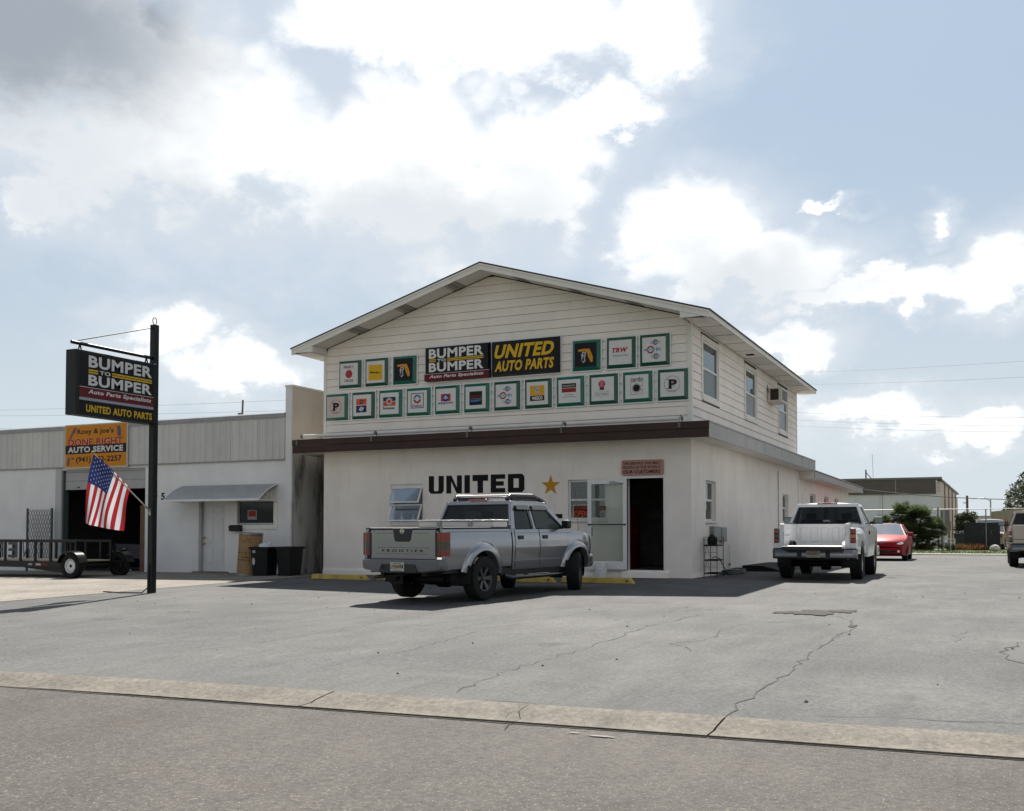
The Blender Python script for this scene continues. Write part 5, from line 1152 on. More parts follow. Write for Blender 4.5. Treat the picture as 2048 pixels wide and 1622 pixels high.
def shell(name, ys, low, top, hw, m, parent, rows=9, crown=0., nx=8, caps=True, smooth=32, topface=True, warp=None):
    mb = MB(); n = len(ys)
    idx = {}
    for s in (1, -1):
        for i, y in enumerate(ys):
            for j in range(rows + 1):
                z = low(y) + (top(y) - low(y)) * j / rows
                idx[s, i, j] = len(mb.v); mb.v.append((s * hw(y, z), y, z))
        for i in range(n - 1):
            for j in range(rows):
                q = (idx[s, i, j], idx[s, i + 1, j], idx[s, i + 1, j + 1], idx[s, i, j + 1]); mb.f.append(q if s > 0 else q[::-1]); mb.mi.append(0)
    cr = crown if callable(crown) else (lambda y: crown)
    def strip(j, flip, cz):
        rws = []
        for i, y in enumerate(ys):
            r_ = []
            for k in range(nx + 1):
                t = -1 + 2 * k / nx
                if k == 0: r_.append(idx[-1, i, j])
                elif k == nx: r_.append(idx[1, i, j])
                else:
                    v = mb.v[idx[1, i, j]]; r_.append(len(mb.v)); mb.v.append((v[0] * t, y, v[2] + cz(y) * (1 - t * t)))
            rws.append(r_)
        for i in range(n - 1):
            for k in range(nx):
                q = (rws[i][k], rws[i][k + 1], rws[i + 1][k + 1], rws[i + 1][k]); mb.f.append(q if not flip else q[::-1]); mb.mi.append(0)
        return rws
    if topface: strip(rows, False, cr)
    strip(0, True, lambda y: 0)
    if caps:
        for i in (0, n - 1):
            for j in range(rows):
                if warp:
                    rw = [[(t_ / nx * 2 - 1) for t_ in range(nx + 1)]]; A0, A1 = mb.v[idx[1, i, j]], mb.v[idx[1, i, j + 1]]
                    ids = []
                    for (jj, V) in ((j, A0), (j + 1, A1)):
                        r_ = [idx[-1, i, jj]]
                        for q in rw[0][1:-1]: r_.append(len(mb.v)); mb.v.append((V[0] * q, V[1], V[2]))
                        ids.append(r_ + [idx[1, i, jj]])
                    for k in range(nx): mb.f.append((ids[0][k], ids[0][k + 1], ids[1][k + 1], ids[1][k])); mb.mi.append(0)
                    continue
                mb.f.append((idx[1, i, j], idx[1, i, j + 1], idx[-1, i, j + 1], idx[-1, i, j])); mb.mi.append(0)
    if warp: mb.v = [warp(*v) for v in mb.v]
    return mb.build(name, m, parent, smooth=smooth)
def side_poly(mb, poly, xf, t=.04, sides=(1, -1), mi=0):
    """extrude a side-view polygon (y,z) onto the body sides with inward thickness"""
    n = len(poly)
    for s in sides:
        o = [(s * xf(y, z), y, z) for y, z in poly]; i = [(s * (xf(y, z) - t), y, z) for y, z in poly]
        mb.add(o + i, [tuple(range(n)), tuple(range(2 * n - 1, n - 1, -1))] + [(k, k + n, (k + 1) % n + n, (k + 1) % n) for k in range(n)], mi)
    return mb
def flare(name, c, zc, r0, r1, hw, out, m, parent, a0=-8, a1=188, n=26):
    for s in (1, -1):
        mb = MB(); rows = [(r0 - .02, -.05), (r0, out * .55), (r0 + .012, out), (r0 + (r1 - r0) * .45, out * .92), (r1, out * .25), (r1 + .012, -.01)]; k = len(rows); vs = []
        for i in range(n + 1):
            a = R(a0) + R(a1 - a0) * i / n; e = 1 - .25 * (abs(i / n - .5) * 2) ** 4
            for (rr, dx) in rows:
                y, z = c + rr * math.cos(a), zc + rr * math.sin(a); vs.append((s * (hw(y, min(z, 1.2)) + dx * e), y, z))
        mb.add(vs, [(i * k + j, i * k + j + 1, (i + 1) * k + j + 1, (i + 1) * k + j) for i in range(n) for j in range(k - 1)]); mb.build('wheel_flare', m, parent, smooth=50)
def cross_panel(mb, outer, inner, yf, t=.04, mi=0):
    """ring panel across the car (rear window surround): outer/inner polygons of (x,z) with same count"""
    n = len(outer); vs = []
    for (pl, dy) in ((outer, 0), (inner, 0), (outer, t), (inner, t)): vs += [(x, yf(x, z) + dy, z) for x, z in pl]
    fs = []
    for k in range(n):
        q = (k + 1) % n; fs += [(k, q, n + q, n + k), (2 * n + k, 3 * n + k, 3 * n + q, 2 * n + q), (n + k, n + q, 3 * n + q, 3 * n + k), (k, 2 * n + k, 2 * n + q, q)]
    mb.add(vs, fs, mi); return mb
def car_paint(name, col, metal=.0, rough=.35, coat=.8, var=.03): return mat(name, col, rough, metal, var, 1.5, coat=coat, dirt=(.20, .18, .16), dscale=2.2, damt=.12)
CARGLASS = glass('car_glass', (.07, .075, .075), .05, .01, .55); CARGLASS2 = glass('car_glass_clear', (.33, .37, .36), .03, .01, .5)
CHROME = mat('chrome', (.62, .62, .63), .12, 1.)
TRIMB = mat('black_plastic', (.018, .018, .020), .55, var=.15)
LAMPR = mat('red_lens', (.19, .008, .010), .18, var=.2, vscale=25, coat=.8); LAMPS = mat('smoked_lens', (.05, .035, .035), .2, coat=.8); LAMPA = mat('amber_lens', (.45, .13, .015), .2, coat=.8)
SEAT = mat('seat_cloth', (.035, .035, .038), .9)
def roof(mb, y0, y1, xw, z, crown, n=10, thick=.035, tail=.03):
    """roof skin between windscreen and rear window, xw half width"""
    ny = 10
    for (dz, flip) in ((0, 0), (-thick, 1)):
        vs = []
        for i in range(ny + 1):
            u = i / ny; y = y0 + (y1 - y0) * u
            for k in range(n + 1):
                t = -1 + 2 * k / n; e = 1 - abs(2 * u - 1) ** 4
                vs.append((t * xw, y, z + crown * (1 - t * t) * (.55 + .45 * e) - tail * (1 - e) + dz - .012 * abs(t) ** 6))
        mb.add(vs, [(i * (n + 1) + k, i * (n + 1) + k + 1, (i + 1) * (n + 1) + k + 1, (i + 1) * (n + 1) + k) for i in range(ny) for k in range(n)])
    return mb
def pane(parent, pts, m, name='window'):
    return MB().add(pts, [tuple(range(len(pts)))]).build(name, m, parent, fix=False)
def plate(parent, c, txt, w=.30, h=.15, tilt=0.):
    p = bpy.data.objects.new('license_plate', None); COL.objects.link(p); p.parent = parent; p.location = c
    MB().box(-w / 2, w / 2, 0, .006, -h / 2, h / 2).build('plate', P('b4b4aa', .5), p, bevel=.002)
    mb = MB(); F = Face((0, -.002, 0), (1, 0, 0), (0, 0, 1)); a, b = txt
    F.text(mb, a, -w * .44, -h * .22, -w * .10, h * .24, .001, 0, 0, .015); F.text(mb, b, w * .10, -h * .22, w * .44, h * .24, .001, 0, 0, .015); F.disc(mb, 0, 0, h * .2, .001, 1); F.rect(mb, -w * .3, h * .32, w * .3, h * .42, .001, 2); F.rect(mb, -w * .28, -h * .42, w * .28, -h * .34, .001, 2)
    mb.build('lettering', [P('1f3a2a'), P('b8642c'), P('6f8a6a')], p, fix=False)
    return p

def greenhouse(t, paint, y0, y1, yr0, yr1, zb, zr, xb, xr, pillars, glasses, rear_hole, crown=.05, hood_y=None, wind_x=None, rake=.33, gm=CARGLASS, seats=()):
    """cab upper: y0,y1 at the belt; yr0,yr1 at the roof; half widths xb (belt) and xr (roof)"""
    xf = lambda y, z: xb + (xr - xb) * max(0, (z - zb) / (zr - zb)) ** 1.15
    for p_ in pillars:
        for s in (1, -1): side_poly(MB(), p_, xf, .05, (s,)).build('pillar', paint, t, bevel=.006)
    roof(MB(), yr0, yr1, xr + .012, zr - .005, crown).build('roof', paint, t, smooth=40)
    for s in (1, -1):
        for (pl, m, nm) in glasses: pane(t, [(s * (xf(y, z) - .018), y, z) for y, z in pl], m, nm)
    yf = lambda x, z: y0 + (yr0 - y0) * (z - zb) / (zr - zb) - .04 * (1 - (x / xb) ** 2) * 0
    e = .0
    oo = [(-xb, zb - .08), (xb, zb - .08), (xr, zr + .01), (-xr, zr + .01)]; a, b, c, d = rear_hole
    ii = [(-a, c), (a, c), (b, d), (-b, d)]
    cross_panel(MB(), oo, ii, yf, .05).build('cab_back', paint, t, bevel=.006)
    pane(t, [(x * 1.01, yf(x, z) + .012, z) for x, z in ii], gm, 'rear_window')
    cross_panel(MB(), [(x * 1.03, z + (.012 if z > (c + d) / 2 else -.012)) for x, z in ii], ii, lambda x, z: yf(x, z) - .006, .012).build('window_seal', TRIMB, t)
    w = wind_x or (xb - .03, xr - .02)
    n = 6; vs = []
    for (yy, zz, xx) in ((y1, zb, w[0]), (yr1, zr - .02, w[1])):
        for k in range(n + 1): tt = -1 + 2 * k / n; vs.append((xx * tt, yy + .10 * (1 - tt * tt), zz + (crown * .6 * (1 - tt * tt) if zz > zb else 0)))
    MB().add(vs, [(k, k + 1, n + 2 + k, n + 1 + k) for k in range(n)]).build('windscreen', CARGLASS2, t, smooth=60, fix=False)
    for (x, y, z0, w_, h) in seats:
        f = MB().box(x - w_ / 2, x + w_ / 2, y - .07, y + .06, z0, z0 + h); f.build('seat_back', SEAT, t, bevel=.04, seg=3)
        MB().box(x - .12, x + .12, y - .06, y + .03, z0 + h + .01, z0 + h + .16).build('headrest', SEAT, t, bevel=.03, seg=3)

def build_silver():
    t = thing('pickup_truck', 'silver crew cab pickup with bed toolbox and roof rack', 'pickup truck', (-2.40, -7.72, gz(-2.4, -6.5)), R(-7.6))
    t.rotation_euler = (R(.4), 0, R(-7.6))
    paint = car_paint('silver_paint', (.25, .256, .275), .8, .22)
    WB = 3.33; A = [(0, .385, .475), (WB, .385, .475)]
    hwb = lambda y, z: .865 + .018 * math.exp(-((z - .92) / .16) ** 2) - .10 * max(0, .62 - z) - .035 * max(0, (z - 1.12)) / .14
    # bed: two sides, floor, head board
    ys = stations(-1.13, .90, A, .1); low = arch_low(.57, A)
    for s in (1, -1):
        mb = MB(); rows = 9; n = len(ys); vs = []
        for inner in (0, 1):
            for y in ys:
                for j in range(rows + 1):
                    z = low(y) + (1.255 - low(y)) * j / rows; vs.append((s * (hwb(y, z) - inner * .06), y, z))
        fs = []; o = n * (rows + 1)
        for i in range(n - 1):
            for j in range(rows):
                a = i * (rows + 1) + j; fs += [(a, a + rows + 1, a + rows + 2, a + 1), (o + a, o + a + 1, o + a + rows + 2, o + a + rows + 1)]
            a = i * (rows + 1); fs += [(a, o + a, o + a + rows + 1, a + rows + 1), (a + rows, a + 2 * rows + 1, o + a + 2 * rows + 1, o + a + rows)]
        for i in (0, n - 1):
            for j in range(rows): a = i * (rows + 1) + j; fs.append((a, a + 1, o + a + 1, o + a))
        mb.add(vs, fs).build('bed_side', paint, t, smooth=35)
        f = MB().box(s * .80 - .055, s * .80 + .055, -1.13, .88, 1.25, 1.275); f.build('rail_cap', TRIMB, t, bevel=.008)
        f = MB(); side_poly(f, [(-1.05, 1.195), (.86, 1.195), (.86, 1.203), (-1.05, 1.203)], lambda y, z: hwb(y, z) + .002, .01, (s,)); f.build('body_line', TRIMB, t)
    MB().box(-.80, .80, -1.10, .88, .70, .74).build('bed_floor', TRIMB, t); MB().box(-.80, .80, .84, .88, .74, 1.25).build('headboard', paint, t)
    MB().box(-.80, .80, -1.05, .85, .50, .70).build('underbody', BLACK, t)
    # tailgate
    tg = bpy.data.objects.new('tailgate', None); COL.objects.link(tg); tg.parent = t
    MB().box(-.70, .70, -1.155, -1.10, .735, 1.235).build('panel', paint, tg, bevel=.014, seg=3)
    MB().box(-.70, .70, -1.15, -1.10, 1.236, 1.262).build('top_cap', TRIMB, tg, bevel=.006); MB().box(-.70, .70, -1.152, -1.10, 1.262, 1.27).build('top_edge', ALU, tg)
    for z in (.83, .935, 1.18):
        for (a, b) in (((-.57, .57),) if z < 1 else ((-.57, -.24), (.24, .57))): MB().box(a, b, -1.158, -1.154, z - .006, z + .004).build('pressing', mat('shadow_line', (.16, .16, .17), .5, .5), tg)
    MB().prism([(-.215, 1.262), (.215, 1.262), (.17, 1.06), (.14, 1.035), (-.14, 1.035), (-.17, 1.06)], 'y', -1.168, -1.15).build('handle_bezel', TRIMB, tg, bevel=.008)
    f = MB(); F = Face((0, -1.17, 1.215), (1, 0, 0), (0, 0, 1)); F.disc(f, 0, 0, .042, .002, 0, .031); F.rect(f, -.05, -.009, .05, .009, .004); f.build('emblem', CHROME, tg, fix=False)
    mb = MB(); F = Face((0, -1.157, 0), (1, 0, 0), (0, 0, 1)); F.text(mb, 'F R O N T I E R', -.45, .858, .45, .905, .001, 0, 0, .012); mb.build('lettering', P('26262a'), tg, fix=False)
    # tail lamps
    for s in (1, -1):
        tl = bpy.data.objects.new('tail_lamp', None); COL.objects.link(tl); tl.parent = t
        for (z0, z1, m) in ((1.04, 1.19, LAMPR), (.89, 1.038, LAMPS), (.80, .888, LAMPR)):
            o = [(s * .705, -1.148, z0), (s * .80, -1.172, z0), (s * .893, -1.137, z0), (s * .896, -1.0, z0)]
            MB().add(o + [(x, y, z1) for x, y, _ in o], [(0, 1, 5, 4), (1, 2, 6, 5), (2, 3, 7, 6), (4, 5, 6, 7), (0, 3, 2, 1)]).build('lens', m, tl, smooth=70)
        MB().box(min(s * .70, s * .74), max(s * .70, s * .74), -1.162, -1.10, .79, 1.20).build('lamp_bezel', TRIMB, tl, bevel=.006)
    # rear bumper
    bp = [(-.89, -1.06), (-.888, -1.15), (-.83, -1.23), (-.5, -1.275), (0, -1.285), (.5, -1.275), (.83, -1.23), (.888, -1.15), (.89, -1.06)]
    BUMP = mat('grey_bumper', (.14, .145, .155), .4, .3, var=.1)
    f = MB(); vs = []; k = len(bp)
    for (z, sh) in ((.505, .06), (.53, .015), (.64, 0), (.715, .0), (.735, .03)): vs += [(x * (1 - sh * .15), y + sh, z + (.055 * max(0, abs(x) - .45) / .45 if z < .6 else 0)) for x, y in bp]
    f.add(vs, [(r_ * k + i, r_ * k + i + 1, (r_ + 1) * k + i + 1, (r_ + 1) * k + i) for r_ in range(4) for i in range(k - 1)]); f.build('rear_bumper', BUMP, t, smooth=40)
    MB().prism([(x * .97, y + .03) for x, y in bp] + [(.86, -1.04), (-.86, -1.04)], 'z', .725, .742).build('bumper_step', TRIMB, t, bevel=.004)
    MB().prism([(-.42, .515), (.42, .515), (.36, .66), (-.36, .66)], 'y', -1.295, -1.27).build('plate_recess', TRIMB, t, bevel=.006)
    plate(t, (0, -1.303, .615), ('L93', 'HWM')); MB().box(-.36, -.28, -1.30, -1.28, .575, .635).build('hitch_plug', BLACK, t)
    MB().tube([(-.55, -1.30, .42), (-.48, -.7, .45), (-.45, 0, .5)], .035, 10).build('exhaust_pipe', mat('rusty_pipe', (.09, .085, .08), .8, .2), t, smooth=40)
    MB().lathe([(0, -.78), (.10, -.75), (.12, -.6), (.12, .6), (.1, .75), (0, .78)], 12, 'x', (0, 0, .36)).build('rear_axle', BLACK, t); MB().lathe([(0, -.14), (.16, -.1), (.16, .1), (0, .14)], 14, 'x', (0, .02, .36)).build('differential', BLACK, t, smooth=40)
    f = MB()
    for s in (1, -1): f.box(s * .45 - .04, s * .45 + .04, -1.15, 4.0, .46, .58)
    f.box(-.5, .5, 1.2, 1.9, .4, .5); f.build('chassis', BLACK, t)
    # cab and nose
    hw = lambda y, z: (.862 + .02 * math.exp(-((z - .92) / .18) ** 2) - .10 * max(0, .62 - z) - .14 * max(0, z - 1.12)) * (1 - .16 * max(0, (y - 3.55) / .6) ** 2)
    top = smooth_curve([(.94, 1.25), (1.9, 1.25), (2.75, 1.245), (2.95, 1.215), (3.3, 1.20), (3.7, 1.15), (3.95, 1.08), (4.10, .98), (4.16, .86)])
    AF = [(WB, .385, .475)]
    ys = stations(.94, 4.16, AF, .1); shell('cab_body', ys, arch_low(lerp_curve([(.94, .50), (3.8, .50), (4.16, .60)]), AF), top, hw, paint, t, 10, lambda y: .0 if y < 2.9 else .05 * min(1, (y - 2.9) / .3))
    MB().box(-.79, .79, 3.84, 4.20, .44, .74).build('front_bumper', paint, t, bevel=.08, seg=4)
    MB().box(-.55, .55, 4.13, 4.17, .78, .98).build('grille', TRIMB, t)
    for s in (1, -1): MB().box(s * .62 - .12, s * .62 + .12, 3.95, 4.10, .80, .96).build('headlamp', mat('lamp_glass', (.5, .52, .54), .1, .3), t, bevel=.03)
    # doors and shut lines
    SH = mat('shut_line', (.03, .03, .033), .7)
    for (a, b, nm) in ((1.02, 1.86, 'rear'), (1.885, 2.93, 'front')):
        for s in (1, -1):
            d = bpy.data.objects.new('door', None); COL.objects.link(d); d.parent = t
            f = MB(); q = .006; zz = [.535, .66, .78, .90, 1.02, 1.12, 1.235]
            pe = (lambda z: a) if nm == 'front' else (lambda z: a + (.0 if z > .95 else min(.18, (.95 - z) * .5) if False else 0))
            for (z0, z1) in zip(zz, zz[1:]): side_poly(f, [(a + q, z0), (b - q, z0), (b - q, z1), (a + q, z1)], lambda y, z: hw(y, z) + .006, .005, (s,))
            f.build('door_skin', paint, d, smooth=30)
            g_ = MB()
            for (u, v) in ((a - .003, a + .005), (b - .005, b + .003)):
                for (z0, z1) in zip(zz, zz[1:]): side_poly(g_, [(u, z0), (v, z0), (v, z1), (u, z1)], lambda y, z: hw(y, z) + .003, .004, (s,))
            g_.build('shut_line', SH, d)
            hx = s * (hw(a, 1.06) + .008)
            MB().box(min(hx, hx + s * .014), max(hx, hx + s * .014), a + .10, a + .27, 1.05, 1.12).build('door_handle', TRIMB, d, bevel=.006)
    for s in (1, -1):
        g_ = MB(); side_poly(g_, [(.905, .55), (.925, .55), (.925, 1.25), (.905, 1.25)], lambda y, z: .80, .02, (s,)); g_.build('bed_gap', BLACK, t)
        g_ = MB(); side_poly(g_, [(.97, 1.165), (3.15, 1.165), (3.15, 1.172), (.97, 1.172)], lambda y, z: hw(y, z) + .009, .006, (s,)); g_.build('body_line', mat('shadow_line', (.16, .16, .17), .5, .5), t)
        g_ = MB(); side_poly(g_, [(.96, .655), (2.83, .655), (2.83, .672), (.96, .672)], lambda y, z: hw(y, z) + .012, .012, (s,)); g_.build('body_crease', paint, t)
    P_ = lambda *q: list(q)
    ZR = 1.755; XB, XRF = .858, .735
    W1 = [(1.065, 1.255), (1.66, 1.255), (1.60, 1.665), (1.175, 1.665)]; W2 = [(1.79, 1.255), (2.78, 1.255), (2.18, 1.665), (1.72, 1.665)]
    greenhouse(t, paint, .90, 2.95, 1.09, 2.26, 1.245, ZR, XB, XRF,
        [P_((.90, 1.24), (1.07, 1.24), (1.18, 1.675), (1.11, ZR), (1.08, ZR)), P_((1.08, ZR), (1.17, 1.66), (2.17, 1.66), (2.28, ZR)), P_((1.65, 1.24), (1.80, 1.24), (1.73, 1.665), (1.59, 1.665)), P_((2.77, 1.24), (2.97, 1.24), (2.28, ZR), (2.16, 1.66))],
        [(P_((1.04, 1.245), (1.70, 1.245), (1.66, 1.68), (1.15, 1.68)), CARGLASS, 'side_window'), (P_((1.76, 1.245), (2.86, 1.245), (2.22, 1.68), (1.68, 1.68)), CARGLASS2, 'side_window')],
        (.775, .675, 1.275, 1.69), .05, seats=((-.36, 1.95, 1.0, .48, .42), (.36, 1.95, 1.0, .48, .42), (0, 1.25, 1.0, 1.2, .30)))
    # black rounded window surrounds, visors, brake light, mirrors
    xf = lambda y, z: XB + (XRF - XB) * max(0, (z - 1.245) / (ZR - 1.245)) ** 1.15 + .004
    for s in (1, -1):
        for wp in (W1, W2):
            c_ = (sum(q[0] for q in wp) / 4, sum(q[1] for q in wp) / 4); big = [(c_[0] + (y - c_[0]) * 1.07, c_[1] + (z - c_[1]) * 1.10) for y, z in wp]
            o_, i_ = round_poly(big, .06, 4), round_poly(wp, .055, 4); n = len(o_); f = MB()
            f.add([(s * xf(y, z), y, z) for y, z in o_] + [(s * (xf(y, z) + .003), y, z) for y, z in i_] + [(s * (xf(y, z) - .03), y, z) for y, z in i_], [(k, (k + 1) % n, n + (k + 1) % n, n + k) for k in range(n)] + [(n + k, n + (k + 1) % n, 2 * n + (k + 1) % n, 2 * n + k) for k in range(n)])
            f.build('window_seal', TRIMB, t, smooth=40)
        for (a, b) in ((1.15, 1.62), (1.70, 2.26)):
            f = MB(); side_poly(f, round_poly([(a - .01, 1.60), (b + (.04 if b > 2 else .02), 1.60), (b - .03, 1.682), (a + .03, 1.685)], .03, 3), lambda y, z: xf(y, z) + .02 + (1.69 - z) * .35, .02, (s,)); f.build('window_visor', mat('smoked_visor', (.012, .012, .014), .15), t, bevel=.006)
        m_ = bpy.data.objects.new('mirror', None); COL.objects.link(m_); m_.parent = t
        a, b = sorted((s * .90, s * 1.08)); MB().box(a, b, 2.62, 2.76, 1.24, 1.41).build('mirror_housing', TRIMB, m_, bevel=.045, seg=4); MB().box(a + .03, b - .03, 2.612, 2.622, 1.265, 1.385).build('mirror_glass', mat('mirror', (.16, .18, .19), .08, 1.), m_); a, b = sorted((s * .84, s * .92)); MB().box(a, b, 2.66, 2.74, 1.25, 1.30).build('mirror_arm', TRIMB, m_)
    MB().box(-.20, .20, 1.06, 1.10, 1.77, 1.805).build('brake_light', LAMPR, t, bevel=.008)
    # roof rack: two side rails with a raked front fairing and two cross hoops
    for s in (1, -1):
        pts = [(s * .60, 1.16, 1.785), (s * .61, 1.24, 1.85), (s * .61, 2.06, 1.86), (s * .60, 2.42, 1.775), (s * .60, 2.50, 1.73)]
        MB().tube(pts, .042, 10).build('rack_rail', mat('gloss_black', (.01, .01, .011), .15), t, smooth=45); MB().box(s * .60 - .02, s * .60 + .02, 1.3, 2.3, 1.77, 1.83).build('rack_fin', TRIMB, t)
        MB().tube([(s * .615, 1.26, 1.888), (s * .615, 2.04, 1.898)], .014, 8).build('rack_strip', ALU, t)
    for y in (1.24, 1.66, 2.04): MB().tube([(-.61, y, 1.865), (.61, y, 1.865)], .022, 8).build('cross_bar', ALU if y < 1.3 else TRIMB, t, smooth=45)
    # toolbox in the bed
    tb = thing('truck_toolbox', 'shiny diamond plate toolbox across the silver truck bed', 'toolbox', (0, 0, 0)); 
    tb.matrix_world = t.matrix_basis @ Matrix.Translation((0, .35, 1.277))
    DP = mat('diamond_plate', (.60, .58, .55), .28, .9, bump=.6, bscale=70)
    MB().box(-.84, .84, .02, .46, 0, .10).build('case', DP, tb, bevel=.006); MB().box(-.86, .86, 0, .48, .102, .135).build('lid', DP, tb, bevel=.008)
    for x in (-.42, .28): MB().box(x, x + .09, -.004, .02, .02, .10).build('latch', STEEL, tb, bevel=.004)
    f = MB()
    for k in range(44):
        x = -.84 + k * .0385; f.add([(x, -.003, .12), (x + .012, -.003, .138), (x + .024, -.003, .12), (x + .012, .03, .142)], [(0, 1, 2), (0, 3, 1), (1, 3, 2)])
    tag(f.build('tread_studs', CHROME, tb, fix=False), kind='stuff')
    # arches, flaps, steps, wheels
    flare('f', 0, .385, .475, .64, hwb, .05, paint, t, 8, 168); flare('f', WB, .385, .475, .63, hw, .05, paint, t, 10, 170)
    RIM = mat('alloy_rim', (.085, .085, .09), .4, .8, var=.2)
    for (y) in (0, WB):
        for s in (1, -1):
            wq = wheel(t, (s * .80, y, .385), .385, .26, .215, s, RIM)
            if y: wq.rotation_euler = (0, 0, R(24) + (math.pi if s < 0 else 0))
            MB().lathe([(.455, -.2), (.455, .1)], 18, 'x', (s * .68, y, .42), 0, R(-20), R(200)).build('wheel_housing', BLACK, t)
            MB().box(s * .80 - .14, s * .80 + .14, y - .50, y - .485, .30, .62).build('mud_flap', RUBBER, t, bevel=.006)
    for s in (1, -1): MB().tube([(s * .84, .70, .40), (s * .90, .85, .36), (s * .90, 2.65, .36), (s * .84, 2.8, .40)], .04, 10).build('side_step', mat('gloss_black', (.01, .01, .011), .15), t, smooth=45); MB().box(s * .78 - .05, s * .78 + .05, .6, 2.85, .40, .53).build('sill', BLACK, t)
    MB().tube([(.78, 3.55, 1.17), (.76, 3.45, 2.02)], .004, 5).build('antenna', BLACK, t)
    return t
silver = build_silver()

def build_fullsize(name, label, loc, rz, paint, WB, cab, stepside, txt=None, tail_open=False, lamp='vertical', dodge=False):
    t = thing(name, label, 'pickup truck', loc, rz)
    A = [(0, .40, .50)]; L0 = -1.12; y_c0, y_cowl, y_n = cab; YN = WB + .95
    def hwb(y, z):
        if stepside: return .925 if z < .86 else .765 + .16 * math.sqrt(max(0, 1 - ((z - .86) / .345) ** 2))
        return .955 - .06 * max(0, .7 - z) - .05 * max(0, (z - 1.0) / .30) ** 1.7
    ztop = 1.30; zs = 1.20 if stepside else ztop
    ys = stations(L0, y_c0 - .03, A, .1); low = arch_low(.60, A)
    for s in (1, -1):
        rows = 11; n = len(ys); vs = []; fs = []; o = n * (rows + 1)
        for inner in (0, 1):
            for y in ys:
                for j in range(rows + 1):
                    z = low(y) + (zs - low(y)) * (1 - (1 - j / rows) ** 1.5 if stepside else j / rows); x = hwb(y, z) if not inner else (.72 if stepside else .88)
                    if not inner and y < L0 + .1: x -= .03 * ((L0 + .1 - y) / .1) ** 2
                    vs.append((s * x, y, z))
        for i in range(n - 1):
            for j in range(rows): a = i * (rows + 1) + j; fs += [(a, a + rows + 1, a + rows + 2, a + 1), (o + a, o + a + 1, o + a + rows + 2, o + a + rows + 1)]
            a = i * (rows + 1); fs += [(a, o + a, o + a + rows + 1, a + rows + 1), (a + rows, a + 2 * rows + 1, o + a + 2 * rows + 1, o + a + rows)]
        for i in (0, n - 1):
            for j in range(rows): a = i * (rows + 1) + j; fs.append((a, a + 1, o + a + 1, o + a))
        MB().add(vs, fs).build('bed_side', paint, t, smooth=40)
        rx = .74 if stepside else .90
        if stepside: a, b = sorted((s * .70, s * .768)); MB().box(a, b, L0 + .0, y_c0 - .05, .74, ztop - .005).build('bed_box', paint, t, bevel=.015, seg=3)
        MB().box(s * rx - .032, s * rx + .032, L0 + .25, y_c0 - .05, ztop - .004, ztop + .014).build('rail_cap', TRIMB, t, bevel=.005)
        tl = bpy.data.objects.new('tail_lamp', None); COL.objects.link(tl); tl.parent = t
        x0, x1 = (.79, .895) if stepside else (.86, .945)
        lz = ((1.05, 1.165, LAMPR), (.955, 1.045, LAMPA if s > 0 else LAMPS), (.86, .95, LAMPR)) if lamp == 'vertical' else ((1.0, 1.12, LAMPR), (.93, .995, mat('lamp_glass', (.5, .52, .54), .1, .3)), (.80, .925, LAMPS))
        for (z0, z1, m) in lz: a, b = sorted((s * x0, s * x1)); MB().box(a, b, L0 - .035, L0 + .05, z0, z1).build('lens', m, tl, bevel=.02, seg=3)
        a, b = sorted((s * (x0 - .012), s * (x1 + .004))); MB().box(a, b, L0 - .02, L0 + .04, lz[2][0] - .012, lz[0][1] + .012).build('lamp_bezel', TRIMB, tl, bevel=.015)
    inn = .70 if stepside else .88
    MB().box(-inn, inn, L0 + .02, y_c0 - .05, .74, .78).build('bed_floor', paint, t)
    hb = MB().box(-inn, inn, y_c0 - .10, y_c0 - .05, .78, ztop - .01)
    hb.build('headboard', paint, t)
    for k in range(5): MB().box(-.60 + k * .25, -.45 + k * .25, y_c0 - .115, y_c0 - .10, .86, ztop - .10).build('headboard_rib', paint, t, bevel=.01)
    for s in (1, -1):
        for (z0, z1) in ((.90, .91), (1.02, 1.03), (1.16, 1.17)): a, b = sorted((s * inn, s * (inn - .012))); MB().box(a, b, L0 + .15, L0 + .9, z0, z1).build('bed_pressing', TRIMB if z0 == 1.02 else paint, t)
    if not stepside or tail_open:
        for s in (1, -1): a, b = sorted((s * (.66 if tail_open else .84), s * (.765 if tail_open else .86))); MB().box(a, b, L0 - .012, L0 + .03, .72, ztop - .02).build('bed_post', paint, t, bevel=.01)
    tg = bpy.data.objects.new('tailgate', None); COL.objects.link(tg); tg.parent = t
    if tail_open:
        tg.location = (0, L0, .765); tg.rotation_euler = (R(2), 0, 0)
        MB().box(-.655, .655, -.46, -.01, -.035, .02).build('panel', paint, tg, bevel=.01); MB().box(-.655, .655, -.475, -.455, -.055, .025).build('edge_trim', TRIMB, tg, bevel=.006); MB().box(-.655, .655, -.45, -.02, .02, .026).build('inner_liner', mat('grey_liner', (.35, .35, .35), .5), tg)
        for s in (1, -1): MB().tube([(s * .645, -.3, .02), (s * .69, .04, .36)], .006, 5).build('check_strap', STEEL, tg)
    else:
        MB().box(-.83, .83, L0 - .03, L0 + .03, .74, ztop).build('panel', paint, tg, bevel=.012, seg=3); MB().box(-.83, .83, L0 - .034, L0 - .028, .86, .875).build('pressing', TRIMB, tg); MB().box(-.83, .83, L0 - .02, L0 + .02, ztop, ztop + .02).build('tread_cap', CHROME, tg)
    # rear bumper
    bp = [(-.925, L0 + .08), (-.92, L0 - .06), (-.85, L0 - .14), (-.4, L0 - .17), (.4, L0 - .17), (.85, L0 - .14), (.92, L0 - .06), (.925, L0 + .08)]; k = len(bp); vs = []; f = MB()
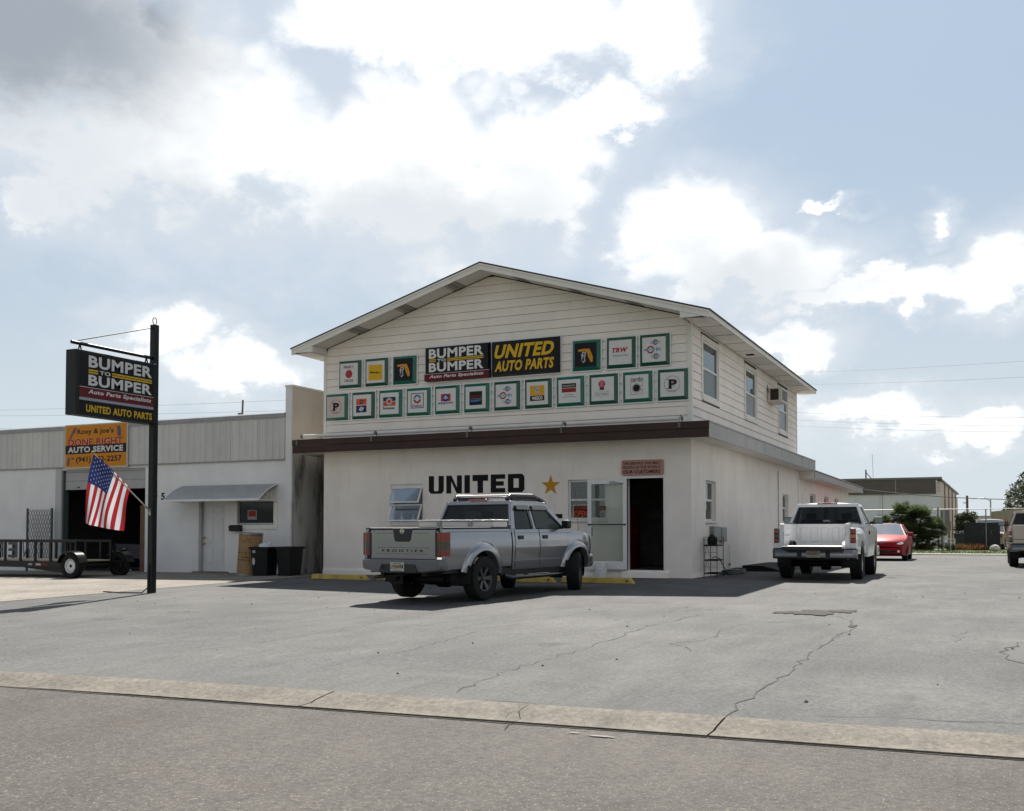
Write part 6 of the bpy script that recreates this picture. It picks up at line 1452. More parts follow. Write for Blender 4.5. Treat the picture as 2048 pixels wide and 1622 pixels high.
    for (z, sh) in ((.49, .06), (.52, .01), (.66, 0), (.70, .02)): vs += [(x, y + sh, z) for x, y in bp]
    BM = mat('dull_chrome', (.17, .17, .18), .2, .95, var=.15, vscale=5)
    f.add(vs, [(r_ * k + i, r_ * k + i + 1, (r_ + 1) * k + i + 1, (r_ + 1) * k + i) for r_ in range(3) for i in range(k - 1)]); f.build('rear_bumper', BM, t, smooth=40)
    MB().prism([(x * .99, y + .015) for x, y in bp] + [(.86, L0 + .1), (-.86, L0 + .1)], 'z', .70, .73).build('bumper_step', TRIMB, t, bevel=.005)
    for s in (1, -1): MB().box(s * .31 - .05, s * .31 + .05, L0 - .176, L0 - .165, .50, .69).build('bumper_notch', TRIMB, t)
    if txt: plate(t, (0, L0 - .185, .60), txt)
    MB().box(-.70, .70, L0 + .05, YN - .4, .46, .74).build('chassis', BLACK, t)
    MB().lathe([(0, -.8), (.1, -.78), (.1, .78), (0, .8)], 12, 'x', (0, 0, .38)).build('rear_axle', BLACK, t); MB().lathe([(0, -.14), (.16, -.1), (.16, .1), (0, .14)], 14, 'x', (.1, .02, .36)).build('differential', BLACK, t)
    # cab
    AF = [(WB, .40, .50)]
    hw = lambda y, z: (.955 - .06 * max(0, .7 - z) - .16 * max(0, z - 1.1) ** 1.2) * (1 - .12 * max(0, (y - WB - .3) / .65) ** 2)
    top = smooth_curve([(y_c0, 1.29), (y_cowl - .4, 1.28), (y_cowl, 1.25), (y_cowl + .4, 1.24), (YN - .35, 1.19), (YN - .08, 1.10), (YN, .9)])
    shell('cab_body', stations(y_c0, YN, AF, .1), arch_low(lerp_curve([(y_c0, .50), (YN - .3, .52), (YN, .62)]), AF), top, hw, paint, t, 9, lambda y: .0 if y < y_cowl else .05 * min(1, (y - y_cowl) / .3))
    MB().box(-.95, .95, YN - .25, YN + .1, .48, .74).build('front_bumper', CHROME, t, bevel=.05, seg=3)
    yr0, yr1 = y_c0 + .19, y_cowl - .62
    greenhouse(t, paint, y_c0, y_cowl, yr0, yr1, 1.285, 1.78, .905, .725,
        [[(y_c0, 1.28), (y_c0 + .13, 1.28), (y_c0 + .26, 1.72), (yr0, 1.78)], [(yr0, 1.78), (y_c0 + .24, 1.715), (yr1 - .06, 1.715), (yr1, 1.78)], [(y_cowl - .14, 1.28), (y_cowl, 1.28), (yr1 + .02, 1.78), (yr1 - .08, 1.715)]],
        [([(y_c0 + .1, 1.28), (y_cowl - .08, 1.28), (yr1 - .02, 1.73), (y_c0 + .24, 1.73)], CARGLASS2, 'side_window')],
        (.80, .665, 1.305, 1.70), .05, seats=((-.42, y_c0 + .45, 1.0, .52, .40), (.42, y_c0 + .45, 1.0, .52, .40)))
    xfw = lambda y, z: .909 + (.729 - .909) * max(0, (z - 1.285) / .495) ** 1.15
    for s in (1, -1):
        f = MB()
        for pl in ([(y_c0 + .10, 1.28), (y_c0 + .14, 1.28), (y_c0 + .27, 1.72), (y_c0 + .24, 1.725)], [(y_c0 + .12, 1.275), (y_cowl - .12, 1.275), (y_cowl - .14, 1.30), (y_c0 + .13, 1.30)], [(y_cowl - .17, 1.28), (y_cowl - .11, 1.28), (yr1 - .05, 1.72), (yr1 - .10, 1.72)]): side_poly(f, pl, xfw, .012, (s,))
        f.build('window_seal', TRIMB, t)
        d = bpy.data.objects.new('door', None); COL.objects.link(d); d.parent = t; f = MB(); zz = [.56, .7, .85, 1.0, 1.12, 1.27]
        for (z0, z1) in zip(zz, zz[1:]): side_poly(f, [(y_c0 + .12, z0), (y_cowl - .05, z0), (y_cowl - .05, z1), (y_c0 + .12, z1)], lambda y, z: hw(y, z) + .006, .005, (s,))
        f.build('door_skin', paint, d, smooth=30); hx = s * (hw(1, 1.05) + .01); MB().box(min(hx, hx + s * .015), max(hx, hx + s * .015), y_c0 + .2, y_c0 + .38, 1.04, 1.12).build('door_handle', TRIMB, d, bevel=.006)
        f = MB(); side_poly(f, [(y_c0 + .12, .70), (y_cowl - .05, .70), (y_cowl - .05, .735), (y_c0 + .12, .735)], lambda y, z: hw(y, z) + .02, .016, (s,)); f.build('rub_strip', TRIMB if dodge else paint, d, bevel=.004)
        m_ = bpy.data.objects.new('mirror', None); COL.objects.link(m_); m_.parent = t; a, b = sorted((s * 1.0, s * 1.22)); MB().box(a, b, y_cowl - .32, y_cowl - .20, 1.30, 1.48).build('mirror_housing', TRIMB, m_, bevel=.035, seg=3); a, b = sorted((s * .90, s * 1.03)); MB().box(a, b, y_cowl - .29, y_cowl - .22, 1.30, 1.36).build('mirror_arm', TRIMB, m_); a, b = sorted((s * 1.02, s * 1.2)); MB().box(a, b, y_cowl - .328, y_cowl - .319, 1.325, 1.455).build('mirror_glass', mat('mirror', (.16, .18, .19), .08, 1.), m_)
    f = MB().box(-.24, .24, yr0 - .03, yr0 + .03, 1.785, 1.822); f.build('brake_light', LAMPR, t, bevel=.01)
    for x in (-.15, .15): MB().box(x - .05, x + .05, yr0 - .034, yr0 - .03, 1.795, 1.814).build('cargo_lamp', mat('lamp_glass', (.5, .52, .54), .1, .3), t)
    RIM = mat('steel_rim', (.33, .33, .34), .35, .7, var=.1)
    for y in (0, WB):
        for s in (1, -1):
            wheel(t, (s * .80, y, .385), .385, .27, .21, s, RIM)
            MB().lathe([(.49, -.22), (.49, .1)], 18, 'x', (s * .72, y, .40), 0, R(-15), R(195)).build('wheel_housing', BLACK, t)
    return t
white = build_fullsize('pickup_truck', 'white regular cab pickup with open tailgate beside the shop', (2.79, 1.22, 0), R(1.0), car_paint('white_paint', (.66, .66, .66), 0, .4), 3.02, (.92, 2.35, 0), True, ('W51', 'QLX'), True)
mb = MB(); F = Face((0, .93 + .02, 1.345), (1, 0, 0), (0, .36, 1)); F.text(mb, 'GMC', -.09, 0, .09, .05, .004, 0, 0, .03); mb.build('window_decal', P('8f9496'), white, fix=False)
champ = build_fullsize('pickup_truck', 'champagne pickup cut off at the right edge of the view', (7.76, 12.6, 0), R(.5), car_paint('champagne_paint', (.40, .345, .29), .5, .35), 3.5, (.95, 3.0, 0), False, ('G47', 'TRC'), False, 'dodge', True)

def build_sedan(name, label, loc, rz, paint):
    t = thing(name, label, 'car', loc, rz); WB = 2.6; A = [(0, .31, .355), (WB, .31, .355)]
    hw = lambda y, z: (.875 + .012 * math.exp(-((z - .66) / .12) ** 2) - .09 * max(0, .42 - z) - .22 * max(0, z - .80) ** 1.3) * (1 - .17 * max(0, (y - 2.75) / .80) ** 2.2) * (1 - .12 * max(0, (-y - .3) / .7) ** 2)
    top = smooth_curve([(-.98, .80), (-.93, 1.0), (-.6, 1.07), (0, 1.02), (1., .985), (1.9, .98), (2.25, .965), (2.7, .91), (3.1, .83), (3.38, .735), (3.52, .62), (3.56, .5)])
    shell('body', stations(-.98, 3.56, A, .08), arch_low(lerp_curve([(-.98, .34), (-.6, .22), (2.9, .20), (3.4, .20), (3.56, .27)]), A), top, hw, paint, t, 10, lambda y: .045 if y > 2.1 else .02, nx=14, smooth=40, warp=lambda x, y, z: (x, y - .28 * (abs(x) / .85) ** 2.6 * max(0, min(1, (y - 2.7) / .75)), z))
    xf = lambda y, z: .80 + (.56 - .80) * max(0, (z - .97) / .45) ** 1.15
    for pl in ([(-.62, 1.0), (-.2, .98), (.10, 1.36), (-.02, 1.40)], [(-.05, 1.41), (.08, 1.35), (1.25, 1.35), (1.34, 1.41)], [(.86, .98), (.94, .98), (.90, 1.36), (.82, 1.36)], [(2.05, .98), (2.2, .97), (1.36, 1.41), (1.24, 1.36)]):
        for s in (1, -1): side_poly(MB(), pl, xf, .05, (s,)).build('pillar', paint, t, bevel=.006)
    roof(MB(), -.04, 1.34, .575, 1.405, .055).build('roof', paint, t, smooth=40)
    for s in (1, -1):
        for pl in ([(-.24, .98), (.9, .98), (.88, 1.37), (.08, 1.37)], [(.92, .98), (2.1, .98), (1.26, 1.37), (.88, 1.37)]): pane(t, [(s * (xf(y, z) - .015), y, z) for y, z in pl], CARGLASS2, 'side_window')
    def screen(nm, ya, yb, xa, xb_, za, zb, bow):
        n = 8; vs = []
        for (yy, zz, xx, b) in ((ya, za, xa, bow), (yb, zb, xb_, bow * .7)):
            for k in range(n + 1): q = -1 + 2 * k / n; vs.append((xx * q, yy + b * (1 - q * q), zz + (.035 * (1 - q * q) if zz > 1.2 else .02 * (1 - q * q))))
        MB().add(vs, [(k, k + 1, n + 2 + k, n + 1 + k) for k in range(n)]).build(nm, CARGLASS2, t, smooth=60, fix=False)
    screen('windscreen', 2.18, 1.34, .77, .55, .975, 1.405, .14); screen('rear_window', -.6, -.04, .70, .53, 1.02, 1.40, -.08)
    MB().box(-.76, .76, 1.6, 2.15, .9, .99).build('dashboard', TRIMB, t, bevel=.03)
    for x in (-.36, .36): MB().box(x - .24, x + .24, .9, 1.05, .7, 1.14).build('seat_back', SEAT, t, bevel=.05); MB().box(x - .11, x + .11, .92, 1.0, 1.16, 1.30).build('headrest', SEAT, t, bevel=.03)
    MB().tube([(-.36 + .18 * math.cos(a), 1.62 + .05 * math.sin(a), 1.02 + .17 * math.sin(a)) for a in [k * math.pi / 10 for k in range(20)]], .014, 6, closed=True).build('steering_wheel', BLACK, t)
    # face
    ypf = lerp_curve([(.2, 3.56), (.5, 3.56), (.62, 3.52), (.735, 3.38), (.83, 3.1)]); yn = lambda x, z: ypf(z) - .28 * (abs(x) / .85) ** 2.6
    def facepatch(mb, poly, d=.008):
        n = len(poly); c = (sum(p[0] for p in poly) / n, sum(p[1] for p in poly) / n)
        for s in (1, -1):
            vs = [(s * x, yn(x, z) + d, z) for x, z in poly] + [(s * c[0], yn(*c) + d, c[1])]; mb.add(vs, [(k, (k + 1) % n, n) for k in range(n)])
        return mb
    facepatch(MB(), [(0, .60), (.24, .60), (.48, .635), (.52, .665), (.30, .675), (0, .675)]).build('grille', TRIMB, t, fix=False)
    facepatch(MB(), [(0, .625), (.25, .625), (.48, .648), (.25, .64), (0, .64)], .02).build('grille_bar', paint, t, fix=False)
    facepatch(MB(), [(0, .29), (.40, .29), (.52, .34), (.46, .41), (0, .42)]).build('air_intake', BLACK, t, fix=False)
    LG = mat('headlamp_glass', (.62, .66, .68), .08, .4, coat=1.)
    for s in (1, -1):
        hp = [(.50, .655), (.64, .615), (.76, .64), (.79, .72), (.70, .745), (.58, .715)]; hp = round_poly(hp, .03, 2); n = len(hp); c_ = (.655, .68)
        MB().add([(s * x, yn(x, z) + .015, z) for x, z in hp] + [(s * c_[0], yn(*c_) + .05, c_[1])], [(k, (k + 1) % n, n) for k in range(n)]).build('headlamp', LG, t, smooth=60, fix=False)
        MB().lathe([(0, .02), (.03, .015), (.045, .0)], 14, 'y', (s * .64, yn(.64, .68) + .03, .68)).build('headlamp_bulb', CHROME, t, smooth=40)
        MB().lathe([(0, .02), (.045, .012), (.05, 0), (.05, -.03)], 16, 'y', (s * .60, 3.56 - .28 * (.6 / .85) ** 2.6 + .01, .36)).build('fog_lamp', LG, t, smooth=40); MB().lathe([(.06, .0), (.085, -.005), (.09, -.03)], 16, 'y', (s * .60, 3.56 - .28 * (.6 / .85) ** 2.6 + .012, .36)).build('fog_bezel', TRIMB, t)
        m_ = bpy.data.objects.new('mirror', None); COL.objects.link(m_); m_.parent = t; a, b = sorted((s * .86, s * 1.05)); MB().box(a, b, 1.88, 2.0, .95, 1.09).build('mirror_housing', paint, m_, bevel=.035, seg=3); a, b = sorted((s * .78, s * .88)); MB().box(a, b, 1.93, 1.99, .95, 1.0).build('mirror_arm', TRIMB, m_)
    f = MB(); F = Face((0, 3.515, .715), (-1, 0, 0), (0, -.5, 1)); F.disc(f, 0, 0, .075, .012, 0, .060, sy=.65); F.disc(f, 0, .01, .028, .014, 0, .018, sy=1.3); F.disc(f, 0, .022, .055, .014, 0, .044, sy=.4); f.build('emblem', CHROME, t, fix=False)
    MB().box(-.7, .7, 2.06, 2.10, .985, 1.0).build('wiper', BLACK, t)
    RIM = mat('silver_rim', (.45, .45, .46), .3, .8)
    for y in (0, WB):
        for s in (1, -1): wheel(t, (s * .77, y, .31), .31, .20, .20, s, RIM); MB().lathe([(.345, -.2), (.345, .08)], 16, 'x', (s * .68, y, .31), 0, R(-10), R(190)).build('wheel_housing', BLACK, t)
    MB().box(-.7, .7, -.6, 3.2, .18, .3).build('underbody', BLACK, t)
    for s in (1, -1):
        d = bpy.data.objects.new('door', None); COL.objects.link(d); d.parent = t; f = MB(); zz = [.3, .45, .6, .75, .9, .965]
        for (z0, z1) in zip(zz, zz[1:]): side_poly(f, [(.92, z0), (2.02, z0), (2.02, z1), (.92, z1)], lambda y, z: hw(y, z) + .005, .004, (s,))
        f.build('door_skin', paint, d, smooth=30); hx = s * (hw(1, .8) + .012); MB().box(min(hx, hx + s * .02), max(hx, hx + s * .02), .98, 1.16, .78, .81).build('door_handle', paint, d, bevel=.006)
    return t
red = build_sedan('sedan', 'red sedan facing the camera behind the white pickup', (2.42, 17.5 + 3.56, 0), R(180 + 1), mat('red_paint', (.25, .002, .008), .45, coat=.08, spec=.15))

def build_van():
    VG = glass('van_glass', (.08, .09, .09), .045, .02, .25)
    t = thing('minivan', 'old red and tan van seen over the black screen fence', 'van', (6.15, 49.5, .02), R(174))
    paint = car_paint('faded_red_paint', (.20, .03, .035), 0, .5); tan = car_paint('tan_paint', (.36, .28, .20), 0, .5); A = [(0, .35, .40), (2.85, .35, .40)]
    hw = lambda y, z: .93 - .03 * max(0, .5 - z) - .06 * max(0, y - 3.2)
    top = smooth_curve([(-.9, 1.12), (1.5, 1.12), (2.6, 1.10), (3.0, 1.05), (3.6, .95), (3.75, .7)])
    shell('body', stations(-.9, 3.75, A, .12), arch_low(.35, A), top, hw, tan, t, 7, .04)
    MB().add([(s * (hw(y, 1.0) + .004), y, z) for s in (1,) for y, z in ((-.88, .88), (3.4, .88), (3.4, 1.05), (-.88, 1.1))] + [(-(hw(y, 1.0) + .004), y, z) for y, z in ((-.88, .88), (3.4, .88), (3.4, 1.05), (-.88, 1.1))], [(0, 1, 2, 3), (7, 6, 5, 4)]).build('stripe', paint, t, fix=False)
    MB().box(-.9, .9, 3.45, 3.78, .75, 1.02).build('bonnet_nose', paint, t, bevel=.06, seg=3)
    xf = lambda y, z: .92 + (.74 - .92) * max(0, (z - 1.1) / .75)
    for pl in ([(-.88, 1.1), (-.7, 1.1), (-.6, 1.78), (-.75, 1.85)], [(-.75, 1.86), (-.6, 1.76), (1.95, 1.76), (2.1, 1.86)], [(.5, 1.1), (.62, 1.1), (.62, 1.78), (.5, 1.78)], [(1.5, 1.1), (1.62, 1.1), (1.58, 1.78), (1.48, 1.78)], [(2.7, 1.1), (2.9, 1.1), (2.12, 1.86), (1.96, 1.78)]):
        for s in (1, -1): side_poly(MB(), pl, xf, .05, (s,)).build('pillar', paint, t)
    roof(MB(), -.75, 2.1, .75, 1.85, .06).build('roof', paint, t, smooth=40)
    for s in (1, -1): pane(t, [(s * (xf(y, z) - .02), y, z) for y, z in ((-.75, 1.1), (2.8, 1.1), (2.05, 1.8), (-.65, 1.8))], VG, 'side_window')
    pane(t, [(-.88, 2.86, 1.1), (.88, 2.86, 1.1), (.72, 2.1, 1.84), (-.72, 2.1, 1.84)], VG, 'windscreen'); pane(t, [(-.86, -.86, 1.1), (.86, -.86, 1.1), (.72, -.75, 1.84), (-.72, -.75, 1.84)], VG, 'rear_window')
    for y in (0, 2.85):
        for s in (1, -1): wheel(t, (s * .80, y, .34), .34, .21, .2, s, mat('steel_rim', (.33, .33, .34), .35, .7))
    return t
build_van()
# ------------------------------------------------------------------ background on the right
bb = thing('warehouse', 'white warehouse with brown metal fascia behind the fence', 'building', (0, 0, 0))
WX, WY = 2.84, 52.
MB().box(WX - .1, WX + .005, WY + .01, WY + 30, -.2, 3.80).build('side_wall', stained('warehouse_side2', (.62, .52, .46), (.45, .38, .34), .3), bb)
MB().box(-40, WX, WY, WY + 30, -.2, 3.80).build('front_wall', stained('warehouse_wall', (.70, .70, .70), (.40, .38, .36), .3), bb)
MB().prism([(WY + .02, 3.8), (WY + 30, 3.8), (WY + 30, 4.2), (WY + 14, 4.9), (WY + .02, 4.55)], 'x', WX - .25, WX + .006).build('gable_wall', stained('warehouse_side', (.62, .52, .46), (.45, .38, .34), .3), bb)
for k in range(11): MB().box(-26 + k * 2.6, -26 + (k + 1) * 2.6 - .015, WY - .14, WY - .02, 3.72, 4.72).build('fascia_panel', mat('brown_metal', (.105, .085, .075), .6, var=.12), bb)
MB().box(-26, WX + .12, WY - .2, WY + .1, 4.72, 4.86).build('gutter', mat('grey_gutter', (.17, .155, .145), .6), bb)
MB().box(WX - .3, WX + .12, WY + .1, WY + 30, 4.62, 4.74).build('rake_trim', mat('grey_gutter', (.17, .155, .145), .6), bb)
for y in (5., 11, 17, 24): MB().box(WX, WX + .1, WY + y, WY + y + .14, 0, 4.6).build('downpipe', mat('grey_post', (.22, .21, .20), .6), bb)
MB().box(WX + .005, WX + .05, WY + 12.6, WY + 14.4, 1.2, 2.0).build('wall_vent', mat('dark_vent', (.05, .05, .055), .6), bb)
for x in (-.9, -3.6): MB().box(x, x + .03, WY - .012, WY, 0, 3.7).build('wall_joint', mat('grey_post', (.22, .21, .20), .6), bb)
t = thing('roof_antenna', 'small lattice mast with whip on the warehouse roof', 'antenna', (-2.2, 54, 4.8)); f = MB().tube([(0, 0, 0), (0, 0, .8)], .05, 6); f.tube([(0, 0, .6), (.5, 0, 0)], .03, 5); f.tube([(.5, 0, 0), (.45, 0, 1.9)], .012, 5); f.build('mast', mat('dark_mast', (.04, .04, .04), .7), t)
tb_ = thing('tan_shed', 'long tan metal shed far behind at the right edge', 'building', (0, 0, 0))
MB().prism([(5.9, 0), (40, 0), (40, 3.6), (7.3, 2.72), (5.9, 2.58)], 'y', 58, 70).build('wall', mat('tan_metal', (.36, .31, .22), .7, var=.1), tb_)
for k in range(30): MB().box(6.05 + k * .4, 6.10 + k * .4, 57.96, 58, .1, 2.5).build('rib', mat('tan_metal2', (.33, .285, .20), .7), tb_)
lb = thing('low_shed', 'low white shed in the distance between warehouse and tan shed', 'building', (0, 0, 0)); MB().box(4.2, 7.2, 90, 98, 0, 2.55).build('wall', mat('pale_wall', (.5, .5, .49), .8), lb); MB().box(4.1, 7.3, 89.9, 98, 2.55, 2.75).build('roof', mat('pale_roof', (.30, .31, .32), .7), lb)
# chain link fence
FY = 44.
fe = thing('chain_link_fence', 'tall chain link fence with galvanised posts along the back', 'fence', (0, FY, 0))
GAL = mat('galvanised', (.24, .24, .24), .5, .5, var=.15)
for x in (-14, -11, -8, -5, -2.2, .55, 3.10, 5.75, 8.7, 11.7, 14.7): MB().tube([(x, 0, 0), (x, 0, 2.62 if x == 3.10 else 2.48)], .05 if x == 3.10 else .035, 8).build('post', GAL, fe)
MB().tube([(-14, 0, 2.46), (14.7, 0, 2.50)], .025, 6).build('top_rail', GAL, fe)
f = MB(); s_ = .16
for k in range(int(29 / s_)):
    for d in (1, -1):
        x0 = -14 + k * s_; x1 = x0 + d * 2.4
        f.add([(x0 - .0013, .0, .04), (x0 + .0013, .0, .04), (x1 + .0013, .0, 2.44), (x1 - .0013, .0, 2.44)], [(0, 1, 2, 3)])
tag(f.build('wire_mesh', mat('fence_wire', (.28, .28, .28), .5, .5), fe, fix=False), kind='stuff')
for k, x in enumerate((3.32, 3.62)): 
    t = thing('timber_post', ['grey gate post just right of the tall fence post', 'second grey gate post, right of the first'][k], 'post', (x, FY + .12, 0), group='gate posts'); MB().box(-.08, .08, -.05, .05, 0, 2.45).build('post', mat('grey_timber', (.20, .195, .19), .8, var=.2), t, bevel=.01)
t = thing('screen_panel', 'black privacy screen fixed on the chain link fence', 'screen', (4.55, FY + .06, 0))
for k in range(4): MB().box(k * .49, k * .49 + .488, 0, .02, .05, 1.66 + .012 * (k % 2)).build('screen_sheet', mat('screen_cloth', (.014, .015, .018), .85, var=.2), t)
t = thing('waste_container', 'dark green waste container beside the warehouse', 'container', (3.95, 47., 0)); MB().prism([(0, 0), (1.2, 0), (1.3, .95), (-.1, .95)], 'y', 0, 1.4).build('bin', mat('bin_green', (.012, .022, .02), .6), t, bevel=.02); MB().box(-.14, 1.34, -.04, 1.44, .95, 1.02).build('lid', mat('bin_green', (.012, .022, .02), .6), t)
# plastic chair
t = thing('garden_chair', 'white plastic garden chair by the back fence', 'chair', (3.75, 43.0, .02), R(60)); WP = mat('white_plastic', (.6, .6, .6), .5)
for (x, y) in ((-.22, -.22), (.22, -.22), (-.22, .22), (.22, .22)): MB().tube([(x * 1.15, y * 1.15, 0), (x, y, .42)], .02, 6).build('leg', WP, t)
MB().box(-.24, .24, -.24, .24, .42, .45).build('seat', WP, t, bevel=.01)
for k in range(4): MB().box(-.22 + k * .12, -.14 + k * .12, .22, .25, .45, .9).build('back_slat', WP, t)
MB().box(-.24, .24, .215, .255, .86, .94).build('back_rail', WP, t)
for s in (-1, 1): MB().tube([(s * .25, -.22, .42), (s * .27, -.22, .66), (s * .25, .22, .68)], .02, 6).build('arm', WP, t)
# ------------------------------------------------------------------ plants
LEAFR = random.Random(77)
def leafmat(name, col, tr=.35):
    if name in MATS: return MATS[name]
    m = bpy.data.materials.new(name); m.use_nodes = True; n_ = NT(m.node_tree); b = m.node_tree.nodes['Principled BSDF']; tc = n_.node('ShaderNodeTexCoord').outputs['Object']
    k = n_.ramp(n_.noise(tc, 2.2, 3, .6), .3, .7, .55, 1.45, False); c = n_.mix(1., lin(col) + (1,), n_.comb(k, k, k), 'MULTIPLY')
    n_.put(b.inputs['Base Color'], c); b.inputs['Roughness'].default_value = .55
    tl = n_.node('ShaderNodeBsdfTranslucent'); n_.put(tl.inputs[0], c); mx = n_.node('ShaderNodeMixShader'); mx.inputs[0].default_value = tr
    n_.l.new(b.outputs[0], mx.inputs[1]); n_.l.new(tl.outputs[0], mx.inputs[2]); n_.l.new(mx.outputs[0], m.node_tree.nodes['Material Output'].inputs[0]); MATS[name] = m; return m
def palm_clump(name, label, x, y, heads, lm, dead):
    t = thing(name, label, 'palm', (x, y, .02)); f = MB(); st = MB(); dd = MB()
    for (dx, dy, h, r_, nf) in heads:
        st.tube([(dx * .6, dy * .6, 0), (dx, dy, h)], [.11, .09], 7)
        for k in range(nf):
            a = LEAFR.uniform(0, 6.283); e = LEAFR.uniform(-.5, 1.35); L = r_ * LEAFR.uniform(.55, .8)
            d = Vector((math.cos(a) * math.cos(e), math.sin(a) * math.cos(e), math.sin(e))); c = Vector((dx, dy, h)) + d * L * .55; tgt = dd if e < -.25 and LEAFR.random() < .5 else f
            side = d.cross(Vector((0, 0, 1)));  side = side.normalized() if side.length > .05 else Vector((1, 0, 0)); up = side.cross(d)
            f.add([Vector((dx, dy, h)) - side * .008, Vector((dx, dy, h)) + side * .008, c], [(0, 1, 2)])
            nb = 13
            for b in range(nb):
                q = -1.35 + 2.7 * b / (nb - 1); dr = (d * math.cos(q) + side * math.sin(q) + up * LEAFR.uniform(-.12, .12)).normalized(); ll = L * .62 * (1 - .25 * abs(q)); w = up.cross(dr).normalized() * .026
                tip = c + dr * ll + Vector((0, 0, -.10 * ll)); md = c + dr * ll * .55; tgt.add([c, md + w, tip, md - w], [(0, 1, 2, 3)])
    tag(f.build('fronds', lm, t, fix=False), kind='stuff'); st.build('stems', mat('palm_stem', (.10, .075, .05), .9, var=.3), t)
    if dd.f: tag(dd.build('dead_fronds', dead, t, fix=False), kind='stuff')
    return t
PALM = leafmat('palm_green', (.060, .082, .032), .45); DEADP = leafmat('palm_dead', (.15, .11, .05))
palm_clump('palm_bush', 'bushy fan palm clump in front of the warehouse', 1.5, 42.6, [(-.3, 0, 1.95, 1.35, 105), (.7, .2, 1.75, 1.35, 102), (-1.5, .3, 1.35, 1.15, 85), (1.4, -.2, 1.2, 1.2, 91), (.2, -.5, .8, 1.3, 102), (-.9, -.4, .7, 1.2, 85), (1.2, -.5, .5, 1.1, 85), (0, 0, 1.35, 1.2, 91)], PALM, DEADP)
def tree(name, label, x, y, h, rx, rz, lm, n, seed, trunk=.22, base=.3):
    r_ = random.Random(seed); t = thing(name, label, 'tree', (x, y, 0)); tr = MB().tube([(0, 0, -.1), (.06, .05, h * base), (-.05, .1, h * .62), (.0, 0, h * .85)], [trunk, trunk * .75, trunk * .45, trunk * .15], 9)
    cl = []
    for k in range(26):
        a = r_.uniform(0, 6.283); e = r_.uniform(-.5, 1.5); q = r_.uniform(.35, 1.0) ** .6
        c = Vector((rx * q * math.cos(a) * math.cos(e), rx * q * math.sin(a) * math.cos(e), h * .60 + rz * q * math.sin(e))); cl.append((c, r_.uniform(.28, .5) * rx))
        if k < 12: tr.tube([(0, 0, h * r_.uniform(base, .6)), tuple(c * .55 + Vector((0, 0, h * .22))), tuple(c)], [trunk * .3, trunk * .2, .02], 5)
    tr.build('trunk', mat('bark', (.09, .07, .055), .95, var=.35, vscale=8), t)
    f = MB()
    for i in range(n):
        c, q = cl[i % len(cl)]; d = Vector((r_.gauss(0, 1), r_.gauss(0, 1), r_.gauss(0, 1))).normalized() * q * r_.random() ** .4; p = c + d
        u = Vector((r_.gauss(0, 1), r_.gauss(0, 1), r_.gauss(0, .7))).normalized(); w = u.orthogonal().normalized(); s = r_.uniform(.09, .18) * max(.7, rx / 3)
        f.add([p - u * s, p + w * s * .45, p + u * s, p - w * s * .45], [(0, 1, 2, 3)])
    tag(f.build('crown', lm, t, fix=False), kind='stuff'); return t
tree('tree', 'dense dark tree rising behind the tan shed at right', 10.2, 64, 5.6, 3.4, 2.2, leafmat('tree_dark', (.035, .05, .022)), 30000, 3)
tree('tree', 'small round yellowish green bush left of the van', 4.35, 57, 2.5, .8, .9, leafmat('bush_olive', (.06, .075, .022)), 5000, 8, .06, .2)
def tuft(name, label, x, y, w, h, n, lm, seed, cat='plant'):
    r_ = random.Random(seed); t = thing(name, label, cat, (x, y, .02)); f = MB()
    for i in range(n):
        a = r_.uniform(0, 6.283); q = w * r_.random() ** .5; px, py = q * math.cos(a) * 1.3, q * math.sin(a) * .6; L = h * r_.uniform(.5, 1.1) * (1 - .4 * q / w); d = Vector((math.cos(a) * r_.uniform(.1, .8), math.sin(a) * r_.uniform(.1, .8), 1)).normalized(); sd = d.orthogonal().normalized() * .012
        b = Vector((px, py, 0)); f.add([b - sd, b + sd, b + d * L * .6 + sd * .8, b + d * L + Vector((math.cos(a), math.sin(a), -.3)) * L * .15, b + d * L * .6 - sd * .8], [(0, 1, 2, 3, 4)])
    tag(f.build('leaves', lm, t, fix=False), kind='stuff'); return t
RB = leafmat('reddish_shrub', (.16, .075, .035))
tuft('shrub', 'low reddish brown shrub at the foot of the black screen', 4.9, 43.2, .75, .62, 420, RB, 1, 'shrub')
tuft('shrub', 'small green weeds left of the reddish shrub', 4.1, 43.4, .4, .6, 200, leafmat('weed_green', (.07, .10, .03)), 2, 'shrub')
tuft('shrub', 'small green weeds right of the reddish shrub', 6.0, 43.3, .4, .45, 200, leafmat('weed_green', (.07, .10, .03)), 3, 'shrub')
tuft('shrub', 'dry brown plant low in front of the palm clump', 2.3, 42.0, .5, .5, 240, DEADP, 4, 'shrub')
t = thing('rock', 'pale rock in the grass near the champagne pickup', 'rock', (6.25, 41.5, 0)); bm = bmesh.new(); bmesh.ops.create_icosphere(bm, subdivisions=2, radius=.3)
for v in bm.verts: v.co *= 1 + .25 * noise.noise(v.co * 4); v.co.z *= .8; v.co.z += .14
me = bpy.data.meshes.new('stone'); bm.to_mesh(me); bm.free(); me.materials.append(mat('pale_rock', (.42, .38, .35), .9, var=.25)); o = bpy.data.objects.new('stone', me); COL.objects.link(o); o.parent = t
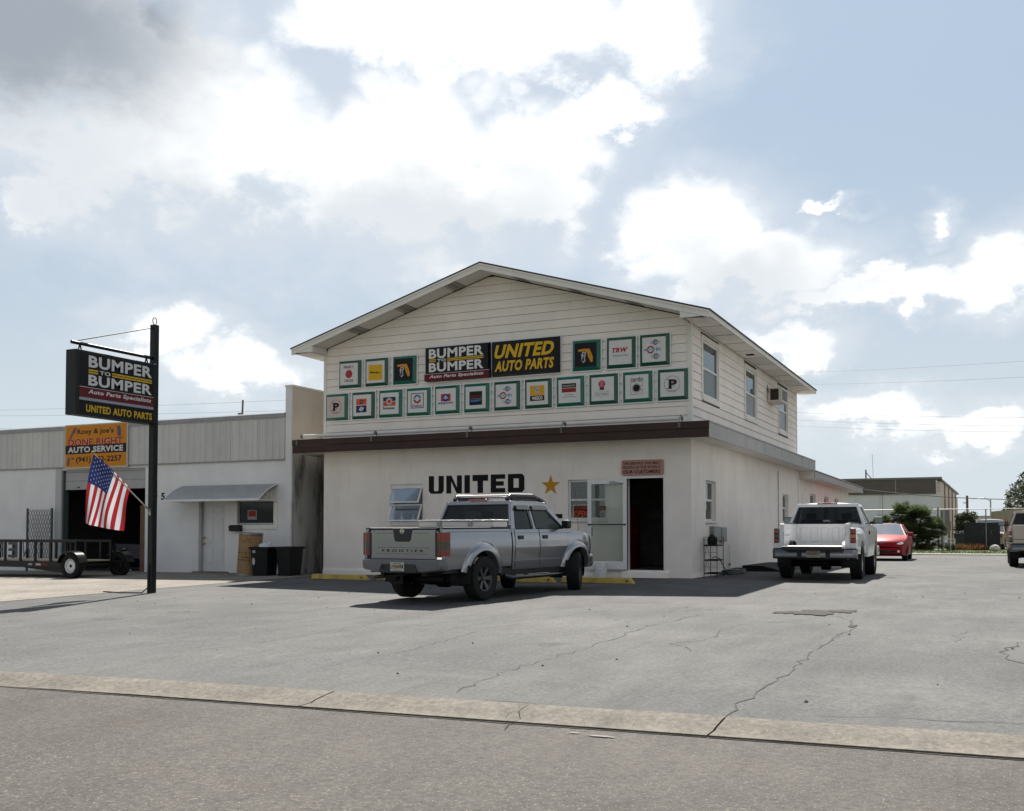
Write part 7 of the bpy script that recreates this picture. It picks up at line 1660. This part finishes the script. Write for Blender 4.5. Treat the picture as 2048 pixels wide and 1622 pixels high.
# street lamp and poles far away
t = thing('street_lamp', 'thin far street lamp with curved arm near the tan shed', 'street lamp', (5.5, 98, 0)); MB().tube([(0, 0, 0), (0, 0, 4.6)], .07, 6).build('post', GAL, t); MB().tube([(0, 0, 4.4), (-.6, 0, 4.8), (-1.6, 0, 4.7), (-2.4, 0, 4.3)], .035, 5).build('arm', GAL, t); MB().box(-2.7, -2.2, -.1, .1, 4.22, 4.32).build('lamp_head', GAL, t)
t = thing('utility_pole', 'short dark utility pole beyond the warehouse corner', 'pole', (3.6, 84, 0)); MB().tube([(0, 0, 0), (0, 0, 4.6)], .11, 8).build('pole', mat('pole_wood', (.07, .06, .05), .9), t)
# overhead wires
WM = mat('wire', (.06, .06, .065), .6)
def wire(label, a, b, sag, r=.016):
    t = thing('utility_wire', label, 'wire', a, group='overhead wires'); A, B = Vector(a), Vector(b)
    MB().tube([tuple((B - A) * (k / 14) + Vector((0, 0, -sag * 4 * (k / 14) * (1 - k / 14)))) for k in range(15)], r, 5).build('strand', WM, t)
def at(px, py, Y):
    f = 2058.144; a = (px - 1024) / f; b = (993.2 - py) / f; p = R(1.981)
    fw = Vector((-math.sin(YAW) * math.cos(p), math.cos(YAW) * math.cos(p), math.sin(p))); rt = Vector((math.cos(YAW), math.sin(YAW), 0)); up = rt.cross(fw); d = fw + rt * a + up * b; C = Vector(camo.location); return tuple(C + d * ((Y - C.y) / d.y))
for k, (y0, y1, lb) in enumerate(((742, 716, 'topmost overhead wire right of the shop roof'), (766, 748, 'second overhead wire from the top at right'), (822, 829, 'third overhead wire at right below the eave'), (837, 846, 'fourth overhead wire at right below the eave'), (849, 858, 'lowest thin overhead wire at right'))):
    A = at(1500, y0 + (y0 - y1) * .2, 70); B = at(2300, y1 + (y1 - y0) * .55, 70); wire(lb, A, B, .3, .011)
wire('thick service cable from the rear eave to the right', (.55, 28.4, 3.16), at(2300, 985, 46), .45, .022)
for k, (y0, y1, lb) in enumerate(((823, 797, 'upper overhead wire behind the garage roof'), (832, 819, 'middle overhead wire behind the garage roof'), (853, 862, 'lower overhead wire at the left edge'))):
    A = at(-150, y0, 60); B = at(640, y1, 60); wire(lb, A, B, .2, .011)
